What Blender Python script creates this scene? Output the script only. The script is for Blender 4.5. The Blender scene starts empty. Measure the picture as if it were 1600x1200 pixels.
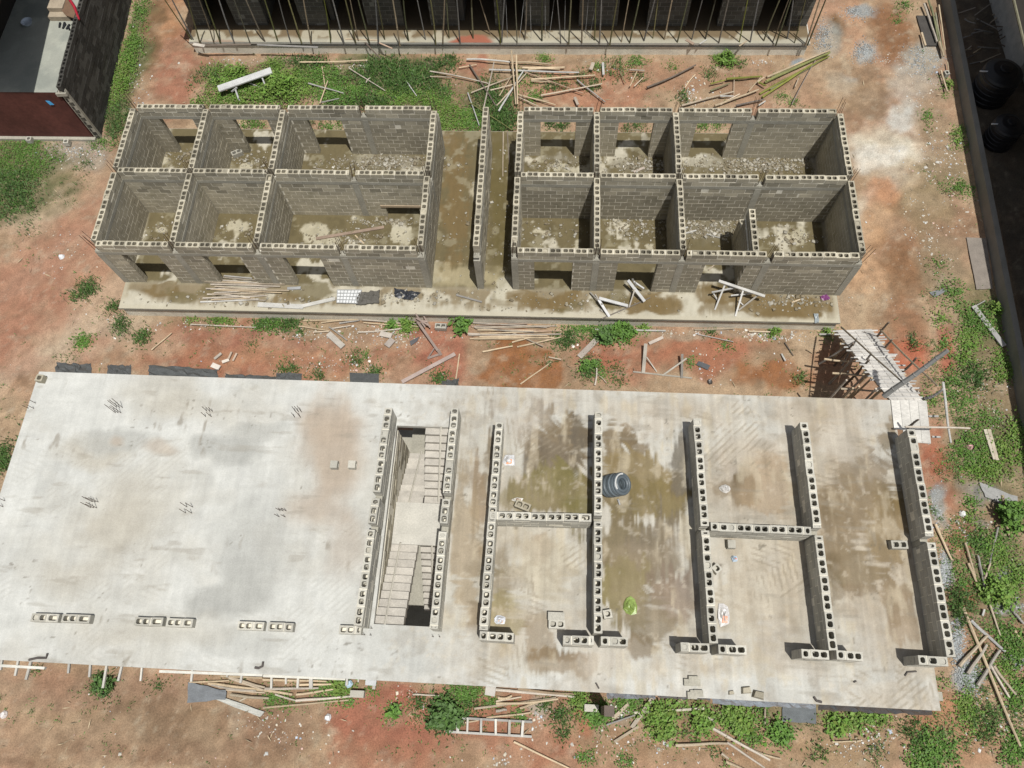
import bpy, math, random
import numpy as np
from mathutils import Vector, Matrix

random.seed(11)
rng = np.random.default_rng(11)
S = bpy.context.scene
COL = bpy.data.collections.new("site")
S.collection.children.link(COL)

# ------------------------------------------------------------------ camera
CX, CY, CZ = 2.64439, -14.78591, 25.65671
FPX = 1175.97                     # focal length in pixels of the 1600 px wide photograph
_a, _r, _w = (math.radians(v) for v in (22.92838, -5.16869, 7.1554))
_F = Vector((0, math.sin(_a), -math.cos(_a)))
_U = Vector((0, math.cos(_a), math.sin(_a)))
_R = Vector((1, 0, 0))
_R2 = math.cos(_r) * _R + math.sin(_r) * _U
_U2 = -math.sin(_r) * _R + math.cos(_r) * _U
_Z = Matrix.Rotation(_w, 3, 'Z')
CF, CR, CU = _Z @ _F, _Z @ _R2, _Z @ _U2
cam_data = bpy.data.cameras.new("camera")
cam_data.sensor_width = 36.0
cam_data.lens = 36.0 * FPX / 1600.0
cam_data.clip_start, cam_data.clip_end = 0.1, 800.0
cam = bpy.data.objects.new("camera", cam_data)
COL.objects.link(cam)
cam.matrix_world = Matrix(((CR.x, CU.x, -CF.x, CX), (CR.y, CU.y, -CF.y, CY), (CR.z, CU.z, -CF.z, CZ), (0, 0, 0, 1)))
S.camera = cam

# ------------------------------------------------------------------ sky, sun, exposure
SUN_DIR = Vector((-0.155, 0.225, -0.9)).normalized()
EXPOSURE = 0.25
world = bpy.data.worlds.new("World")
S.world = world
world.use_nodes = True
wn = world.node_tree.nodes
bgn = wn["Background"]
sky = wn.new("ShaderNodeTexSky")
sky.sky_type = 'NISHITA'
sky.sun_disc = False
sky.sun_elevation = math.radians(73)
sky.sun_rotation = math.radians(145)
sky.air_density, sky.dust_density = 1.0, 2.0
hs = wn.new("ShaderNodeHueSaturation")       # a hazy, whitish tropical sky
hs.inputs["Saturation"].default_value = 0.45
world.node_tree.links.new(sky.outputs[0], hs.inputs["Color"])
world.node_tree.links.new(hs.outputs[0], bgn.inputs[0])
bgn.inputs[1].default_value = 0.075
sun_data = bpy.data.lights.new("sun", 'SUN')
sun_data.energy = 4.2
sun_data.angle = math.radians(0.6)
sun_data.color = (1.0, 0.975, 0.93)
sun = bpy.data.objects.new("sun", sun_data)
COL.objects.link(sun)
sun.rotation_euler = SUN_DIR.to_track_quat('-Z', 'Y').to_euler()
sun.location = (10, -20, 60)
S.view_settings.view_transform = 'Standard'
S.view_settings.look = 'None'
S.view_settings.exposure = EXPOSURE
S.view_settings.gamma = 1.0
S.view_settings.use_curve_mapping = False

# ------------------------------------------------------------------ pixel <-> world helpers (photo pixels, 1600 x 1200)
GZ = -0.75                         # ground level; the floor slab of the upper block is z = 0
ZD = 3.913                         # top of the lower building's deck


def pt(u, v, z):
    d = CF * FPX + CR * (u - 800) - CU * (v - 600)
    t = (z - CZ) / d.z
    return Vector((CX + t * d.x, CY + t * d.y, z))


def pts(u, v, z):
    u, v = np.asarray(u, float), np.asarray(v, float)
    d = [CF[i] * FPX + CR[i] * (u - 800) - CU[i] * (v - 600) for i in range(3)]
    t = (z - CZ) / d[2]
    return CX + t * d[0], CY + t * d[1]


def uv_of(x, y, z):
    dx, dy, dz = x - CX, y - CY, z - CZ
    w = dx * CF.x + dy * CF.y + dz * CF.z
    return (800 + FPX * (dx * CR.x + dy * CR.y + dz * CR.z) / w, 600 - FPX * (dx * CU.x + dy * CU.y + dz * CU.z) / w)


# ------------------------------------------------------------------ noise
def _hash(ix, iy, seed):
    h = (ix.astype(np.int64) * 374761393 + iy.astype(np.int64) * 668265263 + seed * 974634777) & 0x7fffffff
    h = ((h ^ (h >> 13)) * 1274126177) & 0x7fffffff
    return ((h ^ (h >> 16)) & 0xffff) / 65535.0


def vnoise(x, y, seed=0):
    ix, iy = np.floor(x), np.floor(y)
    fx, fy = x - ix, y - iy
    fx, fy = fx * fx * (3 - 2 * fx), fy * fy * (3 - 2 * fy)
    a, b = _hash(ix, iy, seed), _hash(ix + 1, iy, seed)
    c, d = _hash(ix, iy + 1, seed), _hash(ix + 1, iy + 1, seed)
    return (a * (1 - fx) + b * fx) * (1 - fy) + (c * (1 - fx) + d * fx) * fy


def fbm(x, y, scale=1.0, octs=4, seed=0):
    x, y = np.asarray(x) / scale, np.asarray(y) / scale
    s, amp, tot = 0.0, 0.5, 0.0
    for k in range(octs):
        s = s + amp * vnoise(x + 17.3 * k, y - 9.1 * k, seed + k)
        tot += amp
        amp *= 0.5
        x, y = x * 2.03, y * 2.03
    return s / tot


def smooth(e0, e1, x):
    t = np.clip((x - e0) / (e1 - e0), 0, 1)
    return t * t * (3 - 2 * t)


def lin(r, g, b, k=1.82):
    """surface reflectance whose sunlit tone on the site is about this sRGB value"""
    f = lambda c: (c / 255 / 12.92) if c / 255 < 0.04045 else ((c / 255 + 0.055) / 1.055) ** 2.4
    return np.array([f(r) / k, f(g) / k, f(b) / k])


# ------------------------------------------------------------------ materials
def _bsdf(name):
    m = bpy.data.materials.new(name)
    m.use_nodes = True
    nt = m.node_tree
    return m, nt, nt.nodes["Principled BSDF"]


def _noise(nt, coord, scale, detail=4, rough=0.6):
    n = nt.nodes.new("ShaderNodeTexNoise")
    n.inputs["Scale"].default_value = scale
    n.inputs["Detail"].default_value = detail
    n.inputs["Roughness"].default_value = rough
    if coord is not None:
        nt.links.new(coord, n.inputs["Vector"])
    return n.outputs["Fac"]


def _range(nt, fac, lo, hi, a=0.25, b=0.75):
    n = nt.nodes.new("ShaderNodeMapRange")
    n.inputs["From Min"].default_value, n.inputs["From Max"].default_value = a, b
    n.inputs["To Min"].default_value, n.inputs["To Max"].default_value = lo, hi
    nt.links.new(fac, n.inputs["Value"])
    return n.outputs["Result"]


def _mul(nt, a, b):
    n = nt.nodes.new("ShaderNodeMath")
    n.operation = 'MULTIPLY'
    nt.links.new(a, n.inputs[0])
    nt.links.new(b, n.inputs[1])
    return n.outputs[0]


def _scale_col(nt, col, fac):
    n = nt.nodes.new("ShaderNodeVectorMath")
    n.operation = 'SCALE'
    nt.links.new(col, n.inputs[0])
    nt.links.new(fac, n.inputs["Scale"])
    return n.outputs[0]


def material(name, color=(0.5, 0.5, 0.5), rough=0.9, smear=None, source='rgb', var=0.25, nscale=3.0, fine=40.0, fvar=0.15, bump=0.3, bscale=60.0, rnd=0.0, spec=0.25, wet=False, stretch=None):
    """colour from a constant, the object's colour or a colour attribute, varied by coarse and fine noise; optional per-object tint"""
    m, nt, b = _bsdf(name)
    geo = nt.nodes.new("ShaderNodeNewGeometry")
    tc = nt.nodes.new("ShaderNodeTexCoord")
    coord = geo.outputs["Position"]
    if stretch:
        mp = nt.nodes.new("ShaderNodeMapping")
        mp.inputs["Scale"].default_value = stretch
        nt.links.new(tc.outputs["Object"], mp.inputs["Vector"])
        fcoord = mp.outputs[0]
    else:
        fcoord = coord
    if source == 'attr':
        c = nt.nodes.new("ShaderNodeVertexColor")
        c.layer_name = "Col"
        base, alpha = c.outputs["Color"], c.outputs["Alpha"]
    elif source == 'object':
        c = nt.nodes.new("ShaderNodeObjectInfo")
        base = c.outputs["Color"]
    else:
        c = nt.nodes.new("ShaderNodeRGB")
        c.outputs[0].default_value = (*color, 1)
        base = c.outputs[0]
    f = _mul(nt, _range(nt, _noise(nt, coord, nscale), 1 - var, 1 + var), _range(nt, _noise(nt, fcoord, fine, 3), 1 - fvar, 1 + fvar))
    if smear:
        sm = nt.nodes.new("ShaderNodeMix")
        sm.data_type = 'RGBA'
        nt.links.new(_range(nt, _noise(nt, coord, 2.6, 6, 0.72), 0.0, 0.55, 0.56, 0.74), sm.inputs[0])
        nt.links.new(base, sm.inputs[6])
        sm.inputs[7].default_value = (*smear[0], 1)
        s2 = nt.nodes.new("ShaderNodeMix")
        s2.data_type = 'RGBA'
        nt.links.new(_range(nt, _noise(nt, coord, 1.1, 5, 0.7), 0.0, 0.6, 0.56, 0.74), s2.inputs[0])
        nt.links.new(sm.outputs[2], s2.inputs[6])
        s2.inputs[7].default_value = (*smear[1], 1)
        base = s2.outputs[2]
    if rnd:
        oi = nt.nodes.new("ShaderNodeObjectInfo")
        f = _mul(nt, f, _range(nt, oi.outputs["Random"], 1 - rnd, 1 + rnd, 0, 1))
    nt.links.new(_scale_col(nt, base, f), b.inputs["Base Color"])
    b.inputs["Roughness"].default_value = rough
    b.inputs["Specular IOR Level"].default_value = spec
    if wet and source == 'attr':
        nt.links.new(_range(nt, alpha, 0.12, rough, 0, 1), b.inputs["Roughness"])
    if bump:
        bn = nt.nodes.new("ShaderNodeBump")
        bn.inputs["Strength"].default_value = bump
        bn.inputs["Distance"].default_value = 0.02
        nt.links.new(_noise(nt, fcoord, bscale, 4, 0.7), bn.inputs["Height"])
        nt.links.new(bn.outputs[0], b.inputs["Normal"])
    return m


M = {}
M['ground'] = material("soil", source='attr', rough=0.95, var=0.12, nscale=1.3, fine=22, fvar=0.30, bump=0.7, bscale=28, wet=True)
M['slab'] = material("slab_concrete", source='attr', rough=0.88, var=0.05, nscale=1.7, fine=26, fvar=0.10, bump=0.15, bscale=40, wet=True)
M['block'] = material("sandcrete_block", (0.318, 0.288, 0.218), rough=0.95, rnd=0.28, smear=((0.38, 0.355, 0.29), (0.17, 0.155, 0.10)), var=0.20, nscale=1.2, fine=38, fvar=0.22, bump=0.45, bscale=70)
M['block_new'] = material("fresh_block", (0.37, 0.355, 0.305), rough=0.95, rnd=0.16, smear=((0.46, 0.44, 0.385), (0.27, 0.25, 0.20)), var=0.15, nscale=1.2, fine=38, fvar=0.2, bump=0.45, bscale=70)
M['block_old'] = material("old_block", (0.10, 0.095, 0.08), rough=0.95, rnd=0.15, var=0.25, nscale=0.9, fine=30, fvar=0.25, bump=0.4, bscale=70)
M['mortar'] = material("mortar", (0.62, 0.585, 0.49), rough=0.97, var=0.2, nscale=1.5, fine=30, fvar=0.2, bump=0.5, bscale=60)
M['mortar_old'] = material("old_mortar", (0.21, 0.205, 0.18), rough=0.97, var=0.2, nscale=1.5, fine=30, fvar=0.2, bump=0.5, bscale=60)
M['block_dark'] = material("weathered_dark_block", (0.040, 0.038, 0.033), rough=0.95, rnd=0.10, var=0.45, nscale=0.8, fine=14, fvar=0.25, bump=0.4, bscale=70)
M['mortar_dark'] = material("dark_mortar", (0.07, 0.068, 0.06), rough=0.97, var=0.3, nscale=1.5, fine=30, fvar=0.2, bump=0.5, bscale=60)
M['concrete'] = material("cast_concrete", (0.30, 0.285, 0.235), rough=0.92, var=0.22, nscale=1.1, fine=20, fvar=0.18, bump=0.35, bscale=40)
M['concrete_pale'] = material("pale_concrete", (0.41, 0.395, 0.35), rough=0.92, var=0.15, nscale=1.5, fine=20, fvar=0.15, bump=0.35, bscale=40)
M['rebar'] = material("rusty_rebar", (0.075, 0.045, 0.03), rough=0.8, var=0.3, bump=0.0)
M['pole'] = material("bamboo_skin", source='object', rough=0.62, var=0.22, nscale=2.5, fine=30, fvar=0.2, bump=0.15, rnd=0.12)
M['timber'] = material("sawn_timber", source='object', rough=0.85, var=0.2, nscale=2.0, fine=12, fvar=0.28, bump=0.3, rnd=0.1, stretch=(1, 8, 8))
M['plain'] = material("plain_surface", source='object', rough=0.7, var=0.18, nscale=3, fine=25, fvar=0.15, bump=0.2)
M['plastic'] = material("thin_plastic", source='object', rough=0.35, var=0.2, nscale=6, fine=30, fvar=0.25, bump=0.6, bscale=14, spec=0.5)
M['pipe'] = material("coiled_pipe", source='object', rough=0.4, var=0.12, nscale=6, fine=30, fvar=0.15, bump=0.2, spec=0.5)
M['leaf'] = material("foliage", source='attr', rough=0.6, var=0.15, nscale=1.0, fine=10, fvar=0.1, bump=0.0)
M['bits'] = material("loose_bits", source='attr', rough=0.85, var=0.1, bump=0.0)
M['maroon'] = material("maroon_paint", (0.085, 0.030, 0.024), rough=0.75, var=0.35, nscale=0.9, fine=8, fvar=0.2, bump=0.2)
M['roofing'] = material("dark_roof_sheet", (0.022, 0.018, 0.014), rough=0.8, var=0.3, nscale=1.0, bump=0.2)
M['plaster'] = material("grey_plaster", (0.20, 0.195, 0.175), rough=0.9, var=0.2, nscale=0.8, bump=0.2)
M['tank'] = material("black_tank_plastic", (0.012, 0.012, 0.013), rough=0.45, var=0.1, bump=0.0, spec=0.4)


# ------------------------------------------------------------------ mesh and object builders
class MB:
    """collects boxes and prisms into one mesh"""
    def __init__(s):
        s.v, s.f = [], []

    def add(s, vs, fs):
        n = len(s.v)
        s.v += [tuple(p) for p in vs]
        s.f += [tuple(i + n for i in f) for f in fs]

    def box(s, x0, x1, y0, y1, z0, z1):
        s.add([(x0, y0, z0), (x1, y0, z0), (x1, y1, z0), (x0, y1, z0), (x0, y0, z1), (x1, y0, z1), (x1, y1, z1), (x0, y1, z1)],
              [(0, 3, 2, 1), (4, 5, 6, 7), (0, 1, 5, 4), (1, 2, 6, 5), (2, 3, 7, 6), (3, 0, 4, 7)])

    def tube(s, path, radii, n=8, cap=True):
        path = [Vector(p) for p in path]
        rings = []
        for i, p in enumerate(path):
            d = (path[min(i + 1, len(path) - 1)] - path[max(i - 1, 0)]).normalized()
            q = d.to_track_quat('Z', 'Y')
            r = radii[i] if hasattr(radii, '__len__') else radii
            rings.append([p + q @ Vector((r * math.cos(2 * math.pi * k / n), r * math.sin(2 * math.pi * k / n), 0)) for k in range(n)])
        vs = [v for r in rings for v in r]
        fs = [(i * n + k, i * n + (k + 1) % n, (i + 1) * n + (k + 1) % n, (i + 1) * n + k) for i in range(len(path) - 1) for k in range(n)]
        if cap:
            fs += [tuple(range(n - 1, -1, -1)), tuple((len(path) - 1) * n + k for k in range(n))]
        s.add(vs, fs)

    def lathe(s, prof, n=24, center=(0, 0)):
        vs = [(center[0] + r * math.cos(2 * math.pi * k / n), center[1] + r * math.sin(2 * math.pi * k / n), z) for r, z in prof for k in range(n)]
        fs = [(i * n + k, i * n + (k + 1) % n, (i + 1) * n + (k + 1) % n, (i + 1) * n + k) for i in range(len(prof) - 1) for k in range(n)]
        fs += [tuple((len(prof) - 1) * n + k for k in range(n))]
        s.add(vs, fs)

    def mesh(s, name, mat):
        me = bpy.data.meshes.new(name)
        me.from_pydata(s.v, [], s.f)
        if mat is not None:
            me.materials.append(mat)
        return me


def link(name, me, parent=None, loc=(0, 0, 0), rotz=0.0):
    o = bpy.data.objects.new(name, me)
    COL.objects.link(o)
    o.location = loc
    o.rotation_euler = (0, 0, rotz)
    if parent is not None:
        o.parent = parent
    return o


def tag(o, label=None, cat=None, group=None, kind=None):
    for k, v in (('label', label), ('category', cat), ('group', group), ('kind', kind)):
        if v:
            o[k] = v
    return o


def thing(name, label, cat, loc=(0, 0, 0), rotz=0.0, group=None):
    return tag(link(name, None, None, loc, rotz), label, cat, group)


def np_mesh(name, V, Fq, mat, cols=None, smooth_shade=False):
    V, Fq = np.asarray(V, np.float32), np.asarray(Fq, np.int32)
    me = bpy.data.meshes.new(name)
    n, k = Fq.shape
    me.vertices.add(len(V))
    me.vertices.foreach_set("co", V.ravel())
    me.loops.add(n * k)
    me.loops.foreach_set("vertex_index", Fq.ravel())
    me.polygons.add(n)
    me.polygons.foreach_set("loop_start", np.arange(n, dtype=np.int32) * k)
    me.polygons.foreach_set("loop_total", np.full(n, k, np.int32))
    if smooth_shade:
        me.polygons.foreach_set("use_smooth", np.ones(n, bool))
    me.update(calc_edges=True)
    if cols is not None:
        at = me.color_attributes.new("Col", 'FLOAT_COLOR', 'POINT')
        at.data.foreach_set("color", np.asarray(cols, np.float32).ravel())
    me.materials.append(mat)
    return me


def grid_sheet(name, xs, ys, zfun, colfun, mat, keep=None, rot=None):
    X, Y = np.meshgrid(xs, ys)
    Xw, Yw = (X, Y) if rot is None else rot(X, Y)
    Z = zfun(Xw, Yw)
    C = colfun(Xw, Yw)
    nx, ny = len(xs), len(ys)
    i = (np.arange(ny - 1)[:, None] * nx + np.arange(nx - 1)[None, :])
    if keep is not None:
        i = i[keep((X[:-1, :-1] + X[1:, 1:]) / 2, (Y[:-1, :-1] + Y[1:, 1:]) / 2)]
    i = i.ravel()
    F = np.stack([i, i + 1, i + nx + 1, i + nx], 1)
    return np_mesh(name, np.stack([Xw.ravel(), Yw.ravel(), Z.ravel()], 1), F, mat, C.reshape(-1, 4), True)


class Paint:
    """colour field of a soil or slab: lays stains, and in one place painted shade, over a base tone"""
    def __init__(s, X, Y, z, base, warp=0.5, wscale=0.9, seed=0):
        s.X, s.Y = X, Y
        w1, w2 = fbm(X, Y, wscale, 4, seed + 50) - 0.5, fbm(X, Y, wscale, 4, seed + 70) - 0.5
        k = warp * 2
        s.U, s.V = uv_of(X + w1 * k, Y + w2 * k, z)
        s.C = np.zeros(X.shape + (3,)) + np.asarray(base)
        s.A = np.ones(X.shape)
        s.seed = seed

    def mix(s, m, col):
        s.C = s.C * (1 - m[..., None]) + np.asarray(col) * m[..., None]

    def blob(s, u, v, ru, rv, col, k=1.0, soft=0.5, rot=0.0, wet=0.0, rag=None, tide=0.0):
        du, dv = s.U - u, s.V - v
        if rot:
            c, q = math.cos(math.radians(rot)), math.sin(math.radians(rot))
            du, dv = c * du + q * dv, -q * du + c * dv
        d = np.sqrt((du / ru) ** 2 + (dv / rv) ** 2)
        if rag is not None:
            d = d + rag
        m = smooth(1 + soft * 0.6, 1 - soft, d) * k
        s.mix(m, col)
        if tide:
            s.mix(np.exp(-((d - 1.02) / .10) ** 2) * tide * k, np.asarray(col) * .72)
        if wet:
            s.A = np.minimum(s.A, 1 - m * wet)

    def rgba(s):
        return np.concatenate([np.clip(s.C, 0.004, 0.9), s.A[..., None]], -1)


# block meshes are shared by length and by kind
_blocks, _raw = {}, {}


def block_mesh(L, T, H, mat, holes):
    key = (round(L, 2), T, H, mat.name, holes)
    if key in _blocks:
        return _blocks[key]
    L = key[0]
    mb = MB()
    t = T / 2
    if not holes:
        mb.box(0, L, -t, t, 0, H)
    else:
        n = 2 if L > 0.36 else 1
        wb, wf = 0.045, 0.042
        hw = (L - wb * (n + 1)) / n
        xs = [0]
        for k in range(n):
            xs += [wb + k * (hw + wb), wb + k * (hw + wb) + hw]
        xs += [L]
        y0, y1 = -t + wf, t - wf
        V = [(0, -t, 0), (L, -t, 0), (L, t, 0), (0, t, 0), (0, -t, H), (L, -t, H), (L, t, H), (0, t, H)]
        Fc = [(0, 1, 5, 4), (1, 2, 6, 5), (2, 3, 7, 6), (3, 0, 4, 7)]
        c = 0.02

        def q(*p):
            b = len(V)
            V.extend(p)
            Fc.append(tuple(range(b, b + len(p))))
        q((0, -t, H), (L, -t, H), (L, y0, H), (0, y0, H))
        q((0, y1, H), (L, y1, H), (L, t, H), (0, t, H))
        for k in range(n + 1):
            a, b2 = xs[2 * k], xs[2 * k + 1]
            q((a, y0, H), (b2, y0, H), (b2, y1, H), (a, y1, H))
        for k in range(n):
            a, b2 = xs[2 * k + 1], xs[2 * k + 2]
            q((a, y0, H), (b2, y0, H), (b2, y0, 0), (a, y0, 0))
            q((b2, y0, H), (b2, y1, H), (b2, y1, 0), (b2, y0, 0))
            q((b2, y1, H), (a, y1, H), (a, y1, 0), (b2, y1, 0))
            q((a, y1, H), (a, y0, H), (a, y0, 0), (a, y1, 0))
            # small corner chamfers keep the cores rounded
            for (px, py, sx, sy) in ((a, y0, 1, 1), (b2, y0, -1, 1), (b2, y1, -1, -1), (a, y1, 1, -1)):
                tri = [(px, py, H), (px + sx * c * 1.6, py, H), (px, py + sy * c * 1.6, H)]
                q(*(tri if sx * sy > 0 else tri[::-1]))
        mb.add(V, Fc)
        _raw[(L, T, H)] = (V, Fc)
    me = mb.mesh("block", mat)
    _blocks[key] = me
    return me


def cut(a, b, holes):
    segs = [(a, b)]
    for h0, h1 in holes:
        out = []
        for s0, s1 in segs:
            if h1 <= s0 or h0 >= s1:
                out.append((s0, s1))
            else:
                if h0 > s0:
                    out.append((s0, h0))
                if h1 < s1:
                    out.append((h1, s1))
        segs = out
    return segs


CP, BH, JT = 0.225, 0.204, 0.022      # course height, block height, joint
BL = 0.46 - JT                       # block length


class Walls:
    """gathers the block positions of one thing, so that the largest 300 become parts and the rest one joined part"""
    def __init__(s, root, mat, mortar, direct=False):
        s.root, s.mat, s.mortar, s.blocks, s.direct = root, mat, mortar, [], direct

    def wall(s, x0, y0, x1, y1, zs, T=0.225, holes=(), gaps=(), beam=None, name="wall", top_holes=True, jit=0.004):
        """zs: the course bottoms; holes: (s0, s1, z0, z1); gaps: (s0, s1) open through the courses above the beam"""
        parent = s.root
        L = math.hypot(x1 - x0, y1 - y0)
        rot = math.atan2(y1 - y0, x1 - x0)
        loc = (x0 - parent.location.x, y0 - parent.location.y, 0)
        if s.direct:
            loc, rot = (0, 0, 0), 0.0
        mb = MB()
        tc = T / 2 - 0.004
        mine = []
        for k, z in enumerate(zs):
            top = k == len(zs) - 1
            hs = [(h[0], h[1]) for h in holes if h[2] < z + 0.1 and h[3] > z + 0.1]
            if gaps and (beam is None or z > beam[1] - 0.01):
                hs += list(gaps)
            off = -(k % 2) * 0.23
            for a, b in cut(0, L, hs):
                if b - a < 0.05:
                    continue
                p = a - ((a - off) % 0.46)
                while p < b - 0.02:
                    q0, q1 = max(p, a), min(p + BL, b)
                    if q1 - q0 > 0.07:
                        if 0 < b - q1 < 0.09:
                            q1 = b
                        mine.append((rot, q0, q1 - q0, z, T, (2 if top else 1) if k >= len(zs) - 2 and top_holes else 0, jit))
                    p += 0.46
                if k < len(zs) - 2 or not top_holes:
                    mb.box(a + 0.006, b - 0.006, -tc, tc, z - 0.005, z + CP - 0.0065)
                else:
                    p = a - ((a - off) % 0.46)
                    while p < b - 0.02:
                        e = p + BL
                        if a < e < b - 0.09:
                            mb.box(e - 0.002, e + JT + 0.002, -tc, tc, z - 0.005, z + BH - 0.008)
                        p += 0.46
                    # bed mortar only under the shells of hollow blocks
                    for ya, yb in ((-tc, -tc + 0.04), (tc - 0.04, tc)):
                        mb.box(a + 0.008, b - 0.008, ya, yb, z + BH - 0.008 if not top else z - 0.006, z + CP - 0.003 if not top else z + 0.01)
                    if len(zs) == 1 or k == len(zs) - 2:
                        mb.box(a + 0.008, b - 0.008, -tc + 0.045, tc - 0.045, z - 0.012, z + 0.02)
        w = link(name, mb.mesh(name, s.mortar), parent, loc, rot)
        if beam:
            bb = MB()
            for a, b in cut(0, L, [(h[0], h[1]) for h in holes if h[2] < beam[0] + 0.05 and h[3] > beam[0] + 0.05]):
                bb.box(a, b, -T / 2 - 0.006, T / 2 + 0.006, beam[0], beam[1] - 0.004)
            link("ring_beam", bb.mesh("ring_beam", M['concrete']), parent, loc, rot)
        s.blocks += [(parent if s.direct else w,) + m for m in mine]
        return w

    def finish(s, limit=300):
        def score(b):
            par, rot, q, L, z, T, top, jit = b
            front = abs(math.sin(rot)) < 0.5
            return (3.0 if top == 2 else (1.0 if front else 0.35)) * L + 0.02 * z
        order = sorted(s.blocks, key=score, reverse=True)
        rest, fill = {}, {}
        for i, (w, rot, q, L, z, T, top, jit) in enumerate(order):
            if top == 2 and random.random() < .11 and L > .17:
                n = 2 if L > .36 else 1
                hw = (L - .045 * (n + 1)) / n
                hx = .045 + random.randrange(n) * (hw + .045)
                dz = random.choice((.0, .02, .05, .09))
                fill.setdefault(w.name, (w, MB()))[1].box(q + hx + .001, q + hx + hw - .001, -T / 2 + .043, T / 2 - .043, z + BH - dz - .03, z + BH - dz - .006)
            if i < limit or top == 2:
                o = link("block", block_mesh(L, T, BH, s.mat, top > 0), w, (q, random.uniform(-jit, jit) * (2.2 if top == 2 else 1), z + (random.uniform(-.004, .010) if top == 2 else 0)), random.uniform(-1, 1) * jit * (3.5 if top == 2 else 1))
            else:
                mb = rest.setdefault(w.name, (w, MB()))[1]
                j = random.uniform(-jit, jit)
                if top:
                    block_mesh(L, T, BH, s.mat, True)
                    V, Fc = _raw[(round(L, 2), T, BH)]
                    mb.add([(x + q, y + j, zz_ + z) for x, y, zz_ in V], Fc)
                else:
                    mb.box(q, q + L, -T / 2 + j, T / 2 + j, z, z + BH)
        for w, mb in rest.values():
            tag(link("blockwork", mb.mesh("blockwork", s.mat), w), kind='stuff')
        for w, mb in fill.values():
            tag(link("mortar_fill", mb.mesh("mortar_fill", s.mat), w), kind='stuff')


def rods(parent, x, y, z, h, n=4, spread=0.07, lean=0.05, r=0.009):
    """starter bars: thin rods standing out of a column head"""
    key = "rod"
    if key not in _blocks:
        mb = MB()
        mb.tube([(0, 0, 0), (0, 0, 1)], 1.0, 5)
        _blocks[key] = mb.mesh("rebar", M['rebar'])
    offs = [(-1, -1), (1, -1), (1, 1), (-1, 1), (0, 1), (0, -1)][:n]
    lx, ly = random.uniform(-lean, lean), random.uniform(-lean, lean)
    for ox, oy in offs:
        o = link("rebar", _blocks[key], parent, (x + ox * spread, y + oy * spread, z))
        hh = h * random.uniform(0.8, 1.08)
        d = Vector((lx + random.uniform(-0.03, 0.03), ly + random.uniform(-0.03, 0.03), 1)).normalized()
        o.rotation_euler = d.to_track_quat('Z', 'Y').to_euler()
        o.scale = (r, r, hh)


# ------------------------------------------------------------------ the ground
RED, PINKRED, TAN = lin(174, 122, 98), lin(186, 144, 118), lin(188, 162, 132)
PALE, GRAVEL, BROWN = lin(206, 196, 172), lin(164, 170, 170), lin(150, 122, 95)
OLIVE, PUDDLE, DARK = lin(138, 126, 96), lin(158, 108, 68), lin(118, 100, 78)
GRASSY = lin(104, 108, 70)


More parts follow.
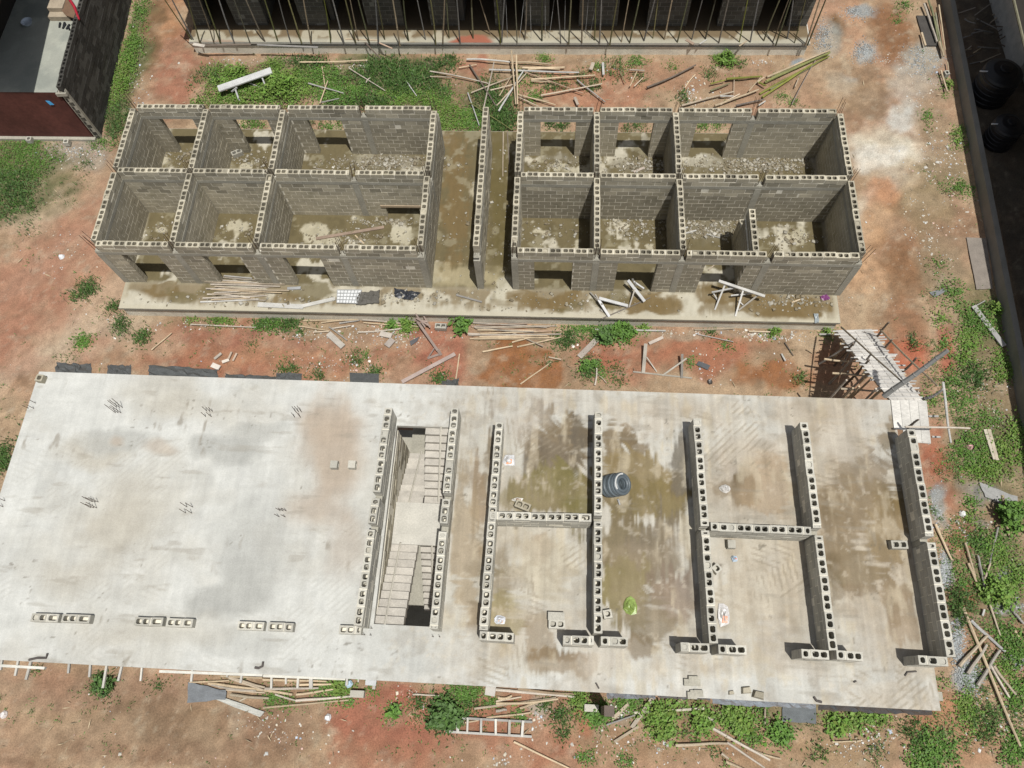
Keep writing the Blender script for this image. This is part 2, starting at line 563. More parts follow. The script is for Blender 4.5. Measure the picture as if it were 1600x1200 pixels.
def ground_col(X, Y):
    P = Paint(X, Y, GZ, TAN, 0.55, 1.1, 3)
    n1, n2, n3 = fbm(X, Y, 3.0, 5, 1), fbm(X, Y, 1.2, 5, 2), fbm(X, Y, 0.45, 4, 4)
    P.mix(smooth(0.42, 0.66, n1) * 0.75, PINKRED)
    P.mix(smooth(0.52, 0.72, n2) * 0.6, BROWN)
    rag = (n2 - 0.5) * 1.1 + (n3 - 0.5) * 0.5
    B = lambda *a, **k: P.blob(*a, rag=rag, **k)
    # west side lane and the strip beside the neighbour's wall
    B(60, 470, 190, 110, PINKRED, 0.8, rot=-25)
    B(90, 520, 200, 26, lin(206, 180, 152), 0.7, rot=-38)
    B(60, 420, 110, 14, lin(200, 172, 146), 0.6, rot=-38)
    B(140, 440, 90, 16, lin(192, 150, 122), 0.7, rot=-38)
    B(40, 480, 90, 60, RED, 0.6, rot=-30)
    B(120, 540, 170, 30, PALE, 0.45, rot=-20)
    B(20, 560, 60, 40, RED, 0.5)
    B(120, 360, 60, 30, RED, 0.5, rot=-35)
    B(110, 240, 75, 28, lin(172, 165, 150), 0.8)
    B(60, 330, 60, 30, PALE, 0.35, rot=-30)
    B(30, 270, 80, 70, GRASSY, 0.9)
    B(272, 115, 44, 75, RED, 0.95, rot=8)
    B(262, 20, 26, 40, lin(186, 138, 100), 0.8)
    B(240, 50, 17, 75, lin(134, 106, 76), 0.9, rot=10)
    B(205, 110, 22, 110, GRASSY, 0.9, rot=12)
    B(190, 190, 26, 40, GRASSY, 0.8)
    # strip between the rear building and the roofless block
    B(430, 130, 110, 36, GRASSY, 0.9)
    B(590, 130, 120, 45, GRASSY, 0.95)
    B(720, 170, 90, 40, GRASSY, 0.85)
    B(712, 165, 14, 30, lin(170, 140, 112), 0.8)
    B(742, 108, 30, 14, RED, 0.95)
    B(735, 98, 30, 6, RED, 0.9)
    B(930, 135, 120, 34, lin(184, 132, 104), 0.9)
    B(1060, 120, 80, 30, lin(176, 140, 112), 0.8)
    B(1190, 130, 80, 28, lin(172, 138, 110), 0.8)
    B(440, 96, 80, 7, lin(176, 160, 136), 0.6)
    # east lane
    B(1395, 55, 30, 62, lin(150, 108, 74), 0.95, rot=-12, wet=0.4)
    B(1305, 42, 12, 22, lin(126, 96, 60), 0.95, wet=0.7)
    B(1330, 30, 18, 50, lin(196, 150, 118), 0.6)
    B(1352, 82, 19, 16, lin(178, 184, 182), 0.9)
    B(1350, 18, 24, 10, GRAVEL, 0.9)
    B(1290, 60, 18, 26, lin(172, 178, 172), 0.7)
    B(1440, 92, 34, 26, lin(172, 170, 158), 0.85)
    B(1250, 94, 16, 6, lin(150, 172, 186), 0.8)
    B(1330, 122, 20, 9, GRAVEL, 0.6)
    B(1340, 150, 60, 40, lin(178, 150, 118), 0.7)
    B(1365, 165, 40, 26, lin(140, 118, 96), 0.7)
    B(1400, 190, 20, 30, lin(184, 140, 104), 0.6)
    B(1420, 185, 26, 26, lin(196, 194, 184), 0.9)
    B(1385, 230, 70, 36, lin(228, 220, 200), 1.0, rot=12)
    B(1345, 330, 26, 40, lin(222, 212, 192), .8)
    B(1400, 280, 50, 30, lin(212, 202, 182), .7)
    B(1430, 130, 46, 40, lin(196, 192, 180), .7)
    B(1320, 130, 34, 20, lin(200, 188, 166), .6)
    B(1372, 250, 40, 24, lin(234, 230, 218), 0.9)
    B(1420, 190, 34, 34, lin(214, 212, 204), 0.9)
    B(1360, 400, 30, 70, lin(210, 176, 140), 0.7)
    B(1440, 300, 40, 40, lin(190, 170, 136), 0.6)
    B(1460, 200, 30, 70, lin(172, 150, 122), 0.8)
    B(1480, 280, 40, 40, OLIVE, 0.6)
    B(1450, 330, 50, 45, lin(152, 136, 104), 0.7)
    B(1375, 330, 26, 60, lin(196, 158, 120), 0.7)
    B(1370, 300, 40, 20, lin(196, 140, 104), 0.6)
    B(1415, 420, 40, 75, lin(150, 112, 80), 0.9, rot=-8)
    B(1352, 430, 26, 50, lin(202, 164, 128), 0.8)
    B(1345, 480, 22, 30, lin(206, 182, 150), 0.8)
    B(1470, 410, 34, 60, lin(150, 134, 108), 0.7)
    B(1410, 500, 40, 40, lin(160, 118, 88), 0.8)
    B(1408, 560, 34, 46, lin(190, 112, 84), 0.95, rot=-25)
    B(1385, 545, 16, 30, lin(176, 96, 58), 0.8, rot=-20)
    B(1478, 540, 14, 45, lin(180, 104, 82), 0.9)
    B(1455, 705, 24, 46, lin(176, 108, 82), 0.95)
    B(1480, 760, 26, 40, lin(170, 112, 88), 0.9)
    B(1500, 840, 22, 40, lin(168, 112, 84), 0.9)
    B(1510, 930, 20, 40, lin(172, 114, 84), 0.9)
    B(1560, 600, 60, 120, lin(150, 132, 104), 0.8)
    B(1550, 720, 60, 80, GRASSY, 0.75)
    B(1560, 900, 60, 110, lin(128, 122, 92), 0.8)
    B(1530, 500, 40, 60, GRASSY, 0.7)
    B(1545, 775, 40, 14, lin(140, 142, 138), 0.9, rot=22)
    B(1530, 820, 26, 12, lin(140, 138, 128), 0.8, rot=22)
    B(1465, 790, 12, 26, GRAVEL, 0.95)
    B(1476, 890, 10, 30, GRAVEL, 0.95)
    B(1496, 995, 12, 34, GRAVEL, 0.95)
    B(1515, 1060, 20, 22, GRAVEL, 0.95)
    B(1575, 890, 16, 12, lin(168, 176, 184), 0.9)
    B(1572, 950, 26, 14, GRAVEL, 0.8)
    B(1580, 1035, 16, 18, GRAVEL, 0.8)
    B(1470, 1120, 40, 40, lin(190, 138, 102), 0.9)
    B(1510, 1160, 60, 34, lin(184, 144, 112), 0.8, rot=20)
    # lane between the two buildings
    B(330, 555, 200, 50, lin(172, 116, 90), 0.9)
    B(430, 530, 200, 16, lin(170, 118, 98), 0.6)
    B(470, 560, 190, 22, lin(190, 144, 112), 0.7)
    B(560, 560, 130, 12, lin(166, 118, 94), 0.6)
    B(500, 514, 90, 12, lin(160, 140, 112), 0.6)
    B(600, 530, 70, 24, lin(186, 160, 132), 0.6)
    B(690, 548, 60, 44, lin(178, 114, 92), 0.85)
    B(815, 568, 78, 44, lin(158, 108, 66), 0.98, soft=0.12, wet=0.75)
    B(780, 575, 40, 26, lin(166, 112, 72), 0.6)
    B(960, 560, 90, 40, lin(178, 114, 88), 0.9)
    B(1100, 550, 110, 34, lin(178, 118, 90), 0.9)
    B(1210, 585, 60, 26, lin(162, 108, 66), 0.95, soft=0.3, wet=0.4)
    B(1255, 540, 30, 20, lin(204, 180, 150), 0.7)
    B(1290, 560, 30, 30, lin(184, 134, 104), 0.8)
    B(1090, 522, 150, 8, lin(176, 158, 136), 0.7)
    B(220, 540, 60, 24, lin(196, 168, 140), 0.7)
    B(140, 590, 90, 20, lin(178, 140, 110), 0.7)
    # south side
    B(150, 1080, 190, 34, lin(164, 134, 110), 0.9)
    B(60, 1060, 70, 20, lin(172, 134, 108), 0.7)
    B(250, 1130, 130, 40, lin(140, 116, 92), 0.85)
    B(120, 1160, 150, 34, lin(166, 138, 112), 0.7)
    B(300, 1180, 190, 26, lin(146, 116, 92), 0.7)
    B(20, 1195, 60, 12, lin(128, 98, 76), 0.8)
    B(180, 1195, 100, 9, lin(178, 150, 124), 0.6)
    B(440, 1130, 90, 50, lin(152, 122, 98), 0.8)
    B(620, 1120, 110, 70, lin(174, 112, 90), 0.9)
    B(600, 1180, 90, 26, lin(176, 124, 98), 0.8)
    B(660, 1080, 60, 20, lin(172, 112, 92), 0.8)
    B(770, 1120, 90, 40, lin(176, 122, 96), 0.85)
    B(830, 1180, 80, 28, lin(176, 120, 94), 0.8)
    B(840, 1115, 16, 24, lin(186, 180, 164), 0.8)
    B(1000, 1150, 130, 44, lin(168, 138, 108), 0.8)
    B(905, 1125, 20, 18, lin(184, 126, 96), 0.8)
    B(1160, 1170, 120, 30, lin(170, 138, 106), 0.8)
    B(1330, 1150, 80, 50, lin(168, 142, 110), 0.8)
    B(960, 1105, 40, 18, lin(150, 144, 132), 0.6)
    B(1250, 1110, 90, 14, GRASSY, 0.6)
    B(1100, 1110, 90, 18, GRASSY, 0.6)
    # under the neighbour's compound
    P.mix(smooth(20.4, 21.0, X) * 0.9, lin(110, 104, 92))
    # wheel ruts and footpaths, pale dry crumbs
    P.mix(smooth(0.66, 0.80, n3) * 0.30, PALE)
    P.mix(smooth(0.62, 0.80, fbm(X, Y, 0.25, 3, 9)) * 0.25, DARK)
    lum = P.C @ np.array([.3, .59, .11])
    P.C = P.C * .97 + .03 * lum[..., None] * np.array([1.16, 1.0, .80])
    P.C = P.C * np.array([1.0, .985, .965])
    P.mix(smooth(.50, .72, fbm(X, Y, .7, 5, 13)) * .26, lin(200, 176, 146))
    P.mix(smooth(.52, .75, fbm(X, Y, .55, 5, 15)) * .20, lin(146, 118, 92))
    P.mix(smooth(.70, .80, fbm(X, Y, .16, 3, 16)) * .22, lin(208, 194, 170))
    P.C *= (0.74 + 0.52 * fbm(X, Y, 0.22, 4, 12))[..., None]
    return P.rgba()


def ground_z(X, Y):
    inside = smooth(60, 40, np.abs(X)) * smooth(60, 40, np.abs(Y))
    return GZ - 0.03 + inside * (0.07 * fbm(X, Y, 0.5, 4, 21) + 0.05 * (fbm(X, Y, 2.5, 3, 22) - 0.5))


xs = np.concatenate([np.array([-400, -200, -110, -70, -50, -38]), np.arange(-29, 27.01, 0.1), np.array([34, 48, 70, 110, 200, 400])])
ys = np.concatenate([np.array([-400, -200, -100, -60, -40, -30]), np.arange(-21, 19.01, 0.1), np.array([26, 40, 60, 100, 200, 400])])
tag(link("ground", grid_sheet("ground", xs, ys, ground_z, ground_col, M['ground'])), kind='structure')

# ------------------------------------------------------------------ the roofless two-wing block
XL, XLR, XM, XA, XB = -14.426, -2.025, 0.017, 1.174, 13.685
P1, P2, Q1, Q2, YB, YM = -11.218, -8.079, 4.376, 7.43, 6.722, 3.565
SLX0, SLX1, SLY0, SLY1 = -14.37, 13.56, -1.176, 7.775
BEAM = (2.025, 2.185)
ZS_WING = [k * CP for k in range(9)] + [2.185, 2.185 + CP]
HT = 0.1125


def plinth_blocks(root, x0, x1, yfront, z0, z1, mat, mortar):
    w = Walls(root, mat, mortar)
    w.wall(x0, yfront + HT, x1, yfront + HT, [z0, z0 + CP], top_holes=False, name="plinth_wall", jit=0.008)
    return w


APRON = lin(218, 211, 190)
WETOL, WETBR = lin(122, 110, 74), lin(132, 112, 74)


def slab_col(X, Y):
    P = Paint(X, Y, 0.0, lin(214, 207, 186), 0.28, 0.7, 31)
    comb = fbm(X * 7.0, Y * 1.1, 1.0, 3, 5) - 0.5
    comb2 = fbm(X * 1.1, Y * 7.0, 1.0, 3, 6) - 0.5
    n = fbm(X, Y, 0.9, 5, 8)
    rag = (n - 0.5) * 1.6 + comb * 1.0 * (fbm(X, Y, 2, 2, 40) > 0.5) + comb2 * 0.6
    B = lambda *a, **k: P.blob(*a, rag=k.pop('rag', rag), **k)
    inside = smooth(-0.15, 0.15, Y)
    P.mix(inside * smooth(0.30, 0.38, n + 0.2 * comb + .1 * comb2) * 0.92, lin(112, 99, 62))
    P.mix((1 - inside) * smooth(0.40, 0.50, n + 0.2 * comb + .15 * comb2) * smooth(SLY0 + .1, SLY0 + .55, Y + .5 * comb) * 0.75, WETBR)
    P.mix(inside * smooth(0.55, 0.7, fbm(X, Y, 0.5, 4, 14)) * 0.5, lin(104, 94, 66))
    # corridor between the wings
    B(712, 320, 24, 130, WETBR, 0.95, wet=0.3)
    B(780, 300, 18, 140, lin(116, 104, 66), 0.95)
    B(740, 300, 9, 18, lin(212, 202, 174), 0.8)
    B(735, 435, 60, 20, lin(196, 184, 148), 0.7)
    B(790, 450, 10, 20, lin(214, 208, 186), 0.9)
    # front apron: algae and wash-out patches on the pale floor
    for u, v, ru, rv, k in ((250, 452, 40, 10, 0.85), (285, 464, 26, 14, 0.8), (330, 455, 30, 14, 0.7), (480, 462, 30, 16, 0.8), (440, 470, 30, 10, 0.6),
                            (520, 480, 40, 8, 0.4), (845, 474, 36, 16, 0.95), (880, 468, 28, 18, 0.95), (900, 480, 20, 14, 0.8), (1010, 476, 30, 18, 0.95),
                            (1040, 480, 24, 14, 0.9), (960, 470, 26, 14, 0.8), (1120, 462, 26, 16, 0.85), (1190, 474, 40, 20, 0.9), (1250, 476, 44, 20, 0.95),
                            (1220, 486, 30, 12, 0.9), (820, 462, 18, 10, 0.7), (770, 478, 30, 8, 0.3), (1300, 480, 10, 20, 0.4)):
        B(u, v, ru, rv, WETBR if (u % 3) else WETOL, k, soft=0.25)
    for u, v, ru, rv in ((215, 468, 30, 14), (600, 482, 120, 7), (900, 492, 40, 5), (1000, 494, 60, 5), (1080, 480, 14, 16), (1160, 494, 26, 5), (790, 488, 60, 5),
                         (250, 476, 40, 6), (640, 470, 60, 9)):
        B(u, v, ru, rv, lin(216, 210, 190), 0.8)
    # paler floor spots and rubble dust in the rooms
    for u, v, ru, rv in ((255, 356, 16, 10), (370, 352, 22, 14), (495, 365, 40, 20), (630, 372, 24, 14), (880, 262, 28, 8), (850, 362, 22, 10), (905, 385, 10, 14),
                         (1020, 385, 8, 10), (1250, 372, 16, 10), (250, 248, 10, 10), (385, 258, 14, 10), (570, 250, 14, 12), (310, 260, 9, 12)):
        B(u, v, ru * .8, rv * .8, lin(210, 202, 176), 0.9, soft=0.2, rag=rag * 1.5)
    P.mix(inside * smooth(.60, .70, fbm(X, Y, .35, 4, 44)) * .5, lin(176, 168, 140))
    for u, v, ru, rv in ((600, 252, 70, 12), (1000, 258, 40, 12), (1180, 258, 80, 12), (880, 246, 30, 5), (1100, 358, 50, 20)):
        B(u, v, ru, rv, lin(142, 134, 112), 0.7, soft=0.6)
    P.C *= (0.88 + 0.24 * fbm(X * 3, Y, 0.35, 3, 19))[..., None]
    edge = np.minimum(np.minimum(X - SLX0, SLX1 - X), Y - SLY0)
    P.mix(smooth(0.25, 0.05, edge + 0.12 * comb) * 0.7, lin(214, 206, 182))
    return P.rgba()


base = thing("building_plinth", "long concrete floor slab on a two-course block plinth, carrying both roofless wings", "floor slab", (SLX0, SLY0, GZ))
mb = MB()
mb.box(SLX0 + 0.03, SLX1 - 0.03, SLY0 + 0.06, SLY1 - 0.03, GZ - 0.15, -0.29)
link("fill", mb.mesh("fill", M['mortar']), base, -base.location)
mb = MB()
mb.box(SLX0 - 0.015, SLX1 + 0.015, SLY0 - 0.015, SLY1 + 0.015, -0.11, -0.004)
link("slab_edge", mb.mesh("slab_edge", M['concrete']), base, -base.location)
sheet = grid_sheet("floor_surface", np.arange(SLX0 - 0.015, SLX1 + 0.03, 0.055), np.arange(SLY0 - 0.015, SLY1 + 0.03, 0.055),
                   lambda X, Y: 0.0 + 0.006 * (fbm(X, Y, 0.6, 3, 77) - 0.5), slab_col, M['slab'])
link("floor_surface", sheet, base, -base.location)
pw = Walls(base, M['block'], M['mortar'])
pw.wall(SLX0, SLY0 + HT, SLX1, SLY0 + HT, [GZ - .03, GZ + CP - .03, GZ + 2 * CP - .03], top_holes=False, name="plinth_wall", jit=0.008)
pw.finish()


def column(root, x, y, z0=0.0, z1=BEAM[0], top=True, bars=4, h=1.05, lean=0.10):
    rl = root.location
    mb = MB()
    d = 0.1125 + 0.011
    mb.box(-d, d, -d, d, z0, z1)
    if top:
        zz = BEAM[1] - 0.01
        mb.box(-0.105, 0.105, -0.105, 0.105, zz, zz + 0.05)
        mb.add([(-0.09, -0.09, zz + 0.05), (0.09, -0.1, zz + 0.05), (0.1, 0.08, zz + 0.05), (-0.08, 0.1, zz + 0.05), (-0.03, -0.03, zz + 0.13), (0.04, -0.02, zz + 0.16), (0.02, 0.04, zz + 0.12), (-0.03, 0.04, zz + 0.14)],
               [(4, 5, 6, 7), (0, 1, 5, 4), (1, 2, 6, 5), (2, 3, 7, 6), (3, 0, 4, 7)])
    c = link("column", mb.mesh("column", M['concrete']), root, (x - rl.x, y - rl.y, 0))
    if top and bars:
        rods(c, 0, 0, BEAM[1], h, bars, 0.07, lean)
    return c


def wing(name, label, x0, x1, parts, colx, front_open, back_open, extra=None):
    root = thing(name, label, "roofless building", (x0, 0, 0))
    W = Walls(root, M['block'], M['mortar'])
    G = 0.125
    gaps = [(max(cx - x0 - G, 0), min(cx - x0 + G, x1 - x0)) for cx in colx]
    colholes = [(g[0], g[1], -1, BEAM[0]) for g in gaps]
    fo = [(a - x0, b - x0, -1, BEAM[0] - 0.02) for a, b in front_open]
    bo = [(a - x0, b - x0, -1, BEAM[0] - 0.02) for a, b in back_open]
    mo = [(a - x0, b - x0, -1, h) for a, b, h in (extra or [])]
    W.wall(x0, HT, x1, HT, ZS_WING, holes=fo + colholes, gaps=gaps, beam=BEAM)
    W.wall(x0, YM - HT, x1, YM - HT, ZS_WING, holes=mo + colholes, gaps=gaps, beam=BEAM)
    W.wall(x0, YB - HT, x1, YB - HT, ZS_WING, holes=bo + colholes, gaps=gaps, beam=BEAM)
    for cx in parts:
        for ya, yb in ((0.235, YM - 0.235), (YM + 0.01, YB - 0.235)):
            W.wall(cx, ya, cx, yb, ZS_WING, beam=BEAM)
    for cx in colx:
        for cy in (HT, YM - HT, YB - HT):
            column(root, cx, cy)
    return root, W


lw, LWW = wing("classroom_wing", "west wing of roofless hollow-block rooms, the one beside the weedy lane", XL, XLR,
               [XL + HT, P1 - HT, P2 - HT, XLR - HT], [XL + HT, P1 - HT, P2 - HT, -5.02, XLR - HT],
               [(-13.52, -12.10), (-10.41, -8.98), (-7.36, -5.93)], [(-13.55, -12.15), (-10.46, -9.04), (-7.40, -6.0)],
               [(-4.12, -2.75, 0.62)])
LWW.finish()
rw, RWW = wing("classroom_wing", "east wing of roofless hollow-block rooms, the one beside the plank ramp", XA, XB,
               [XA + HT, Q1 - HT, Q2 - HT, XB - HT], [XA + HT, Q1 - HT, Q2 - HT, 10.36, XB - HT],
               [(2.0, 3.42), (5.06, 6.5), (8.2, 9.66)], [(2.06, 3.48), (5.18, 6.57), (8.25, 9.66)])
RWW.wall(9.87, 0.235, 9.87, 2.02, ZS_WING, beam=None, name="wall")
RWW.wall(9.87, 2.05, 9.87, 2.48, [k * CP for k in range(6)], name="wall")
RWW.finish()
# lintel board over the low opening of the west wing
mb = MB()
mb.box(-4.3, -2.3, YM - 0.26, YM - 0.23, 0.62, 0.74)
lb_ = link("lintel_board", mb.mesh("lintel_board", M['timber']), lw, (-lw.location.x, 0, 0))
lb_.color = (0.33, 0.26, 0.18, 1)

cw = thing("corridor_wall", "single free-standing hollow-block wall in the passage between the two wings", "block wall", (XM - HT, 0.02, 0))
CW = Walls(cw, M['block'], M['mortar'])
CW.wall(XM - HT, 0.25, XM - HT, YB - 0.02, ZS_WING, beam=BEAM)
CW.finish()
column(cw, XM - HT, HT - 0.0, bars=0)

# ------------------------------------------------------------------ the decked building in front
LYAW = math.radians(-0.52)
LC, LS_ = math.cos(LYAW), math.sin(LYAW)
DX0, DX1, DY0, DY1 = -13.781, 13.188, -14.47, -5.76
WELL = (-1.93, -0.235, -13.02, -7.16)      # stair well in deck coordinates


def drot(X, Y):
    return LC * X - LS_ * Y, LS_ * X + LC * Y


def to_deck(x, y):
    return LC * x + LS_ * y, -LS_ * x + LC * y


KD = 1.72
D0, D1, D2 = lin(220, 220, 213, KD), lin(197, 191, 176, KD), lin(188, 188, 181, KD)
DPINK, DBR, DOL, DDK = lin(194, 178, 158), lin(130, 113, 86), lin(132, 122, 76), lin(112, 98, 76)


def deck_col(X, Y):
    P = Paint(X, Y, ZD, D0, 0.22, 0.8, 61)
    st = fbm(X * 9, Y * 0.8, 1.0, 3, 81) - 0.5           # brush strokes along the building's depth
    sx = fbm(X * 0.8, Y * 9, 1.0, 3, 82) - 0.5
    diag = fbm((X + Y) * 6, (X - Y) * 0.8, 1.0, 3, 83) - 0.5
    n1, n2, n3 = fbm(X, Y, 2.2, 5, 84), fbm(X, Y, 0.9, 5, 85), fbm(X, Y, 0.3, 4, 86)
    sel = fbm(X, Y, 2.5, 2, 87)
    brush = np.where(sel > 0.52, st, np.where(sel > 0.42, diag, sx))
    rag = (n2 - 0.5) * 1.5 + (n3 - 0.5) * 0.4 + brush * 1.15
    srag = (n1 - 0.5) * 1.5 + (n2 - 0.5) * 0.6
    B = lambda *a, **k: P.blob(*a, rag=rag, **k)
    Sf = lambda *a, **k: P.blob(*a, rag=srag, soft=0.30 if a[4] is D2 else .6, tide=.12 if a[4] is D2 else 0, **k)
    # broad tones of the bare west half
    P.mix(smooth(0.48, 0.68, n1) * 0.36, D1)
    P.mix(smooth(.52, .66, fbm(X, Y, .9, 5, 185)) * .22, D2)
    P.mix(smooth(.56, .70, fbm(X, Y, .5, 4, 186)) * .30, lin(228, 228, 222, KD))
    for u, v, ru, rv, c, k in ((150, 705, 70, 26, D1, 0.8), (190, 830, 90, 60, D1, 0.85), (220, 780, 80, 50, D1, 0.6), (120, 900, 80, 40, D1, 0.6), (250, 620, 60, 40, D1, 0.6),
                               (180, 690, 60, 20, D2, 0.7), (360, 700, 60, 26, D2, 0.9), (395, 670, 50, 20, D2, 0.7), (310, 700, 22, 24, D2, 0.8), (400, 860, 80, 60, D2, 0.6), (360, 935, 60, 30, D2, 0.9),
                               (400, 900, 40, 40, D2, 0.6), (370, 1010, 60, 24, D2, 0.5), (330, 640, 90, 26, D1, 0.5), (200, 990, 140, 30, D1, 0.5),
                               (520, 720, 60, 80, DPINK, 0.9), (510, 660, 40, 40, DPINK, 0.8), (490, 800, 50, 40, DPINK, 0.7), (540, 850, 40, 60, DPINK, 0.5), (250, 700, 26, 14, DPINK, 0.6),
                               (185, 690, 14, 10, DPINK, 0.6), (610, 1010, 90, 30, D2, 0.35), (670, 1030, 40, 20, D2, 0.5)):
        Sf(u, v, ru, rv, c, k)
    # east half: older, browner
    Sf(780, 800, 110, 230, D1, 0.7)
    Sf(1000, 830, 300, 230, D1, 0.75)
    Sf(1330, 850, 190, 220, lin(188, 174, 150), 0.75)
    Sf(1200, 640, 220, 34, lin(196, 186, 168), 0.8)
    Sf(900, 625, 200, 24, lin(206, 200, 186), 0.6)
    Sf(1160, 720, 70, 70, lin(190, 174, 152), 0.7)
    for u, v, ru, rv, c, k in ((868, 690, 58, 44, DBR, 0.95), (850, 720, 46, 40, lin(122, 110, 92), 0.8), (850, 770, 58, 40, DOL, 0.95), (900, 790, 30, 40, DOL, 0.9), (800, 780, 30, 26, DOL, 0.6),
                               (905, 680, 14, 34, lin(118, 108, 92), 0.8), (960, 700, 12, 30, DBR, 0.9), (985, 680, 10, 16, DBR, 0.95), (1000, 700, 14, 14, DBR, 0.8),
                               (1000, 745, 60, 36, lin(150, 132, 92), 0.9), (1005, 790, 60, 40, lin(138, 122, 80), 0.95), (985, 850, 50, 60, lin(136, 122, 92), 0.95), (1030, 860, 46, 60, lin(136, 124, 104), 0.85),
                               (975, 930, 40, 50, lin(140, 128, 84), 0.95), (1050, 930, 34, 40, lin(142, 124, 108), 0.8), (1015, 975, 40, 26, lin(140, 128, 104), 0.8), (1062, 715, 14, 44, lin(126, 118, 104), 0.85),
                               (1163, 758, 20, 30, DBR, 0.95), (1132, 766, 14, 10, DBR, 0.6), (1200, 760, 40, 50, lin(176, 152, 120), 0.6),
                               (768, 730, 14, 60, DBR, 0.8), (752, 780, 16, 60, lin(150, 128, 100), 0.8), (735, 860, 22, 110, lin(178, 160, 130), 0.7), (745, 980, 16, 40, DBR, 0.5),
                               (785, 910, 22, 60, lin(140, 120, 84), 0.5), (800, 890, 50, 12, lin(150, 138, 112), 0.8), (790, 960, 26, 40, lin(164, 152, 108), 0.7), (840, 870, 16, 40, lin(150, 126, 96), 0.5),
                               (890, 1035, 60, 20, lin(140, 120, 94), 0.9), (850, 1010, 24, 40, lin(150, 130, 100), 0.6), (1000, 1010, 22, 16, DBR, 0.7),
                               (1350, 735, 60, 50, lin(148, 136, 118), 0.9), (1360, 790, 60, 50, lin(136, 120, 92), 0.95), (1320, 810, 50, 60, lin(134, 116, 88), 0.8), (1385, 850, 40, 70, lin(134, 114, 76), 0.95),
                               (1340, 890, 60, 40, lin(128, 112, 82), 0.85), (1300, 850, 16, 40, DBR, 0.7), (1385, 680, 16, 30, lin(130, 116, 92), 0.8), (1400, 930, 30, 30, lin(150, 130, 100), 0.7),
                               (1330, 920, 50, 16, lin(132, 114, 88), 0.7), (1410, 960, 18, 40, lin(160, 138, 110), 0.6)):
        B(u, v, ru, rv, c, k, soft=0.16, wet=0.12 if k > 0.9 else 0.0, tide=.30)
    pale = smooth(.60, .74, fbm(X * 3.2, Y * 1.1, 1.0, 4, 188) + .12 * st)
    P.mix(pale * .55 * smooth(-1, 1, X), lin(206, 194, 168, KD))
    for u, v, ru, rv, k in ((840, 900, 62, 46, .8), (1165, 930, 66, 66, .7), (1190, 860, 50, 24, .5), (1290, 960, 50, 60, .3), (1150, 690, 50, 40, .4), (1320, 690, 44, 26, .7), (1030, 660, 40, 22, .6), (940, 1045, 200, 16, .4)):
        B(u, v, ru, rv, lin(210, 203, 186, KD), k, soft=.35)
    for u, v, ru, rv, c, k in ((850, 880, 55, 45, lin(206, 196, 172), 0.8), (935, 1030, 40, 24, lin(212, 206, 194), 0.8), (1170, 920, 70, 70, lin(204, 196, 178), 0.8), (1260, 1045, 40, 28, lin(212, 208, 198), 0.9),
                               (1310, 690, 40, 30, lin(210, 204, 192), 0.7), (1180, 640, 40, 20, lin(212, 210, 200), 0.6), (1060, 1030, 40, 18, lin(210, 206, 196), 0.6), (1400, 1090, 70, 26, lin(206, 194, 174), 0.6),
                               (700, 1010, 60, 24, D0, 0.6), (820, 660, 40, 30, lin(206, 200, 188), 0.7), (1030, 660, 30, 30, lin(208, 202, 190), 0.7)):
        B(u, v, ru, rv, c, k * 0.8, soft=0.5)
    dirt = smooth(.50, .72, fbm(X, Y, .38, 5, 195)) * smooth(-3.0, -0.5, X)
    P.mix(dirt * .26, lin(136, 118, 88))
    spots = smooth(.66, .78, fbm(X, Y, .16, 3, 197)) * smooth(-3.0, -0.5, X)
    P.mix(spots * .35, lin(216, 206, 186, KD))
    # old trowel and broom marks, scuffs
    st2 = fbm(X * 14, Y * 0.5, 1.0, 2, 181) - .5
    east = smooth(-2.5, 2.0, X)
    P.mix(east * smooth(.40, .62, fbm(X, Y, 1.3, 5, 183)) * .24, lin(190, 172, 146, KD))
    P.C *= (1.0 + (0.14 + .12 * east) * st + 0.08 * sx + (.06 + .12 * east) * st2)[..., None] * (0.90 + 0.20 * n3)[..., None]
    # combed trowel lines left in the screed
    th = np.floor(fbm(X, Y, 3.2, 2, 95) * 7.0) * 1.1
    lines = np.sin((X * np.cos(th) + Y * np.sin(th)) * 2 * np.pi / .16 + 1.2 * n2)
    combed = smooth(.54, .64, fbm(X, Y, 1.1, 4, 96)) * smooth(.2, .7, lines) * smooth(.40, .55, n3)
    P.mix(combed * .38 * smooth(-1.5, 1.0, X), lin(150, 134, 106))
    P.mix(combed * .16, lin(170, 164, 150))
    scuff = smooth(0.66, 0.80, fbm(X * 5, Y * 1.2, 1.0, 3, 91)) * smooth(0.60, 0.72, n2)
    P.mix(scuff * 0.6, lin(150, 140, 122))
    sc2 = smooth(.62, .74, fbm(X * 1.1, Y * 6, 1.0, 3, 191)) * smooth(.5, .62, fbm(X, Y, 1.4, 4, 193))
    P.mix(sc2 * .35, lin(160, 152, 136))
    specks = smooth(0.80, 0.86, fbm(X, Y, 0.12, 2, 92)) * smooth(0.5, 0.7, n2)
    P.mix(specks * 0.6, lin(120, 112, 96))
    return P.rgba()


deck = thing("decked_building", "low building covered by a broad pale concrete deck with block walls begun on top", "unfinished building", (0, -10, 0))
dl = -deck.location


def dpart(name, mb, mat, parent=None):
    return link(name, mb.mesh(name, mat), parent or deck, dl if parent is None else (0, 0, 0), 0)


def dbox(mb, x0, x1, y0, y1, z0, z1):
    ps = []
    for z in (z0, z1):
        for (x, y) in ((x0, y0), (x1, y0), (x1, y1), (x0, y1)):
            a, b = LC * x - LS_ * y, LS_ * x + LC * y
            ps.append((a, b, z))
    mb.add(ps, [(0, 3, 2, 1), (4, 5, 6, 7), (0, 1, 5, 4), (1, 2, 6, 5), (2, 3, 7, 6), (3, 0, 4, 7)])


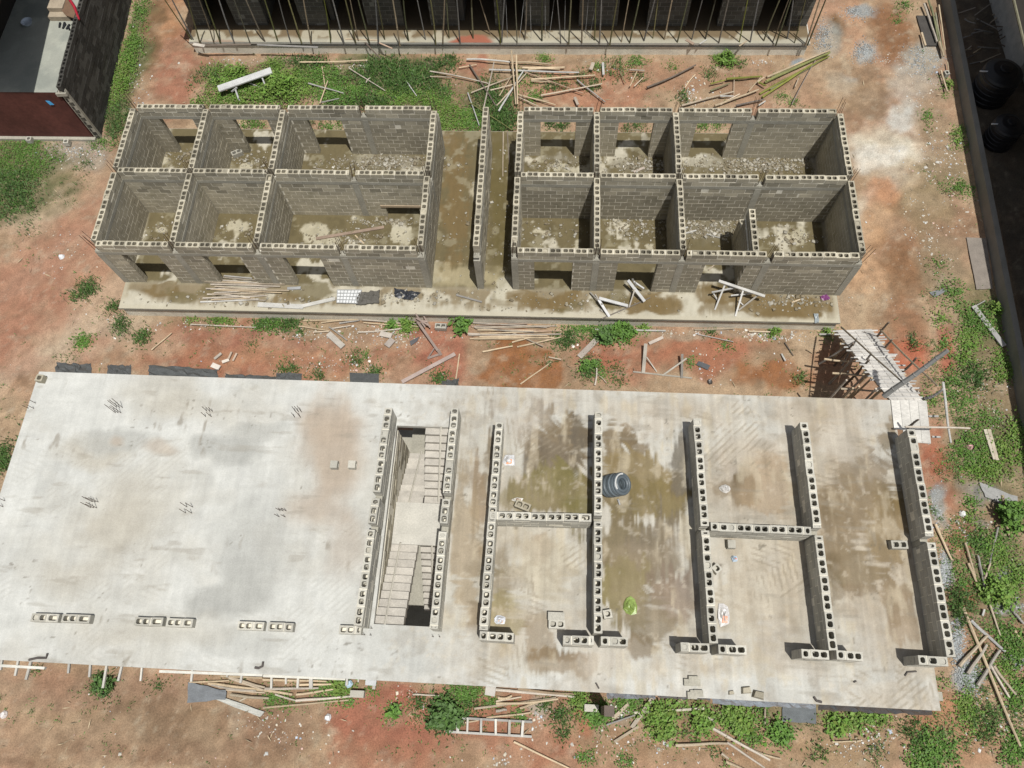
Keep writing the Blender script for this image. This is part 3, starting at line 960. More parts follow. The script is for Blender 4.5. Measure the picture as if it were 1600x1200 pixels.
mb = MB()
zt, zb = ZD - 0.004, ZD - 0.17
dbox(mb, DX0, WELL[0], DY0, DY1, zb, zt)
dbox(mb, WELL[1], DX1, DY0, DY1, zb, zt)
dbox(mb, WELL[0], WELL[1], DY0, WELL[2], zb, zt)
dbox(mb, WELL[0], WELL[1], WELL[3], DY1, zb, zt)
dpart("deck_slab", mb, M['concrete_pale'])
dx = np.concatenate([np.linspace(DX0, WELL[0], 268), np.linspace(WELL[0], WELL[1], 40)[1:], np.linspace(WELL[1], DX1, 300)[1:]])
dy = np.concatenate([np.linspace(DY0, WELL[2], 36), np.linspace(WELL[2], WELL[3], 140)[1:], np.linspace(WELL[3], DY1, 34)[1:]])
dsheet = grid_sheet("deck_surface", dx, dy, lambda X, Y: ZD + 0 * X, deck_col, M['slab'],
                    keep=lambda X, Y: ~((X > WELL[0]) & (X < WELL[1]) & (Y > WELL[2]) & (Y < WELL[3])), rot=drot)
link("deck_surface", dsheet, deck, dl)
# walls and columns that carry the deck
mb = MB()
for x0, x1 in ((-13.5, -2.2), (0.1, 12.95)):
    dbox(mb, x0, x1, -7.1, -6.87, GZ - 0.1, zb)
    dbox(mb, x0, x1, -13.3, -13.08, GZ - 0.1, zb)
for x in (-13.6, 12.95):
    dbox(mb, x, x + 0.225, -13.3, -6.87, GZ - 0.1, zb)
dpart("lower_wall", mb, M['block'])
mb = MB()
for k in range(10):
    x = -13.4 + k * 2.95
    dbox(mb, x, x + 0.225, DY0 + 0.25, DY0 + 0.47, GZ - 0.1, zb)
    dbox(mb, x, x + 0.225, DY1 - 0.47, DY1 - 0.25, GZ - 0.1, zb)
dpart("support_column", mb, M['concrete'])
mb = MB()
dbox(mb, DX0 + 0.3, DX1 - 0.3, DY0 + 0.2, DY1 - 0.2, GZ - 0.1, 0.0)
dpart("lower_floor", mb, M['concrete'])
# stair-well side walls below the deck
for x0, x1 in ((WELL[0] - 0.232, WELL[0] - 0.004), (WELL[1] + 0.004, WELL[1] + 0.232)):
    w = Walls(deck, M['block'], M['mortar'])
    a, b = drot((x0 + x1) / 2, -13.0), drot((x0 + x1) / 2, -7.2)
    w.wall(a[0], a[1], b[0], b[1], [k * CP for k in range(16)], top_holes=False, name="stair_wall", jit=0.012)
    w.finish(120)
# two dog-leg stairs sharing one landing
ZL, ZF = 2.75, 1.45
YW0, YW1 = -13.02, -7.16
YL1, YL0 = to_deck(*pt(690, 787, ZL)[:2])[1], to_deck(*pt(640, 851, ZL)[:2])[1]
XW0, XMID, XW1 = WELL[0] + 0.01, (WELL[0] + WELL[1]) / 2, WELL[1] - 0.01


def flight(x0, x1, ya, za, yb, zb_, n, mat, name="stair_flight"):
    """steps from (ya, za) down to (yb, zb_)"""
    root = None
    hz = (za - zb_) / n
    for k in range(n):
        y0, y1 = ya + (yb - ya) * k / n, ya + (yb - ya) * (k + 1) / n
        ztop = za - hz * (k + 0.0) - (hz if True else 0)
        mb = MB()
        lo, hi = min(y0, y1), max(y0, y1)
        dbox(mb, x0, x1, lo + 0.006, hi - 0.006, ztop - hz - 0.14, ztop - random.uniform(0, .012))
        o = link("stair_tread", mb.mesh("stair_tread", mat), deck, dl)
        v = random.uniform(.86, 1.06)
        o.color = (.385 * v, .36 * v, .315 * v, 1)
    mb = MB()
    xm = (x0 + x1) / 2 + random.uniform(-0.1, 0.1)
    a, b = drot(xm, ya), drot(xm + random.uniform(-0.08, 0.08), yb)
    mb.tube([(a[0], a[1], za + 0.02), (b[0], b[1], zb_ + 0.22)], 0.028, 4)
    o = link("batten", mb.mesh("batten", M['timber']), deck, dl)
    o.color = (0.5, 0.47, 0.40, 1)


g = 0.035
flight(XW0, XMID - g, YW0, ZD, YL0, ZL, 10, M['plain'])
flight(XMID + g, XW1, YW1, ZD, YL1, ZL, 10, M['plain'])
flight(XMID + g, XW1, YL0, ZL, YW0 + 0.75, 0.75, 10, M['plain'])
flight(XW0, XMID - g, YL1, ZL, YW1 - 0.1, ZF, 9, M['plain'])
mb = MB()
dbox(mb, XW0, XW1, YL1 + .3, YW1 + 1.2, ZF - .3, ZF - .15)
dpart("lower_landing", mb, M['concrete'])
mb = MB()
dbox(mb, XW0, XW1, YL0 + 0.004, YL1 - 0.004, ZL - 0.16, ZL)
dpart("stair_landing", mb, M['concrete_pale'])

# ------------------------------------------------------------------ block walls standing on the deck
ZW = ZD + 0.004
ZT = ZW + 3 * CP + BH


def top_pt(u, v):
    return pt(u, v, ZT)


def deck_wall(label, back, front, segs, courses=4, T=0.225, side=-1, name="block_wall", step=()):
    """back/front: photo positions of the right top edge; segs: photo rows between which blocks stand"""
    A, Bp = top_pt(*back), top_pt(*front)
    d = (Bp - A)
    d.z = 0
    nrm = Vector((d.y, -d.x, 0)).normalized()          # to the west
    if nrm.x > 0:
        nrm = -nrm
    A2, B2 = A + nrm * T / 2, Bp + nrm * T / 2
    L = d.length
    fv = lambda v: (top_pt(back[0] + (front[0] - back[0]) * (v - back[1]) / (front[1] - back[1]), v) - A).length
    root = thing(name, label, "block wall", (A2.x, A2.y, ZW), math.atan2(d.y, d.x))
    gaps = []
    ss = [(fv(a), fv(b)) for a, b in segs]
    for (a0, a1), (b0, b1) in zip(ss[:-1], ss[1:]):
        if b0 > a1:
            gaps.append((a1, b0))
    W = Walls(root, M['block_new'], M['mortar'], direct=True)
    W.wall(0, 0, L, 0, [k * CP for k in range(courses)], T=T, gaps=gaps, name="mortar_bed")
    W.finish()
    for a, b in gaps:
        if b - a > 0.12:
            mb = MB()
            mb.box(a + 0.01, b - 0.01, -T / 2 + 0.012, T / 2 - 0.012, 0, 0.5)
            link("column_stub", mb.mesh("column_stub", M['concrete']), root)
    return root


deck_wall("waist-high hollow-block wall on the deck along the west edge of the stair well", (612.5, 637.5), (566, 978), [(637.5, 769), (779, 818), (828, 978)])
deck_wall("waist-high hollow-block wall on the deck along the east edge of the stair well", (716.5, 637.5), (684, 983), [(637.5, 771), (780, 818), (831, 983)])
deck_wall("hollow-block wall on the deck meeting the cross wall beside the white paper sack", (786, 660), (762, 985), [(660, 985)])
deck_wall("hollow-block wall on the deck with the grey pipe coil leaning against it", (941, 643.5), (941, 990), [(643.5, 806), (815, 990)])
deck_wall("hollow-block wall on the deck between the pipe coil's bay and the crumpled white sack", (1095, 654), (1122, 1005), [(654, 822), (829, 1005)])
deck_wall("hollow-block wall on the deck, second from the east edge, with a cross wall on its west side", (1262.5, 660), (1309, 1016), [(660, 825), (837, 1016)])
deck_wall("hollow-block wall at the deck's east edge with uneven top blocks and a wide shadow", (1430, 671), (1493, 1027), [(671, 838), (848, 1027)])


def cross_wall(label, u0, v0, u1, v1, courses=4, name="block_wall", gaps=()):
    """front top edge given from west to east"""
    zt_ = ZW + (courses - 1) * CP + BH
    A, Bp = pt(u0, v0, zt_), pt(u1, v1, zt_)
    d = Bp - A
    n = Vector((-d.y, d.x, 0)).normalized()
    A2 = A + n * HT
    root = thing(name, label, "block wall", (A2.x, A2.y, ZW), math.atan2(d.y, d.x))
    W = Walls(root, M['block_new'], M['mortar'], direct=True)
    W.wall(0, 0, d.length, 0, [k * CP for k in range(courses)], gaps=gaps, name="mortar_bed")
    W.finish()
    return root


cross_wall("cross wall of hollow blocks closing the bay behind the paired loose blocks", 765, 811.5, 924, 815.5)
cross_wall("cross wall of hollow blocks closing the bay in front of the crumpled white sack", 1111, 829, 1268, 836)
for lab, u0, v0, u1, v1, c in (
        ("single-course block stub at the foot of the stair well's west wall", 529, 990, 564, 991.5, 1),
        ("short block pier turning off the wall beside the blue and white sack", 749, 1000, 802, 1003, 4),
        ("short block pier in front of the loose paired blocks, west of the coil wall's end", 880, 1007, 928, 1008.5, 4),
        ("short block pier on the lime green bag's side of the coil wall's end", 939, 1008.5, 981, 1010, 4),
        ("short block pier on the west side of the torn white and orange sack's wall end", 1064, 1018, 1109, 1020, 4),
        ("short block pier below the torn white and orange sack", 1123, 1021, 1167, 1023, 4),
        ("short block pier west of the end of the second wall from the deck's east edge", 1253, 1028, 1296, 1031, 4),
        ("short block pier with a solid end block, beside the deck's southeast pier", 1308, 1030, 1349, 1033, 4),
        ("short block pier at the deck's southeast corner, turning off the edge wall", 1436, 1038, 1482, 1041, 4)):
    cross_wall(lab, u0, v0, u1, v1, c, name="block_pier")
for i, (u0, v0, u1, v1) in enumerate(((47, 971, 90, 972.5), (95, 972.5, 139, 974), (209, 977, 253, 978.5), (259, 979, 300, 980.5), (370, 984, 411, 985.5), (418, 985.5, 457, 987))):
    cross_wall(("west" if i % 2 == 0 else "east") + " half of the one-course block row " + ("nearest the deck's west edge", "midway along the bare deck", "closest to the stair well")[i // 2],
               u0, v0, u1, v1, 1, name="block_row")

# ------------------------------------------------------------------ the rear building under bamboo scaffolding
RX0, RX1, RY0, RYW = -14.52, 13.98, 12.93, 13.97
rear = thing("scaffolded_building", "shaded block building behind the weeds with bamboo props standing along its front", "unfinished building", (0, 14, GZ))
rl = -rear.location
mb = MB()
mb.box(RX0 + 0.03, RX1 - 0.03, RY0 + 0.06, 20.97, GZ - 0.15, -0.29)
link("fill", mb.mesh("fill", M['mortar']), rear, rl)
mb = MB()
mb.box(RX0 - 0.02, RX1 + 0.02, RY0 - 0.02, 21, -0.11, -0.004)

link("slab_edge", mb.mesh("slab_edge", M['concrete_pale']), rear, rl)


def rear_col(X, Y):
    P = Paint(X, Y, 0.0, lin(140, 122, 94), 0.2, 0.5, 131)
    n = fbm(X, Y, 0.7, 4, 132)
    P.mix(smooth(0.52, 0.60, n) * 0.85 * smooth(13.85, 13.6, Y), lin(206, 198, 174))
    P.mix(smooth(13.6, 14.1, Y) * .8, lin(96, 84, 66))  # shade painted in: floor colour darkens inward so the openings look dark
    P.mix(smooth(RY0 + 0.35, RY0 + 0.1, Y + (n - 0.5) * 0.5) * 0.8, lin(208, 204, 184))
    P.blob(738, 66, 34, 12, lin(182, 112, 88), 0.98, soft=0.2)
    P.blob(640, 72, 24, 6, lin(172, 152, 118), 0.8)
    P.blob(350, 66, 40, 4, lin(176, 136, 112), 0.6)
    return P.rgba()


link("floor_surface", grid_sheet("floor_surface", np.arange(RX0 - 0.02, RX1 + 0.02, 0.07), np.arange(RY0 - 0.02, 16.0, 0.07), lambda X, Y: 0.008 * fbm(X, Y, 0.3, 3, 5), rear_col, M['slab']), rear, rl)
pw = Walls(rear, M['block'], M['mortar'])
pw.wall(RX0, RY0 + HT, RX1, RY0 + HT, [GZ - .03, GZ + CP - .03, GZ + 2 * CP - .03], top_holes=False, name="plinth_wall", jit=0.008)
xw = lambda u: pt(u, 40, 0)[0]
op = [(xw(a), xw(b)) for a, b in ((330, 370), (419, 473), (515, 575), (632, 674), (716, 774), (787, 820), (858, 904), (964, 1010), (1072, 1120), (1182, 1228))]
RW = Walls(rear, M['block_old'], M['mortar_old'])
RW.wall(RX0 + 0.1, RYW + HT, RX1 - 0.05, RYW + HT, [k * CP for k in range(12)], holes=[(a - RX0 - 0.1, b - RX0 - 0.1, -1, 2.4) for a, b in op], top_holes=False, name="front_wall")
pw.finish(190)
RW.finish(300)
mb = MB()
mb.box(RX0 + 0.1, RX1 - 0.05, 17.4, 17.6, 0, 2.9)
mb.box(RX0 + 0.1, RX0 + 0.3, 14.3, 17.4, 0, 2.9)
mb.box(RX1 - 0.25, RX1 - 0.05, 14.3, 17.4, 0, 2.9)
for x in (-11.1, -8.0, -1.9, 1.2, 4.4, 7.5):
    mb.box(x, x + 0.22, 14.3, 17.4, 0, 2.9)
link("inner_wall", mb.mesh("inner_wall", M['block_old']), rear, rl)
mb = MB()
mb.box(RX0 - 0.15, RX1 + 0.1, 12.93, 21, 2.95, 3.12)
mb.box(RX0 + 0.2, RX1 - 0.2, 13.3, 21, 3.12, 6.2)
link("upper_deck", mb.mesh("upper_deck", M['concrete']), rear, rl)

# one pole and one plank mesh serve all of them
mb = MB()
zz, rr = [], []
for k in range(7):
    z = k / 6
    for dz, r in ((0.0, 1.0), (0.012, 1.16), (0.024, 1.0)) if 0 < k < 6 else ((0.0, 1.0),):
        zz.append(z + dz)
        rr.append(r * (1 - 0.28 * z))
nn = 7
POLES = []
for bend, ph in ((0.15, 0.0), (0.5, 1.2), (0.9, 2.6), (0.35, 4.0)):
    mb = MB()
    mb.add([(bend * math.sin(z * 3.1) * math.cos(ph) + 0.12 * math.sin(z * 9 + ph) + r * math.cos(2 * math.pi * j / nn), bend * math.sin(z * 4.4 + ph) * 0.7 + r * math.sin(2 * math.pi * j / nn), z) for z, r in zip(zz, rr) for j in range(nn)],
           [(i * nn + j, i * nn + (j + 1) % nn, (i + 1) * nn + (j + 1) % nn, (i + 1) * nn + j) for i in range(len(zz) - 1) for j in range(nn)] + [tuple(range(nn - 1, -1, -1)), tuple((len(zz) - 1) * nn + j for j in range(nn))])
    POLES.append(mb.mesh("pole", M['pole']))
mb = MB()
mb.add([(-0.5, -0.5, 0), (0.5, -0.5, 0), (0.5, 0.5, 0), (-0.5, 0.5, 0), (-0.49, -0.5, 0.5), (0.5, -0.48, 0.5), (0.48, 0.5, 0.5), (-0.5, 0.47, 0.5), (-0.5, -0.46, 1), (0.47, -0.5, 1), (0.5, 0.5, 1), (-0.48, 0.5, 1)],
       [(3, 2, 1, 0), (0, 1, 5, 4), (1, 2, 6, 5), (2, 3, 7, 6), (3, 0, 4, 7), (4, 5, 9, 8), (5, 6, 10, 9), (6, 7, 11, 10), (7, 4, 8, 11), (8, 9, 10, 11)])
PLANK = mb.mesh("plank", M['timber'])
CAN = (0.46, 0.365, 0.245)
WHT = (0.43, 0.42, 0.385)
GRN = (0.20, 0.21, 0.045)
DKB = (0.13, 0.10, 0.075)
GRY = (0.28, 0.265, 0.24)
RDW = (0.34, 0.24, 0.17)


def stick(p0, p1, w, color, kind='pole', label=None, cat=None, group=None, parent=None, name=None, thick=None, roll=0.0):
    p0, p1 = Vector(p0), Vector(p1)
    d = p1 - p0
    nm = name or ("bamboo_pole" if kind == 'pole' else "plank")
    o = link(nm, random.choice(POLES) if kind == 'pole' else PLANK, parent, p0 if parent is None else p0 - parent.location)
    q = d.to_track_quat('Z', 'Y')
    if kind == 'pole':
        o.scale = (w, w, d.length)
        q = q @ Matrix.Rotation(random.uniform(0, 6), 3, 'Z').to_quaternion()
    else:
        o.scale = (w, thick or 0.035, d.length)
        q = q @ Matrix.Rotation(roll, 3, 'Z').to_quaternion()
    o.rotation_euler = q.to_euler()
    v, g_ = random.uniform(0.68, 1.05), random.choice((0, 0, .25, .5)) if kind == 'pole' else random.uniform(0, .3)
    lm = sum(color) / 3
    o.color = tuple((c * (1 - g_) + lm * g_) * v for c in color) + (1,)
    if parent is None:
        tag(o, label, cat or ("bamboo pole" if kind == 'pole' else "plank"), group)
    return o


def ground_stick(u0, v0, u1, v1, color=CAN, w=0.035, z=GZ, kind='pole', label=None, group=None, cat=None, h0=0.0, h1=0.0, thick=None, name=None, parent=None):
    r = w if kind == 'pole' else (thick or 0.035) / 2
    b = z + r + 0.035 * (z < -0.1)
    return stick(pt(u0, v0, b + h0), pt(u1, v1, b + h1), w, color, kind, label, cat, group, parent, name, thick)


def sub_on_ray(u, v, x=None, y=None):
    """the point of a sight line at a known depth y"""
    d = CF * FPX + CR * (u - 800) - CU * (v - 600)
    t = (y - CY) / d.y
    return Vector((CX + t * d.x, y, CZ + t * d.z))


PROPS = [(299, 62, 258), (302, 62, 269), (312, 67, 294), (334, 66, 311), (344, 67, 321), (366, 67, 343), (390, 66, 366), (414, 65, 385), (434, 64, 414), (454, 66, 436), (471, 67, 451), (486, 69, 474),
         (517, 66, 506), (538, 69, 520), (556, 67, 540), (560, 64, 547), (577, 67, 560), (591, 69, 587), (601, 62, 590), (625, 72, 614), (638, 64, 631), (665, 62, 652), (681, 69, 672), (692, 67, 695), (702, 60, 698),
         (719, 67, 714), (739, 60, 737), (766, 54, 750), (782, 67, 775), (784, 66, 788), (808, 67, 805), (820, 62, 822), (847, 64, 847), (876, 67, 871), (889, 69, 892), (909, 67, 911), (929, 63, 931), (937, 67, 940), (953, 71, 964),
         (971, 66, 982), (984, 67, 999), (1006, 64, 1023), (1020, 60, 1028), (1038, 62, 1050), (1058, 66, 1075), (1081, 62, 1097), (1102, 61, 1118), (1123, 67, 1138), (1155, 66, 1168), (1172, 66, 1185), (1193, 64, 1219),
         (1207, 66, 1232), (1212, 71, 1236), (1230, 60, 1240), (1241, 67, 1259), (1258, 71, 1281), (1261, 71, 1290)]
OPENINGS = ((330, 370), (419, 473), (515, 575), (632, 674), (716, 774), (787, 820), (858, 904), (964, 1010), (1072, 1120), (1182, 1228))
ORD = ("first", "second", "third", "fourth", "fifth", "sixth", "seventh", "eighth", "ninth", "tenth", "last")


def prop_label(u, i):
    tone = ("green", "tan", "olive", "grey")[(i * 7) % 4]
    for k, (a, b) in enumerate(OPENINGS):
        if u < a:
            return "%s bamboo prop before the %s wall pier of the rear building from the west" % (tone, ORD[k])
        if u <= b:
            return "%s bamboo prop before the %s dark opening of the rear building from the west" % (tone, ORD[k])
    return tone + " bamboo prop before the last wall pier at the rear building's east end"


for i, (u, v, ut) in enumerate(PROPS):
    b = pt(u, v, 0.0)
    tp = sub_on_ray(ut, 0, y=b.y + random.uniform(-0.05, 0.12))
    k = (2.95 - b.z) / (tp.z - b.z)
    tp = b + (tp - b) * k
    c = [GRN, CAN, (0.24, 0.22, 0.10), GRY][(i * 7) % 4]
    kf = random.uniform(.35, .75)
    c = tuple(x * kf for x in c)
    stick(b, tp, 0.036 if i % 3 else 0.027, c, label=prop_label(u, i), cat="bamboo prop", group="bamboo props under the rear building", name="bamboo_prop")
for i, u in enumerate((793, 812, 830, 852, 858, 882, 914, 921)):
    b = pt(u, 60, 0.0)
    stick(b, b + Vector((random.uniform(-0.05, 0.35), 0.1, 2.95)), 0.008, (0.5, 0.5, 0.48), label="thin pale cord hanging between the props of the rear building", cat="cord", group="cords hanging from the rear building", name="hanging_cord")
# offcuts and boards lying on the rear plinth
for (u0, v0, u1, v1, c, w, l) in ((316, 71, 392, 69.5, DKB, 0.10, "dark board lying near the west end of the rear plinth's ledge"), (402, 70, 497, 74, GRY, 0.09, "long grey board lying on the rear plinth's ledge"),
                                  (540, 61, 590, 63, CAN, 0.06, "pale batten lying along the rear plinth's ledge among the props"), (590, 66, 613, 76, RDW, 0.06, "reddish batten lying askew on the rear plinth"),
                                  (1072, 62, 1084, 69, RDW, 0.14, "short orange-brown board tilted on the rear plinth"), (1155, 72, 1167, 64, CAN, 0.06, "short pale batten at the foot of the props near the rear plinth's east part"),
                                  (302, 69, 320, 72, (0.5, 0.45, 0.38), 0.16, "short pale board at the west corner of the rear plinth"), (1093, 69, 1104, 62, WHT, 0.05, "small white batten on the rear plinth beside a tilted board"),
                                  (570, 66, 595, 92, DKB, 0.05, "dark stick leaning off the rear plinth into the weeds")):
    ground_stick(u0, v0, u1, v1, c, w, 0.0, 'plank', l, h1=0.0 if v1 < 80 else -0.45)

# ------------------------------------------------------------------ neighbour on the west: terrace house
nb = thing("terrace_house", "neighbouring house with maroon front wall and a concrete terrace edged by a block parapet", "house", (-17.64, 7.57, GZ))
nl = -nb.location
ZTR = 2.05
A0 = pt(158, 218, GZ)
A0.z = 0
NY = A0.y + .05
A1 = A0 + Vector((-.81, 10.93, 0))
dirn = (A1 - A0).normalized()
nrw = Vector((-dirn.y, dirn.x, 0))
wall_rot = math.atan2(dirn.y, dirn.x)
en = thing("terrace_side_wall", "tall dark block wall with hollow top blocks along the weedy strip, side of the terrace house", "block wall", (A0.x + nrw.x * 0.12, A0.y + 0.05, GZ), wall_rot)
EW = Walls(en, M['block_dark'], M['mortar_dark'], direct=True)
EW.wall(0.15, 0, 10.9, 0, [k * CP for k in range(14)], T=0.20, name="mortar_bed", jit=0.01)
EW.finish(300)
mb = MB()
mb.box(0, 0.14, -0.13, 0.13, 0, 2.86)
mb.box(-0.06, 0.14, -0.14, 0.3, 2.64, 2.80)
link("corner_post", mb.mesh("corner_post", M['concrete']), en)
mb = MB()
mb.add([(-26, NY, GZ), (A0.x - .34, NY, GZ), (-18.8, 18.5, GZ), (-26, 18.5, GZ), (-26, NY, ZTR), (A0.x - .34, NY, ZTR), (-18.8, 18.5, ZTR), (-26, 18.5, ZTR)],
       [(0, 1, 5, 4), (1, 2, 6, 5), (2, 3, 7, 6), (3, 0, 4, 7), (4, 5, 6, 7)])
link("front_wall", mb.mesh("front_wall", M['maroon']), nb, nl)


def terr_col(X, Y):
    P = Paint(X, Y, ZTR, lin(182, 184, 172), 0.3, 0.8, 151)
    n, n2 = fbm(X, Y, 1.4, 5, 152), fbm(X, Y, 0.4, 4, 153)
    P.mix(smooth(0.45, 0.68, n) * 0.6, lin(150, 156, 148))
    P.mix(smooth(0.55, 0.7, n2) * 0.35, lin(206, 208, 192))
    return P.rgba()


tx = np.arange(-26, -17.7, 0.1)
link("terrace_floor", grid_sheet("terrace_floor", tx, np.arange(NY, 18.5, 0.1), lambda X, Y: ZTR + 0.004 + 0 * X, terr_col, M['slab'],
                                 keep=lambda X, Y: X < A0.x - .31 - (Y - NY) * 0.0754), nb, nl)
mb = MB()
mb.box(-25, A0.x - .2, NY - .17, NY - .01, GZ - 0.05, GZ + 0.12)
link("footing", mb.mesh("footing", M['concrete']), nb, nl)
# roof high over the west part of the terrace: it lies outside the picture and shades the floor
c0 = pt(53, 145, ZTR)
c1 = pt(77, 38, ZTR)
hr = 3.2
off = Vector((-SUN_DIR.x / SUN_DIR.z * -hr, -SUN_DIR.y / SUN_DIR.z * -hr, 0))
r0, r1 = c0 - Vector((SUN_DIR.x, SUN_DIR.y, 0)) * (hr / -SUN_DIR.z), c1 - Vector((SUN_DIR.x, SUN_DIR.y, 0)) * (hr / -SUN_DIR.z)
ex = r0 + (r1 - r0) * 3.5
mb = MB()
zr = ZTR + hr
mb.add([(r0.x, r0.y, zr), (ex.x, ex.y, zr), (-34, ex.y, zr + 0.5), (-34, r0.y, zr + 0.5), (r0.x, r0.y, zr + 0.12), (ex.x, ex.y, zr + 0.12), (-34, ex.y, zr + 0.62), (-34, r0.y, zr + 0.62)],
       [(3, 2, 1, 0), (4, 5, 6, 7), (0, 1, 5, 4), (1, 2, 6, 5), (2, 3, 7, 6), (3, 0, 4, 7)])
mb.box(-32, -21.6, 9.4, 18.5, ZTR + 0.005, zr + 0.05)
link("upper_storey", mb.mesh("upper_storey", M['roofing']), nb, nl)
# steps, awning and shoes on the terrace
pa, pb = pt(75, 27, ZTR + 0.2), pt(108, 25, ZTR + 0.2)
mb = MB()
mb.box(pa.x, pb.x, pa.y, pa.y + 0.75, ZTR + 0.005, ZTR + 0.22)
mb.box(pa.x, pb.x - 0.25, pa.y + 0.3, pa.y + 0.8, ZTR + 0.22, ZTR + 0.42)
st_ = link("terrace_step", mb.mesh("terrace_step", M['plain']), nb, nl)
st_.color = (0.30, 0.25, 0.185, 1)
b0, b1 = pt(113, 26, ZTR + 1.0), pt(137, 33, ZTR + 0.9)
mb = MB()
q0, q1, q2, q3 = pt(86, 4, ZTR + 0.36), pt(103, 24, ZTR + 0.32), pt(124, 31, ZTR + 0.30), pt(104, -8, ZTR + 0.40)
mb.add([q0, q1, q2, q3] + [p - Vector((0, 0, 0.05)) for p in (q0, q1, q2, q3)], [(0, 1, 2, 3), (7, 6, 5, 4), (0, 4, 5, 1), (1, 5, 6, 2), (2, 6, 7, 3), (3, 7, 4, 0)])
aw = thing("awning", "brown awning panel with a bright red edge over the terrace corner", "awning", (q2.x, q2.y, ZTR))
p_ = link("panel", mb.mesh("panel", M['plain']), aw, -aw.location)
p_.color = (0.13, 0.08, 0.05, 1)
mb = MB()
mb.tube([q2 + Vector((0, 0, 0.02)), (q2 + q3) / 2 + Vector((0.08, 0, 0.05)), q3 + Vector((0, 0, 0.02))], [0.04, 0.06, 0.06], 6)
p_ = link("red_edge", mb.mesh("red_edge", M['plain']), aw, -aw.location)
p_.color = (0.27, 0.012, 0.025, 1)
for i, (u, v, a) in enumerate(((97.5, 40, 0.1), (104, 42.5, -0.2), (111.5, 43.5, 0.5))):
    c = pt(u, v, ZTR)
    sh = thing("shoes", ("dark pair of shoes nearest the terrace step", "dark pair of shoes in the middle of the three pairs", "dark pair of shoes nearest the block parapet")[i], "shoes", (c.x, c.y, ZTR + 0.005), a)
    for sx in (-0.09, 0.09):
        mb = MB()
        mb.tube([(sx, -0.14, 0.03), (sx * 1.05, 0.0, 0.035), (sx * 1.1, 0.12, 0.03), (sx * 1.1, 0.16, 0.025)], [0.04, 0.045, 0.05, 0.025], 7)
        o = link("shoe", mb.mesh("shoe", M['plain']), sh)
        o.color = (0.012, 0.013, 0.015, 1)
for i, (u, v, w, h, c, l) in enumerate(((44, 37, 0.5, 0.3, (0.45, 0.5, 0.55), "pale basin lying in the shaded part of the terrace"),)):
    p = pt(u, v, ZTR)
    ba = thing("basin", l, "basin", (p.x, p.y, ZTR + 0.005))
    mb = MB()
    mb.lathe([(0.17, 0.0), (0.24, 0.12), (0.25, 0.13), (0.235, 0.13), (0.16, 0.02)], 16)
    o = link("bowl", mb.mesh("bowl", M['plain']), ba)
    o.color = (*c, 1)
q = pt(68, 166, ZTR - 0.45)
mb = MB()
mb.add([(0, 0, 0), (0.16, 0, -0.02), (0.24, 0, -0.22), (0.06, 0, -0.24), (0, -0.012, 0), (0.16, -0.015, -0.02), (0.24, -0.02, -0.22), (0.06, -0.02, -0.24)],
       [(4, 5, 6, 7), (0, 1, 5, 4), (1, 2, 6, 5), (2, 3, 7, 6), (3, 0, 4, 7)])
o = tag(link("notice", mb.mesh("notice", M['plain']), None, (q.x, NY - .02, q.z)), "small bright blue notice stuck on the maroon wall", "notice")
o.color = (0.07, 0.33, 0.62, 1)

# ------------------------------------------------------------------ neighbour on the east: low fence wall, shaded yard, tanks
fz = 0.62
g0, g1 = pt(1471, 0, GZ), pt(1572, 540, GZ)
f0, f1 = g0 + (g0 - g1) * .18, g1 + (g1 - g0) * .95
f0.z = f1.z = 0
fd = (f1 - f0).normalized()
fence = thing("boundary_wall", "low plastered boundary wall with a flat top between the site and the dark yard", "wall", (f0.x, f0.y, GZ), math.atan2(fd.y, fd.x))
mb = MB()
L = (f1 - f0).length
mb.box(0, L, 0.0, 0.22, -0.05, fz)
link("wall_body", mb.mesh("wall_body", M['plaster']), fence)
# the house whose roof shades yard and wall
hx = thing("east_house", "neighbouring house with pale walls and a dark sheet roof at the picture's upper right corner", "house", (24, 5, GZ))
hl = -hx.location
e0, e1 = pt(1464, 0, GZ), pt(1588, 670, GZ)
e0.z = e1.z = 0
zr2 = 3.0
sh2 = Vector((-SUN_DIR.x / -SUN_DIR.z, -SUN_DIR.y / -SUN_DIR.z, 0)) * (zr2 - GZ)
e0b = e0 + (e0 - e1) * 0.35 + sh2
e1b = e1 + (e1 - e0) * 0.75 + sh2
mb = MB()
mb.add([(e0b.x, e0b.y, zr2 - 0.12), (e1b.x, e1b.y, zr2 - 0.12), (34, e1b.y, zr2 + 1.6), (34, e0b.y, zr2 + 1.6), (e0b.x, e0b.y, zr2), (e1b.x, e1b.y, zr2), (34, e1b.y, zr2 + 1.75), (34, e0b.y, zr2 + 1.75)],
       [(0, 1, 2, 3), (7, 6, 5, 4), (4, 5, 1, 0), (5, 6, 2, 1), (6, 7, 3, 2), (7, 4, 0, 3)])
link("roof", mb.mesh("roof", M['roofing']), hx, hl)
mb = MB()
mb.tube([(e0b.x, e0b.y, zr2 - 0.02), (e1b.x, e1b.y, zr2 - 0.02)], 0.05, 6)
o = link("gutter", mb.mesh("gutter", M['plain']), hx, hl)
o.color = (0.16, 0.15, 0.10, 1)
mb = MB()
for x, y0, y1 in ((22.9, 11.6, 18.5), (23.4, -12, 11.6)):
    mb.box(x, x + 6, y0, y1, GZ, zr2 + 0.1)
o = link("house_wall", mb.mesh("house_wall", M['plain']), hx, hl)
o.color = (0.42, 0.41, 0.38, 1)


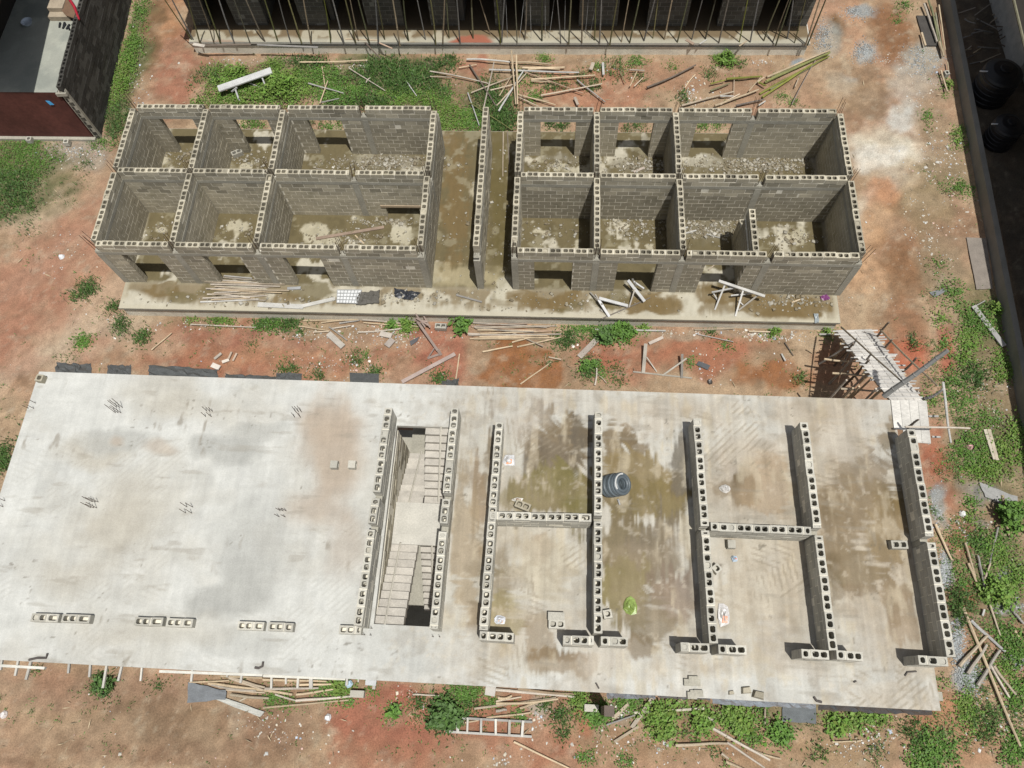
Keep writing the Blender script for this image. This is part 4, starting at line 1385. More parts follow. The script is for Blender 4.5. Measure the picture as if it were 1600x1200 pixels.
def tank(u, v, r, h, label):
    b = pt(u, v, GZ)
    t = thing("water_tank", label, "water tank", (b.x, b.y, GZ))
    mb = MB()
    prof = [(r * 0.96, 0.02)]
    for k in range(5):
        z = 0.05 + h * 0.78 * k / 5
        prof += [(r, z), (r, z + h * 0.11), (r * 0.965, z + h * 0.125), (r * 0.965, z + h * 0.145)]
    prof += [(r, h * 0.84), (r * 0.93, h * 0.9), (r * 0.6, h * 0.985), (r * 0.3, h)]
    mb.lathe(prof, 28)
    link("tank_body", mb.mesh("tank_body", M['tank']), t)
    mb = MB()
    mb.lathe([(r * 0.3, h - 0.01), (r * 0.3, h + 0.05), (r * 0.27, h + 0.07), (r * 0.1, h + 0.09)], 20)
    link("lid", mb.mesh("lid", M['tank']), t)
    mb = MB()
    mb.tube([(-r * 0.7, 0, h * 0.9), (-r * 1.25, -0.02, h * 0.93)], 0.03, 7)
    o = link("overflow_pipe", mb.mesh("overflow_pipe", M['plain']), t)
    o.color = (0.55, 0.58, 0.6, 1)
    return t


tank(1541, 150, 0.82, 1.55, "larger black water tank in the shaded yard, further from the plank ramp")
tank(1556, 222, 0.62, 1.2, "smaller black water tank in the shaded yard with a pale overflow pipe")
for i in range(26):
    u, v = random.uniform(1496, 1560), random.uniform(20, 110)
    a = random.uniform(-0.7, 0.5)
    l = random.uniform(14, 40)
    ground_stick(u, v, u + l * math.cos(a), v + l * math.sin(a), random.choice([GRY, DKB, CAN]), 0.03, GZ, h0=random.uniform(0, 0.3), h1=random.uniform(0, 0.35), label="weathered stick in the jumble on the shaded yard behind the boundary wall", group="sticks stored in the shaded yard", name="stored_stick")

# ------------------------------------------------------------------ plank ramp up to the deck
ramp = thing("plank_ramp", "steep cleated plank ramp on bamboo posts climbing to the deck's northeast corner", "ramp", (13.9, -3.6, GZ))
rp = ramp.location
Ra, Rb = pt(1306, 516, 0.03), pt(1362, 514, 0.03)
Rc, Rd = pt(1391, 625, ZD + 0.01), pt(1443, 627, ZD + 0.01)
NB = 4
for k in range(NB):
    for s0, s1 in ((0.0, 0.36), (0.36, 0.7), (0.7, 1.0)):
        t0, t1 = (k + 0.03) / NB, (k + 0.97) / NB
        jz = random.uniform(-0.01, 0.01)
        a, b = Ra.lerp(Rb, t0).lerp(Rc.lerp(Rd, t0), s0), Ra.lerp(Rb, t1).lerp(Rc.lerp(Rd, t1), s0)
        c, d = Ra.lerp(Rb, t1).lerp(Rc.lerp(Rd, t1), s1 - 0.004), Ra.lerp(Rb, t0).lerp(Rc.lerp(Rd, t0), s1 - 0.004)
        mb = MB()
        up, dn = Vector((0, 0, jz)), Vector((0, 0, jz - 0.03))
        mb.add([p + dn for p in (a, b, c, d)] + [p + up for p in (a, b, c, d)], [(0, 3, 2, 1), (4, 5, 6, 7), (0, 1, 5, 4), (1, 2, 6, 5), (2, 3, 7, 6), (3, 0, 4, 7)])
        o = link("ramp_board", mb.mesh("ramp_board", M['timber']), ramp, -rp)
        v = random.uniform(0.85, 1.1)
        o.color = (0.60 * v, 0.57 * v, 0.52 * v, 1)
NCL = 19
for k in range(NCL):
    s = (k + 0.4) / NCL
    a, b = Ra.lerp(Rc, s), Rb.lerp(Rd, s)
    e = (b - a)
    p0, p1 = a - e * random.uniform(-0.02, 0.16), b + e * random.uniform(0.0, 0.22)
    j = random.uniform(-0.05, 0.05)
    stick(p0 + Vector((0, 0.008, 0.012)), p1 + Vector((0, j, 0.012)), 0.03, (.5, .485, .45), 'plank', parent=ramp, name="cleat", thick=0.045, roll=math.radians(-40))
for t in (0.04, 0.5, 0.96):
    a, c = Ra.lerp(Rb, t), Rc.lerp(Rd, t)
    stick(a - Vector((0, 0, 0.10)), c - Vector((0, 0, 0.10)), 0.055, CAN, parent=ramp, name="runner")
for s in (0.2, 0.42, 0.64, 0.86):
    for t in (0.02, 0.98):
        p = Ra.lerp(Rb, t).lerp(Rc.lerp(Rd, t), s)
        stick((p.x + random.uniform(-0.1, 0.1), p.y, GZ), (p.x, p.y, p.z - 0.06), 0.05, CAN, parent=ramp, name="post")
    a, b = Ra.lerp(Rc, s), Rb.lerp(Rd, s)
    stick(a - Vector((0.12, 0, 0.18)), b + Vector((0.2, 0, -0.18)), 0.045, CAN, parent=ramp, name="bearer")
# hand rails and rail posts
def on_ramp(u, v, s):
    p = Ra.lerp(Rc, s)
    return pt(u, v, p.z + 0.9)


stick(pt(1314, 511, 0.95), pt(1409, 597, ZD + 0.6), 0.032, (0.30, 0.25, 0.18), parent=ramp, name="hand_rail")
stick(pt(1375, 515, 0.95), pt(1465, 604, ZD + 0.7), 0.036, (0.36, 0.29, 0.20), parent=ramp, name="hand_rail")
for (u0, v0, z0, u1, v1, z1, w, c) in ((1316, 570, GZ, 1339, 528, 1.75, 0.04, GRY), (1303, 571, GZ + 0.2, 1334, 537, 1.5, 0.045, DKB), (1315, 608, GZ, 1358, 563, 2.5, 0.05, DKB), (1340, 585, 1.2, 1361, 553, 2.3, 0.045, DKB),
                                       (1367, 529, 0.3, 1389, 504, 1.7, 0.045, DKB), (1378, 548, 0.9, 1394, 530, 2.0, 0.045, DKB), (1404, 584, 1.9, 1432, 559, 3.0, 0.045, DKB), (1441, 624, ZD - 0.3, 1474, 609, ZD + 0.5, 0.05, GRY)):
    stick(pt(u0, v0, z0), pt(u1, v1, z1), w, c, parent=ramp, name="rail_post")
stick(pt(1280, 568, GZ + 0.05), pt(1334, 535, 1.4), 0.04, GRY, label="grey bamboo brace leaning from the red soil onto the ramp's side", name="bamboo_brace")
stick(pt(1381, 620, ZD + 0.05), pt(1482, 549, ZD + 1.9), 0.085, (0.24, 0.235, 0.21), label="thick grey pole slanting across the top of the plank ramp", cat="pole", name="timber_pole")
stick(pt(1473, 597, ZD + 0.5), pt(1486, 692, ZD + 0.5), 0.04, WHT, label="pale bamboo rail running beside the boarded landing, crossed by another", name="bamboo_rail")
stick(pt(1414, 667, ZD + 0.62), pt(1516, 669, ZD + 0.62), 0.032, CAN, label="pale bamboo rail sticking out east past the deck's corner wall", name="bamboo_rail")
stick(pt(1418, 668, ZD + 0.3), pt(1435, 656, ZD + 0.95), 0.04, DKB, label="short dark stick tied at the head of the deck's edge wall", name="bamboo_stub")
for i, (u0, v0, u1, v1) in enumerate(((1451, 650.5, 1466, 650.5), (1456, 682.5, 1469, 683))):
    stick(pt(u0, v0, ZD - 0.1), pt(u1, v1, ZD - 0.1), 0.05, WHT, 'plank', label=("upper" if i == 0 else "lower") + " pale bearer end poking out from beneath the boarded landing", cat="batten", name="batten_end", thick=0.05)
# scaffold below the ramp's head, in the deck's shade
for i, (x, y) in enumerate(((12.5, -4.6), (12.8, -4.9), (13.1, -4.7), (13.4, -5.0), (12.3, -5.3), (12.9, -5.4))):
    stick((x, y, GZ), (x + random.uniform(-0.1, 0.1), y, 2.4 + 0.25 * i), 0.045, CAN, label="bamboo upright in the dark corner under the ramp's head", group="bamboo uprights under the ramp head", cat="bamboo prop", name="bamboo_prop")
for i, y in enumerate((-3.0, -3.8, -4.6)):
    stick((12.55, y, 0.6 + i * 0.55), (13.9, y - 0.1, 0.7 + i * 0.55), 0.04, CAN, label="bamboo crosspiece in the dark space under the plank ramp", group="bamboo crosspieces under the ramp", name="bamboo_crosspiece")
# boarded landing at the deck's corner
land = thing("board_landing", "landing of four pale boards at the head of the plank ramp", "boards", pt(1420, 650, ZD))
for k in range(4):
    ta, tb = (k + 0.015) / 4, (k + 0.985) / 4
    n0, n1 = pt(1392, 625, ZD + 0.04), pt(1448, 626, ZD + 0.04)
    s0, s1 = pt(1399, 689, ZD + 0.04), pt(1455, 693, ZD + 0.04)
    a, b, c, d = n0.lerp(n1, ta), n0.lerp(n1, tb), s0.lerp(s1, tb), s0.lerp(s1, ta)
    if k == 0:
        c, d = a.lerp(d, 0.0) * 0 + b.lerp(c, 0.72), a.lerp(d, 0.70)
    mb = MB()
    mb.add([p - Vector((0, 0, 0.034)) for p in (a, b, c, d)] + [a, b, c, d], [(0, 1, 2, 3), (7, 6, 5, 4), (4, 5, 1, 0), (5, 6, 2, 1), (6, 7, 3, 2), (7, 4, 0, 3)])
    o = link("board", mb.mesh("board", M['timber']), land, -land.location)
    v = 0.50 - 0.035 * k
    o.color = (v, v * 0.965, v * 0.88, 1)

# ------------------------------------------------------------------ poles, planks and timber lying about the site
GR_N = "cut poles lying between the rear building and the roofless block"
STICKS = [
    # strip north of the roofless block
    (467, 97.5, 574, 94.5, CAN, .035, "pole", "straight tan pole lying along the foot of the rear plinth among weeds"),
    (482, 130, 537, 146, WHT, .035, "pole", "greyish white pole lying in the dense green weeds east of the white bench"),
    (500, 162, 512, 126, CAN, .035, "pole", "tan pole standing out of the weeds, crossing a greyish white pole"),
    (502, 160, 530, 154, WHT, .03, "plank", "short bluish white batten in the weeds just above the west wing's back wall"),
    (503, 104, 509, 140, CAN, .022, "pole", "thin upright cane half hidden in weeds beside the tan pole"),
    (545, 106, 602, 142, CAN, .025, "pole", "thin tan cane lying diagonally in the grass, with a short crosspiece tied on"),
    (572, 129, 579, 121, CAN, .03, "pole", "short crosspiece on the diagonal tan cane in the grass"),
    (635, 127, 651, 150, WHT, .025, "pole", "short pale stick lying in the dark grass north of the west wing"),
    (672, 111, 763, 130, CAN, .035, "pole", "long tan pole sloping through the grass toward the crossed pole heap"),
    (672, 119.5, 706, 120.5, CAN, .03, "pole", "short straight pole lying under the long sloping tan pole"),
    (717, 105.5, 745, 101, CAN, .025, "pole", "short thin pole on the red soil spill below the rear plinth"),
    (729, 92.5, 797, 97, WHT, .045, "pole", "whitish pole lying along the rear plinth above the red soil spill"),
    (734, 101, 776, 168, DKB, .04, "pole", "dark brown pole slanting down over the crossed pole heap"),
    (755, 171, 772, 97, CAN, .035, "pole", "tan pole standing nearly straight in the crossed heap above the corridor wall"),
    (736, 145, 806, 118, CAN, .035, "pole", "tan pole slanting up to the right through the crossed heap"),
    (766, 141, 802, 132, CAN, .03, "pole", "short pale pole lying flat below the slanting tan pole"),
    (731, 145, 749, 196, WHT, .03, "pole", "bleached pole lying end-on toward the west wing's corridor slab"),
    (733, 160, 800, 203, GRN, .03, "pole", "bright yellow-green cane lying diagonally behind the corridor wall"),
    (780, 150, 801, 115, CAN, .03, "pole", "short tan pole leaning in the crossed heap beside the white pole"),
    (779, 174, 819, 109, WHT, .045, "pole", "white pole slanting steeply in the crossed heap near the east wing"),
    (775, 166, 822, 115, CAN, .035, "pole", "tan pole lying alongside the steep white pole in the heap"),
    (799, 79, 806, 163, CAN, .04, "pole", "tall tan pole leaning from the rear plinth, the western of the twin pair"),
    (807, 86, 809, 163, CAN, .04, "pole", "tall tan pole leaning from the rear plinth, the eastern of the twin pair"),
    (764, 109, 905, 113, WHT, .045, "pole", "long silvery pole lying flat across the twin leaning poles"),
    (797, 97, 862, 100, CAN, .04, "pole", "tan pole lying along the rear plinth east of the whitish one"),
    (816, 105.5, 882, 105.5, CAN, .05, "pole", "thick tan pole lying just north of the long silvery pole"),
    (825, 108, 875, 107.5, CAN, .04, "pole", "tan pole tucked against the thick pole north of the silvery one"),
    (830, 124, 930, 117.5, CAN, .045, "pole", "pale tan pole lying nearly level south of the silvery pole"),
    (830, 127, 862, 127, CAN, .035, "pole", "short tan pole lying under the west end of the level pale pole"),
    (845, 149, 941, 131, CAN, .04, "pole", "tan pole rising gently to the right over a grassy clump behind the east wing"),
    (902, 125, 946, 159, GRY, .04, "pole", "grey weathered pole running down right to the east wing's back wall"),
    (820, 112, 911, 146, RDW, .03, "pole", "thin brown pole running down right beneath the grassy clump"),
    (809, 147, 868, 164, CAN, .03, "pole", None), (810, 152, 842, 166, CAN, .03, "pole", None), (812, 150, 858, 158, CAN, .03, "pole", None),
    (1011, 137, 1087, 102, DKB, .045, "pole", "dark weathered pole slanting up right on the bare soil behind the east wing"),
    (1070, 137, 1086, 116, CAN, .03, "pole", "short pale stick beside the dark slanting pole's upper part"),
    (984, 135, 995, 112, CAN, .03, "pole", None), (969, 112, 977, 129, GRN, .025, "pole", None), (991, 135, 1005, 121, CAN, .025, "pole", None), (984, 109, 1007, 110, CAN, .03, "pole", None),
    (942, 98, 943, 117, WHT, .10, "plank", "short white board standing out on the soil behind the east wing"),
    (923, 109, 927, 98, (.5, .42, .33), .16, "plank", "short cream board lying beside the white one behind the east wing"),
    (898, 152, 903, 164, (.5, .42, .33), .12, "plank", "small cream offcut just above the east wing's back wall"),
    (1110, 131, 1133, 125, GRN, .035, "pole", "short green pole end poking out west of the thick yellow-green pole"),
    (1135, 124, 1191, 119, GRN, .055, "pole", "thick yellow-green pole lying level, west of the green bundle"),
    (1110, 142, 1140, 130, GRN, .035, "pole", "short olive pole lying below the thick yellow-green pole"),
    (1065, 165, 1146, 143, CAN, .045, "pole", "long tan pole starting at the rubble heap by the east wing's back wall"),
    (1117, 165, 1185, 140, CAN, .05, "pole", "thick tan pole slanting up from the east wing's back wall"),
    (1125, 163, 1156, 147, CAN, .035, "pole", "tan pole lying against the thick slanting one by the back wall"),
    (1147, 118, 1147, 148, CAN, .018, "pole", "thin cane lying straight across the tan poles"),
    (1170, 142, 1190, 119, CAN, .03, "pole", "thin tan pole joining the thick one to the green bundle"),
    (1150, 165, 1194, 155, DKB, .04, "pole", "dark pole lying close along the east wing's back wall"),
    (1125, 150, 1146, 150, WHT, .04, "pole", None),
    (1185, 165, 1196, 158, WHT, .05, "plank", "short white batten by the starter bars of the east wing's back wall"),
    (1237, 163, 1274, 94, RDW, .022, "pole", "thin brown pole lying steeply across the green bundle"),
    (1242, 136, 1248, 122, CAN, .04, "plank", "short pale offcut south of the green bundle"),
    (1185, 128, 1197, 134, GRN, .045, "pole", "short green pole at the west end of the green bundle"),
    (1183, 129, 1194, 121, CAN, .05, "pole", "short tan pole at the west end of the green bundle"),
    (1444, 6, 1464, 65, CAN, .05, "pole", "tan pole lying on the dark board by the boundary wall"),
    (1451, 0, 1476, 86, GRN, .04, "pole", None), (1455, 10, 1470, 75, GRN, .04, "pole", None), (1467, 8, 1477, 78, CAN, .035, "pole", None), (1468, 66, 1474, 88, CAN, .06, "pole", None), (1462, 20, 1472, 80, (.3, .27, .12), .035, "pole", None),
    (1440, 51, 1446, 71, CAN, .08, "plank", "narrow batten along the west side of the dark board near the boundary wall"),
    (1470, 110, 1480, 143, CAN, .06, "plank", "pale batten leaning by the boundary wall beside a small block"),
    (1480, 97, 1483, 112, CAN, .03, "pole", None),
    # lane between the buildings
    (474, 501, 562, 499, CAN, .035, "pole", None), (502, 504, 560, 500, CAN, .03, "pole", None), (467, 510, 516, 517, CAN, .03, "pole", None), (490, 519, 514, 518, CAN, .03, "pole", None), (517, 513, 548, 509, CAN, .028, "pole", None),
    (559, 519, 629, 513, CAN, .035, "pole", None), (566, 500, 669, 507, CAN, .035, "pole", None), (568, 504, 640, 510, CAN, .03, "pole", None), (530, 505, 562, 500, GRY, .035, "pole", None), (600, 503, 660, 512, CAN, .028, "pole", None),
    (514, 511, 542, 532, GRY, .03, "pole", "grey stick slanting past a broken concrete board in the lane"),
    (513, 521, 536, 542, (.46, .42, .36), .24, "plank", "pale concrete-crusted board lying in the lane below the west wing"),
    (594, 521, 612, 525, (.40, .36, .31), .22, "plank", "grey slab piece lying on a broken block in the lane"),
    (604, 541, 614, 530, (.42, .36, .31), .26, "plank", "pinkish slab piece standing on its side in the lane"),
    (628, 597, 711, 553, (.30, .23, .20), .15, "plank", "long weathered plank reaching from the deck edge across the red soil"),
    (712, 594, 718, 553, CAN, .03, "pole", "tan cane lying straight beside the orange puddle's west edge"),
    (754, 549, 801, 541, CAN, .035, "pole", "tan pole lying in the orange puddle"),
    (813, 600, 861, 566, CAN, .03, "pole", "tan cane lying from the deck edge to the puddle's east side"),
    (857, 558, 877, 562, CAN, .05, "plank", "short batten at the north edge of the orange puddle"),
    (905, 558, 937, 526, (.36, .30, .24), .22, "plank", "wide worn plank lying by the bushes below the east wing"),
    (930, 602, 932, 566, CAN, .035, "pole", "tan pole lying straight toward the deck beside a small bush"),
    (932, 583, 948, 598, CAN, .03, "pole", "short tan pole branching from the straight one by the small bush"),
    (1014, 537, 1036, 527, (.4, .34, .28), .12, "plank", "short grey board above the broken trestle in the lane"),
    (930, 515, 1040, 517, WHT, .06, "plank", "long pale batten along the plinth behind the bushes"),
    (1085, 515.5, 1147, 513.5, CAN, .06, "plank", "tan batten lying along the plinth below the white bench frame"),
    (1090, 522, 1146, 534, GRY, .022, "pole", "thin grey cane lying south of the tan batten"),
    (1170, 518, 1215, 519, CAN, .05, "plank", "pale batten lying along the plinth near its east end"),
    (1280, 522.5, 1298, 522.5, WHT, .06, "plank", "short white batten under the plinth's southeast corner"),
    (237, 547, 268, 520, CAN, .028, "pole", "lone tan cane lying slantwise on the red lane west of the deck"),
    (298, 507, 400, 512, CAN, .03, "pole", "long thin pole lying along the west part of the plinth"),
    (335, 561, 346, 552, (.5, .44, .36), .10, "plank", None), (347, 566, 358, 562, (.5, .45, .38), .12, "plank", None), (357, 561, 362, 550, (.42, .33, .25), .07, "plank", None), (364, 564, 370, 552, (.42, .33, .25), .07, "plank", None),
    (331, 570, 343, 575, (.5, .45, .38), .2, "plank", None),
    (1260, 546, 1270, 552, CAN, .02, "pole", None), (1221, 553, 1227, 564, WHT, .06, "plank", None), (1226, 535, 1240, 556, DKB, .02, "pole", None),
    # south of the deck
    (296, 1066, 358, 1063, CAN, .03, "pole", None), (326, 1068, 457, 1085, CAN, .055, "pole", None), (356, 1057, 414, 1074, CAN, .045, "pole", None), (358, 1060, 412, 1078, CAN, .04, "pole", None), (345, 1056, 410, 1059, CAN, .04, "pole", None),
    (411, 1062, 512, 1065, CAN, .04, "pole", None), (414, 1076, 498, 1075, CAN, .045, "pole", None), (463, 1085, 527, 1075, CAN, .04, "pole", None), (468, 1070, 538, 1069, CAN, .04, "pole", None), (430, 1085, 463, 1095, CAN, .035, "pole", None),
    (353, 1078, 414, 1082, CAN, .03, "pole", None), (360, 1086, 420, 1092, (.4, .34, .25), .05, "pole", None), (330, 1070, 400, 1080, CAN, .04, "pole", None), (462, 1095, 548, 1089, CAN, .045, "pole", None), (411, 1106, 545, 1094, CAN, .035, "pole", None),
    (375, 1095, 388, 1089, (.45, .38, .28), .05, "plank", None),
    (645, 1085, 686, 1087, CAN, .03, "pole", "short tan pole lying alone on the red soil below the deck's middle"),
    (773, 1078, 902, 1089, CAN, .05, "pole", None), (809, 1076.5, 903, 1086, (.36, .27, .18), .045, "pole", None), (741, 1107, 869, 1090, CAN, .04, "pole", None), (775, 1100, 872, 1093, CAN, .045, "pole", None), (778, 1091, 800, 1088, CAN, .05, "pole", None),
    (775, 1096, 815, 1089, CAN, .035, "pole", None), (812, 1106, 841, 1098, CAN, .04, "pole", None), (760, 1122, 829, 1113, CAN, .035, "pole", None), (775, 1111, 792, 1109, CAN, .05, "pole", None), (710, 1131, 748, 1125, CAN, .03, "pole", None),
    (803, 1159, 892, 1202, CAN, .035, "pole", "long tan pole lying diagonally below the ladder at the picture's lower edge"),
    (956, 1124, 982, 1100, (.4, .33, .24), .10, "plank", "brown plank leaning up toward the deck's torn plastic edge"),
    (987, 1137, 1020, 1090, (.4, .33, .24), .12, "plank", "brown plank rising to the deck between two leafy bushes"),
    (960, 1159, 998, 1135, CAN, .08, "plank", "tan plank lying below the brown one in the southern weeds"),
    (990, 1114, 1100, 1107, (.4, .36, .28), .07, "plank", "level grey-tan batten behind the bright bushes below the deck"),
    (948, 1133, 992, 1117, GRY, .03, "pole", "thin grey pole lying behind the brown plank's foot"),
    (1046, 1104, 1066, 1093, RDW, .08, "plank", "short reddish plank under the deck's plastic edge"),
    (1055, 1164, 1137, 1162, (.4, .33, .24), .05, "pole", "level brown pole in the weeds south of the bright bushes"),
    (1110, 1136, 1203, 1188, CAN, .05, "pole", "long tan pole slanting down right through the southern bushes"),
    (1136, 1160, 1195, 1200, CAN, .04, "pole", "tan pole slanting to the lower edge below the long one"),
    (1105, 1120, 1119, 1129, CAN, .05, "pole", None), (1127, 1178, 1139, 1185, CAN, .05, "pole", None), (1134, 1190, 1165, 1203, CAN, .05, "pole", None), (1165, 1167, 1220, 1186, CAN, .04, "pole", None),
    (1195, 1102, 1195, 1133, CAN, .035, "pole", "short upright-lying cane beside the dark grey mat"),
    (1300, 1159, 1345, 1157, CAN, .025, "pole", "thin pale cane lying level on the bare patch south of the deck's corner"),
    # east side
    (1462, 819, 1487, 875, CAN, .045, "pole", "tan pole lying on the red path east of the deck's edge wall"),
    (1508, 848, 1524, 901, CAN, .04, "pole", "tan pole, west one of three fanned in the weeds east of the deck"),
    (1528, 868, 1535, 899, GRY, .035, "pole", "short grey pole, middle of three fanned in the weeds east of the deck"),
    (1559, 824, 1541, 901, GRY, .035, "pole", "long grey pole, east one of three fanned in the weeds east of the deck"),
    (1566, 774, 1570, 792, CAN, .05, "pole", "short tan stick at the end of the grey cement strip"),
    (1574, 822, 1578, 839, CAN, .04, "pole", "short tan stick below the dense bush by the boundary wall"),
    (1571, 784, 1588, 794, (.5, .25, .22), .03, "pole", "reddish stick beside the grey cement strip"),
    (1539, 671, 1554, 718, (.52, .46, .34), .12, "plank", "pale plank, west one of two side by side in the eastern weeds"),
    (1545, 671, 1558, 719, (.50, .42, .30), .12, "plank", "pale plank, east one of two side by side in the eastern weeds"),
    (1521, 478, 1569, 541, (.34, .33, .31), .20, "plank", "long grey weathered plank in the grass by the boundary wall"),
    (1521, 480, 1539, 470, GRY, .04, "plank", "short stick crossing the head of the long grey plank"),
    (1505, 949, 1594, 1166, CAN, .055, "pole", "very long tan pole under the crossed timbers east of the deck corner"),
    (1553, 1040, 1588, 1085, CAN, .05, "pole", "tan pole lying right of the very long one, upper end under a timber"),
    (1548, 1040, 1577, 1090, CAN, .045, "pole", "tan pole squeezed between the very long pole and its neighbour"),
    (1517, 969, 1571, 1017, WHT, .06, "pole", "white pole across the top of the crossed timbers"),
    (1499, 1041, 1543, 993, (.36, .30, .22), .06, "pole", "brown timber, north one of three parallel across the very long pole"),
    (1513, 1053, 1541, 1007, (.32, .28, .22), .06, "pole", "greyish timber, middle one of three parallel across the very long pole"),
    (1527, 1071, 1563, 1016, (.24, .22, .19), .06, "pole", "dark grey timber, south one of three parallel across the very long pole"),
    (1547, 944, 1563, 993, CAN, .035, "pole", "thin pole continuing a bent branch in the eastern bushes"),
    (1530, 880, 1541, 926, GRY, .035, "pole", "bent grey branch running into the eastern bushes"),
    (1513, 880, 1526, 909, CAN, .05, "pole", "short tan pole above the red path by the eastern bushes"),
    (1538, 904, 1548, 880, CAN, .035, "pole", None), (1535, 962, 1538, 952, WHT, .06, "plank", None), (1577, 947, 1597, 971, GRY, .05, "pole", None), (1584, 955, 1600, 975, GRY, .05, "pole", None), (1586, 985, 1592, 995, CAN, .04, "pole", None),
]
n_by = {}
for (u0, v0, u1, v1, c, w, kind, lab) in STICKS:
    grp = None
    if lab is None:
        if v0 < 200:
            grp = "loose poles behind the east wing" if u0 < 1300 else "poles stacked by the boundary wall"
            lab = "cut pole in the scatter behind the east wing" if u0 < 1300 else "pole in the small stack along the boundary wall beside the dark board"
        elif v0 < 620:
            grp = "broken sticks in the lane"
            lab = "tan pole in the thin heap along the plinth below the west wing" if 460 < u0 < 680 else "broken stick scattered on the red lane between the buildings"
        elif u0 < 700:
            grp, lab = "tan poles heaped below the deck's west half", "tan pole in the long heap below the deck's west half"
        elif u0 < 920:
            grp, lab = "tan poles above the ladder", "tan pole in the heap between the deck and the wooden ladder"
        elif u0 < 1300:
            grp, lab = "short poles in the southern bushes", "short tan pole end in the bushes south of the deck"
        else:
            grp, lab = "short sticks in the eastern bushes", "short stick among the bushes east of the deck"
    up = 0.0
    if u0 in (799, 807):
        up = 0.55
    ground_stick(u0, v0, u1, v1, c, w, GZ, kind, lab, grp, thick=0.05 if kind == 'plank' else None, h0=up + random.uniform(0, 0.05) + (.09 if v0 < 210 else 0), h1=random.uniform(0.0, 0.06) + (.09 if v0 < 210 else 0))
# bundle of green bamboo
for i, (u0, v0, u1, v1, c, w) in enumerate(((1198, 120, 1297, 79, CAN, .05), (1195, 129, 1297, 81.5, GRN, .055), (1197, 127, 1292, 86, GRN, .05), (1187, 147, 1296, 88, GRN, .05), (1191, 152, 1268, 101, GRN, .05),
                                            (1205, 122, 1290, 84, (.24, .24, .08), .045), (1203, 140, 1280, 96, (.22, .22, .06), .045), (1210, 118, 1295, 83, GRN, .045))):
    ground_stick(u0, v0, u1, v1, c, w, GZ, 'pole', "long green bamboo in the bundle at the east wing's back corner", "bundle of green bamboo", h0=0.05 * (i % 3), h1=0.05 * ((i + 1) % 3), name="green_bamboo")
# heap of thin poles on the front apron of the west wing, and the one beside the potted bush
for i in range(17):
    v = 437 + 31 * (i / 16) + random.uniform(-1, 1)
    a = random.uniform(-0.05, 0.06)
    u0 = random.uniform(316, 336) + (14 if i < 3 else 0)
    u1 = random.uniform(398, 452) - (20 if i > 11 else 0)
    ground_stick(u0, v - a * 50, u1, v + a * 50, CAN if i % 4 else (0.36, 0.30, 0.22), 0.032, 0.0, 'pole', "thin tan pole in the heap on the west wing's front apron", "tan poles heaped on the apron", h0=0.03 * (i % 4), h1=0.03 * ((i + 2) % 4))
for i in range(15):
    v = 507 + 23 * (i / 14) + random.uniform(-1, 1)
    a = random.uniform(-0.06, 0.08)
    u0, u1 = random.uniform(728, 752), random.uniform(838, 882) - (30 if i % 5 == 0 else 0)
    ground_stick(u0, v - a * 50, u1, v + a * 50, CAN if i % 4 else RDW, 0.032, GZ, 'pole', "thin tan pole in the heap beside the orange puddle and the bush", "tan poles heaped by the puddle", h0=0.03 * (i % 4), h1=0.03 * ((i + 2) % 4))
for u0, v0, u1, v1 in ((800, 520, 849, 541), (808, 542, 876, 527), (800, 535, 830, 527)):
    ground_stick(u0, v0, u1, v1, CAN, 0.034, GZ, 'pole', "tan pole lying askew at the puddle heap's east end", "askew poles at the puddle heap", h1=0.12)
# timber on the floor slabs
for (u0, v0, u1, v1, c, w, k, l) in ((403, 476, 474, 479.5, WHT, .20, 'plank', "long white board lying along the apron's edge, west part"), (470, 479, 524, 466.5, WHT, .15, 'plank', "white board slanting up from the long white one on the apron"),
                                     (313, 472, 404, 468, (.42, .41, .38), .06, 'plank', "thin greyish batten below the pole heap on the apron"), (350, 431, 394, 435, GRY, .05, 'plank', "grey batten above the pole heap on the apron"),
                                     (449, 451, 470, 450, (.35, .36, .36), .12, 'plank', "short grey board at the east end of the apron's pole heap"), (561, 455, 590, 470, RDW, .07, 'plank', "reddish batten across the dark heap beside the white grid panel"),
                                     (713, 461, 753, 472, GRY, .07, 'plank', "grey plank lying on the apron before the corridor wall"), (494, 373, 600, 355, RDW, .13, 'plank', "long reddish plank on the floor of the west wing's largest front room"),
                                     (555, 368, 569, 381, CAN, .05, 'plank', "short pale batten below the long reddish plank"), (489, 262, 513, 266, CAN, .02, 'pole', "thin pale cane on the west wing's back room floor"),
                                     (1060, 361, 1075, 355, WHT, .05, 'plank', None), (1070, 365, 1088, 360, WHT, .05, 'plank', None), (1104, 366, 1125, 372, WHT, .03, 'plank', None), (990, 269, 1007, 262, (.45, .37, .3), .10, 'plank', "pale board on the floor of the east wing's middle back room"),
                                     (1107, 422, 1122, 409, CAN, .04, 'plank', "pale batten leaning in the east wing's third doorway"), (1237, 473, 1250, 468, CAN, .04, 'plank', "small pale batten on the apron near the purple rag"),
                                     (786, 206, 786, 276, CAN, .03, 'pole', "tan pole lying straight in the passage beside the corridor wall"), (793, 206, 796, 270, (.28, .22, .16), .025, 'pole', "brownish pole lying by the tan one in the passage")):
    ground_stick(u0, v0, u1, v1, c, w, 0.0, k, l or "small white batten scattered on the east wing's third front room floor", None if l else "white battens on the room floor", thick=0.05 if k == 'plank' else None)
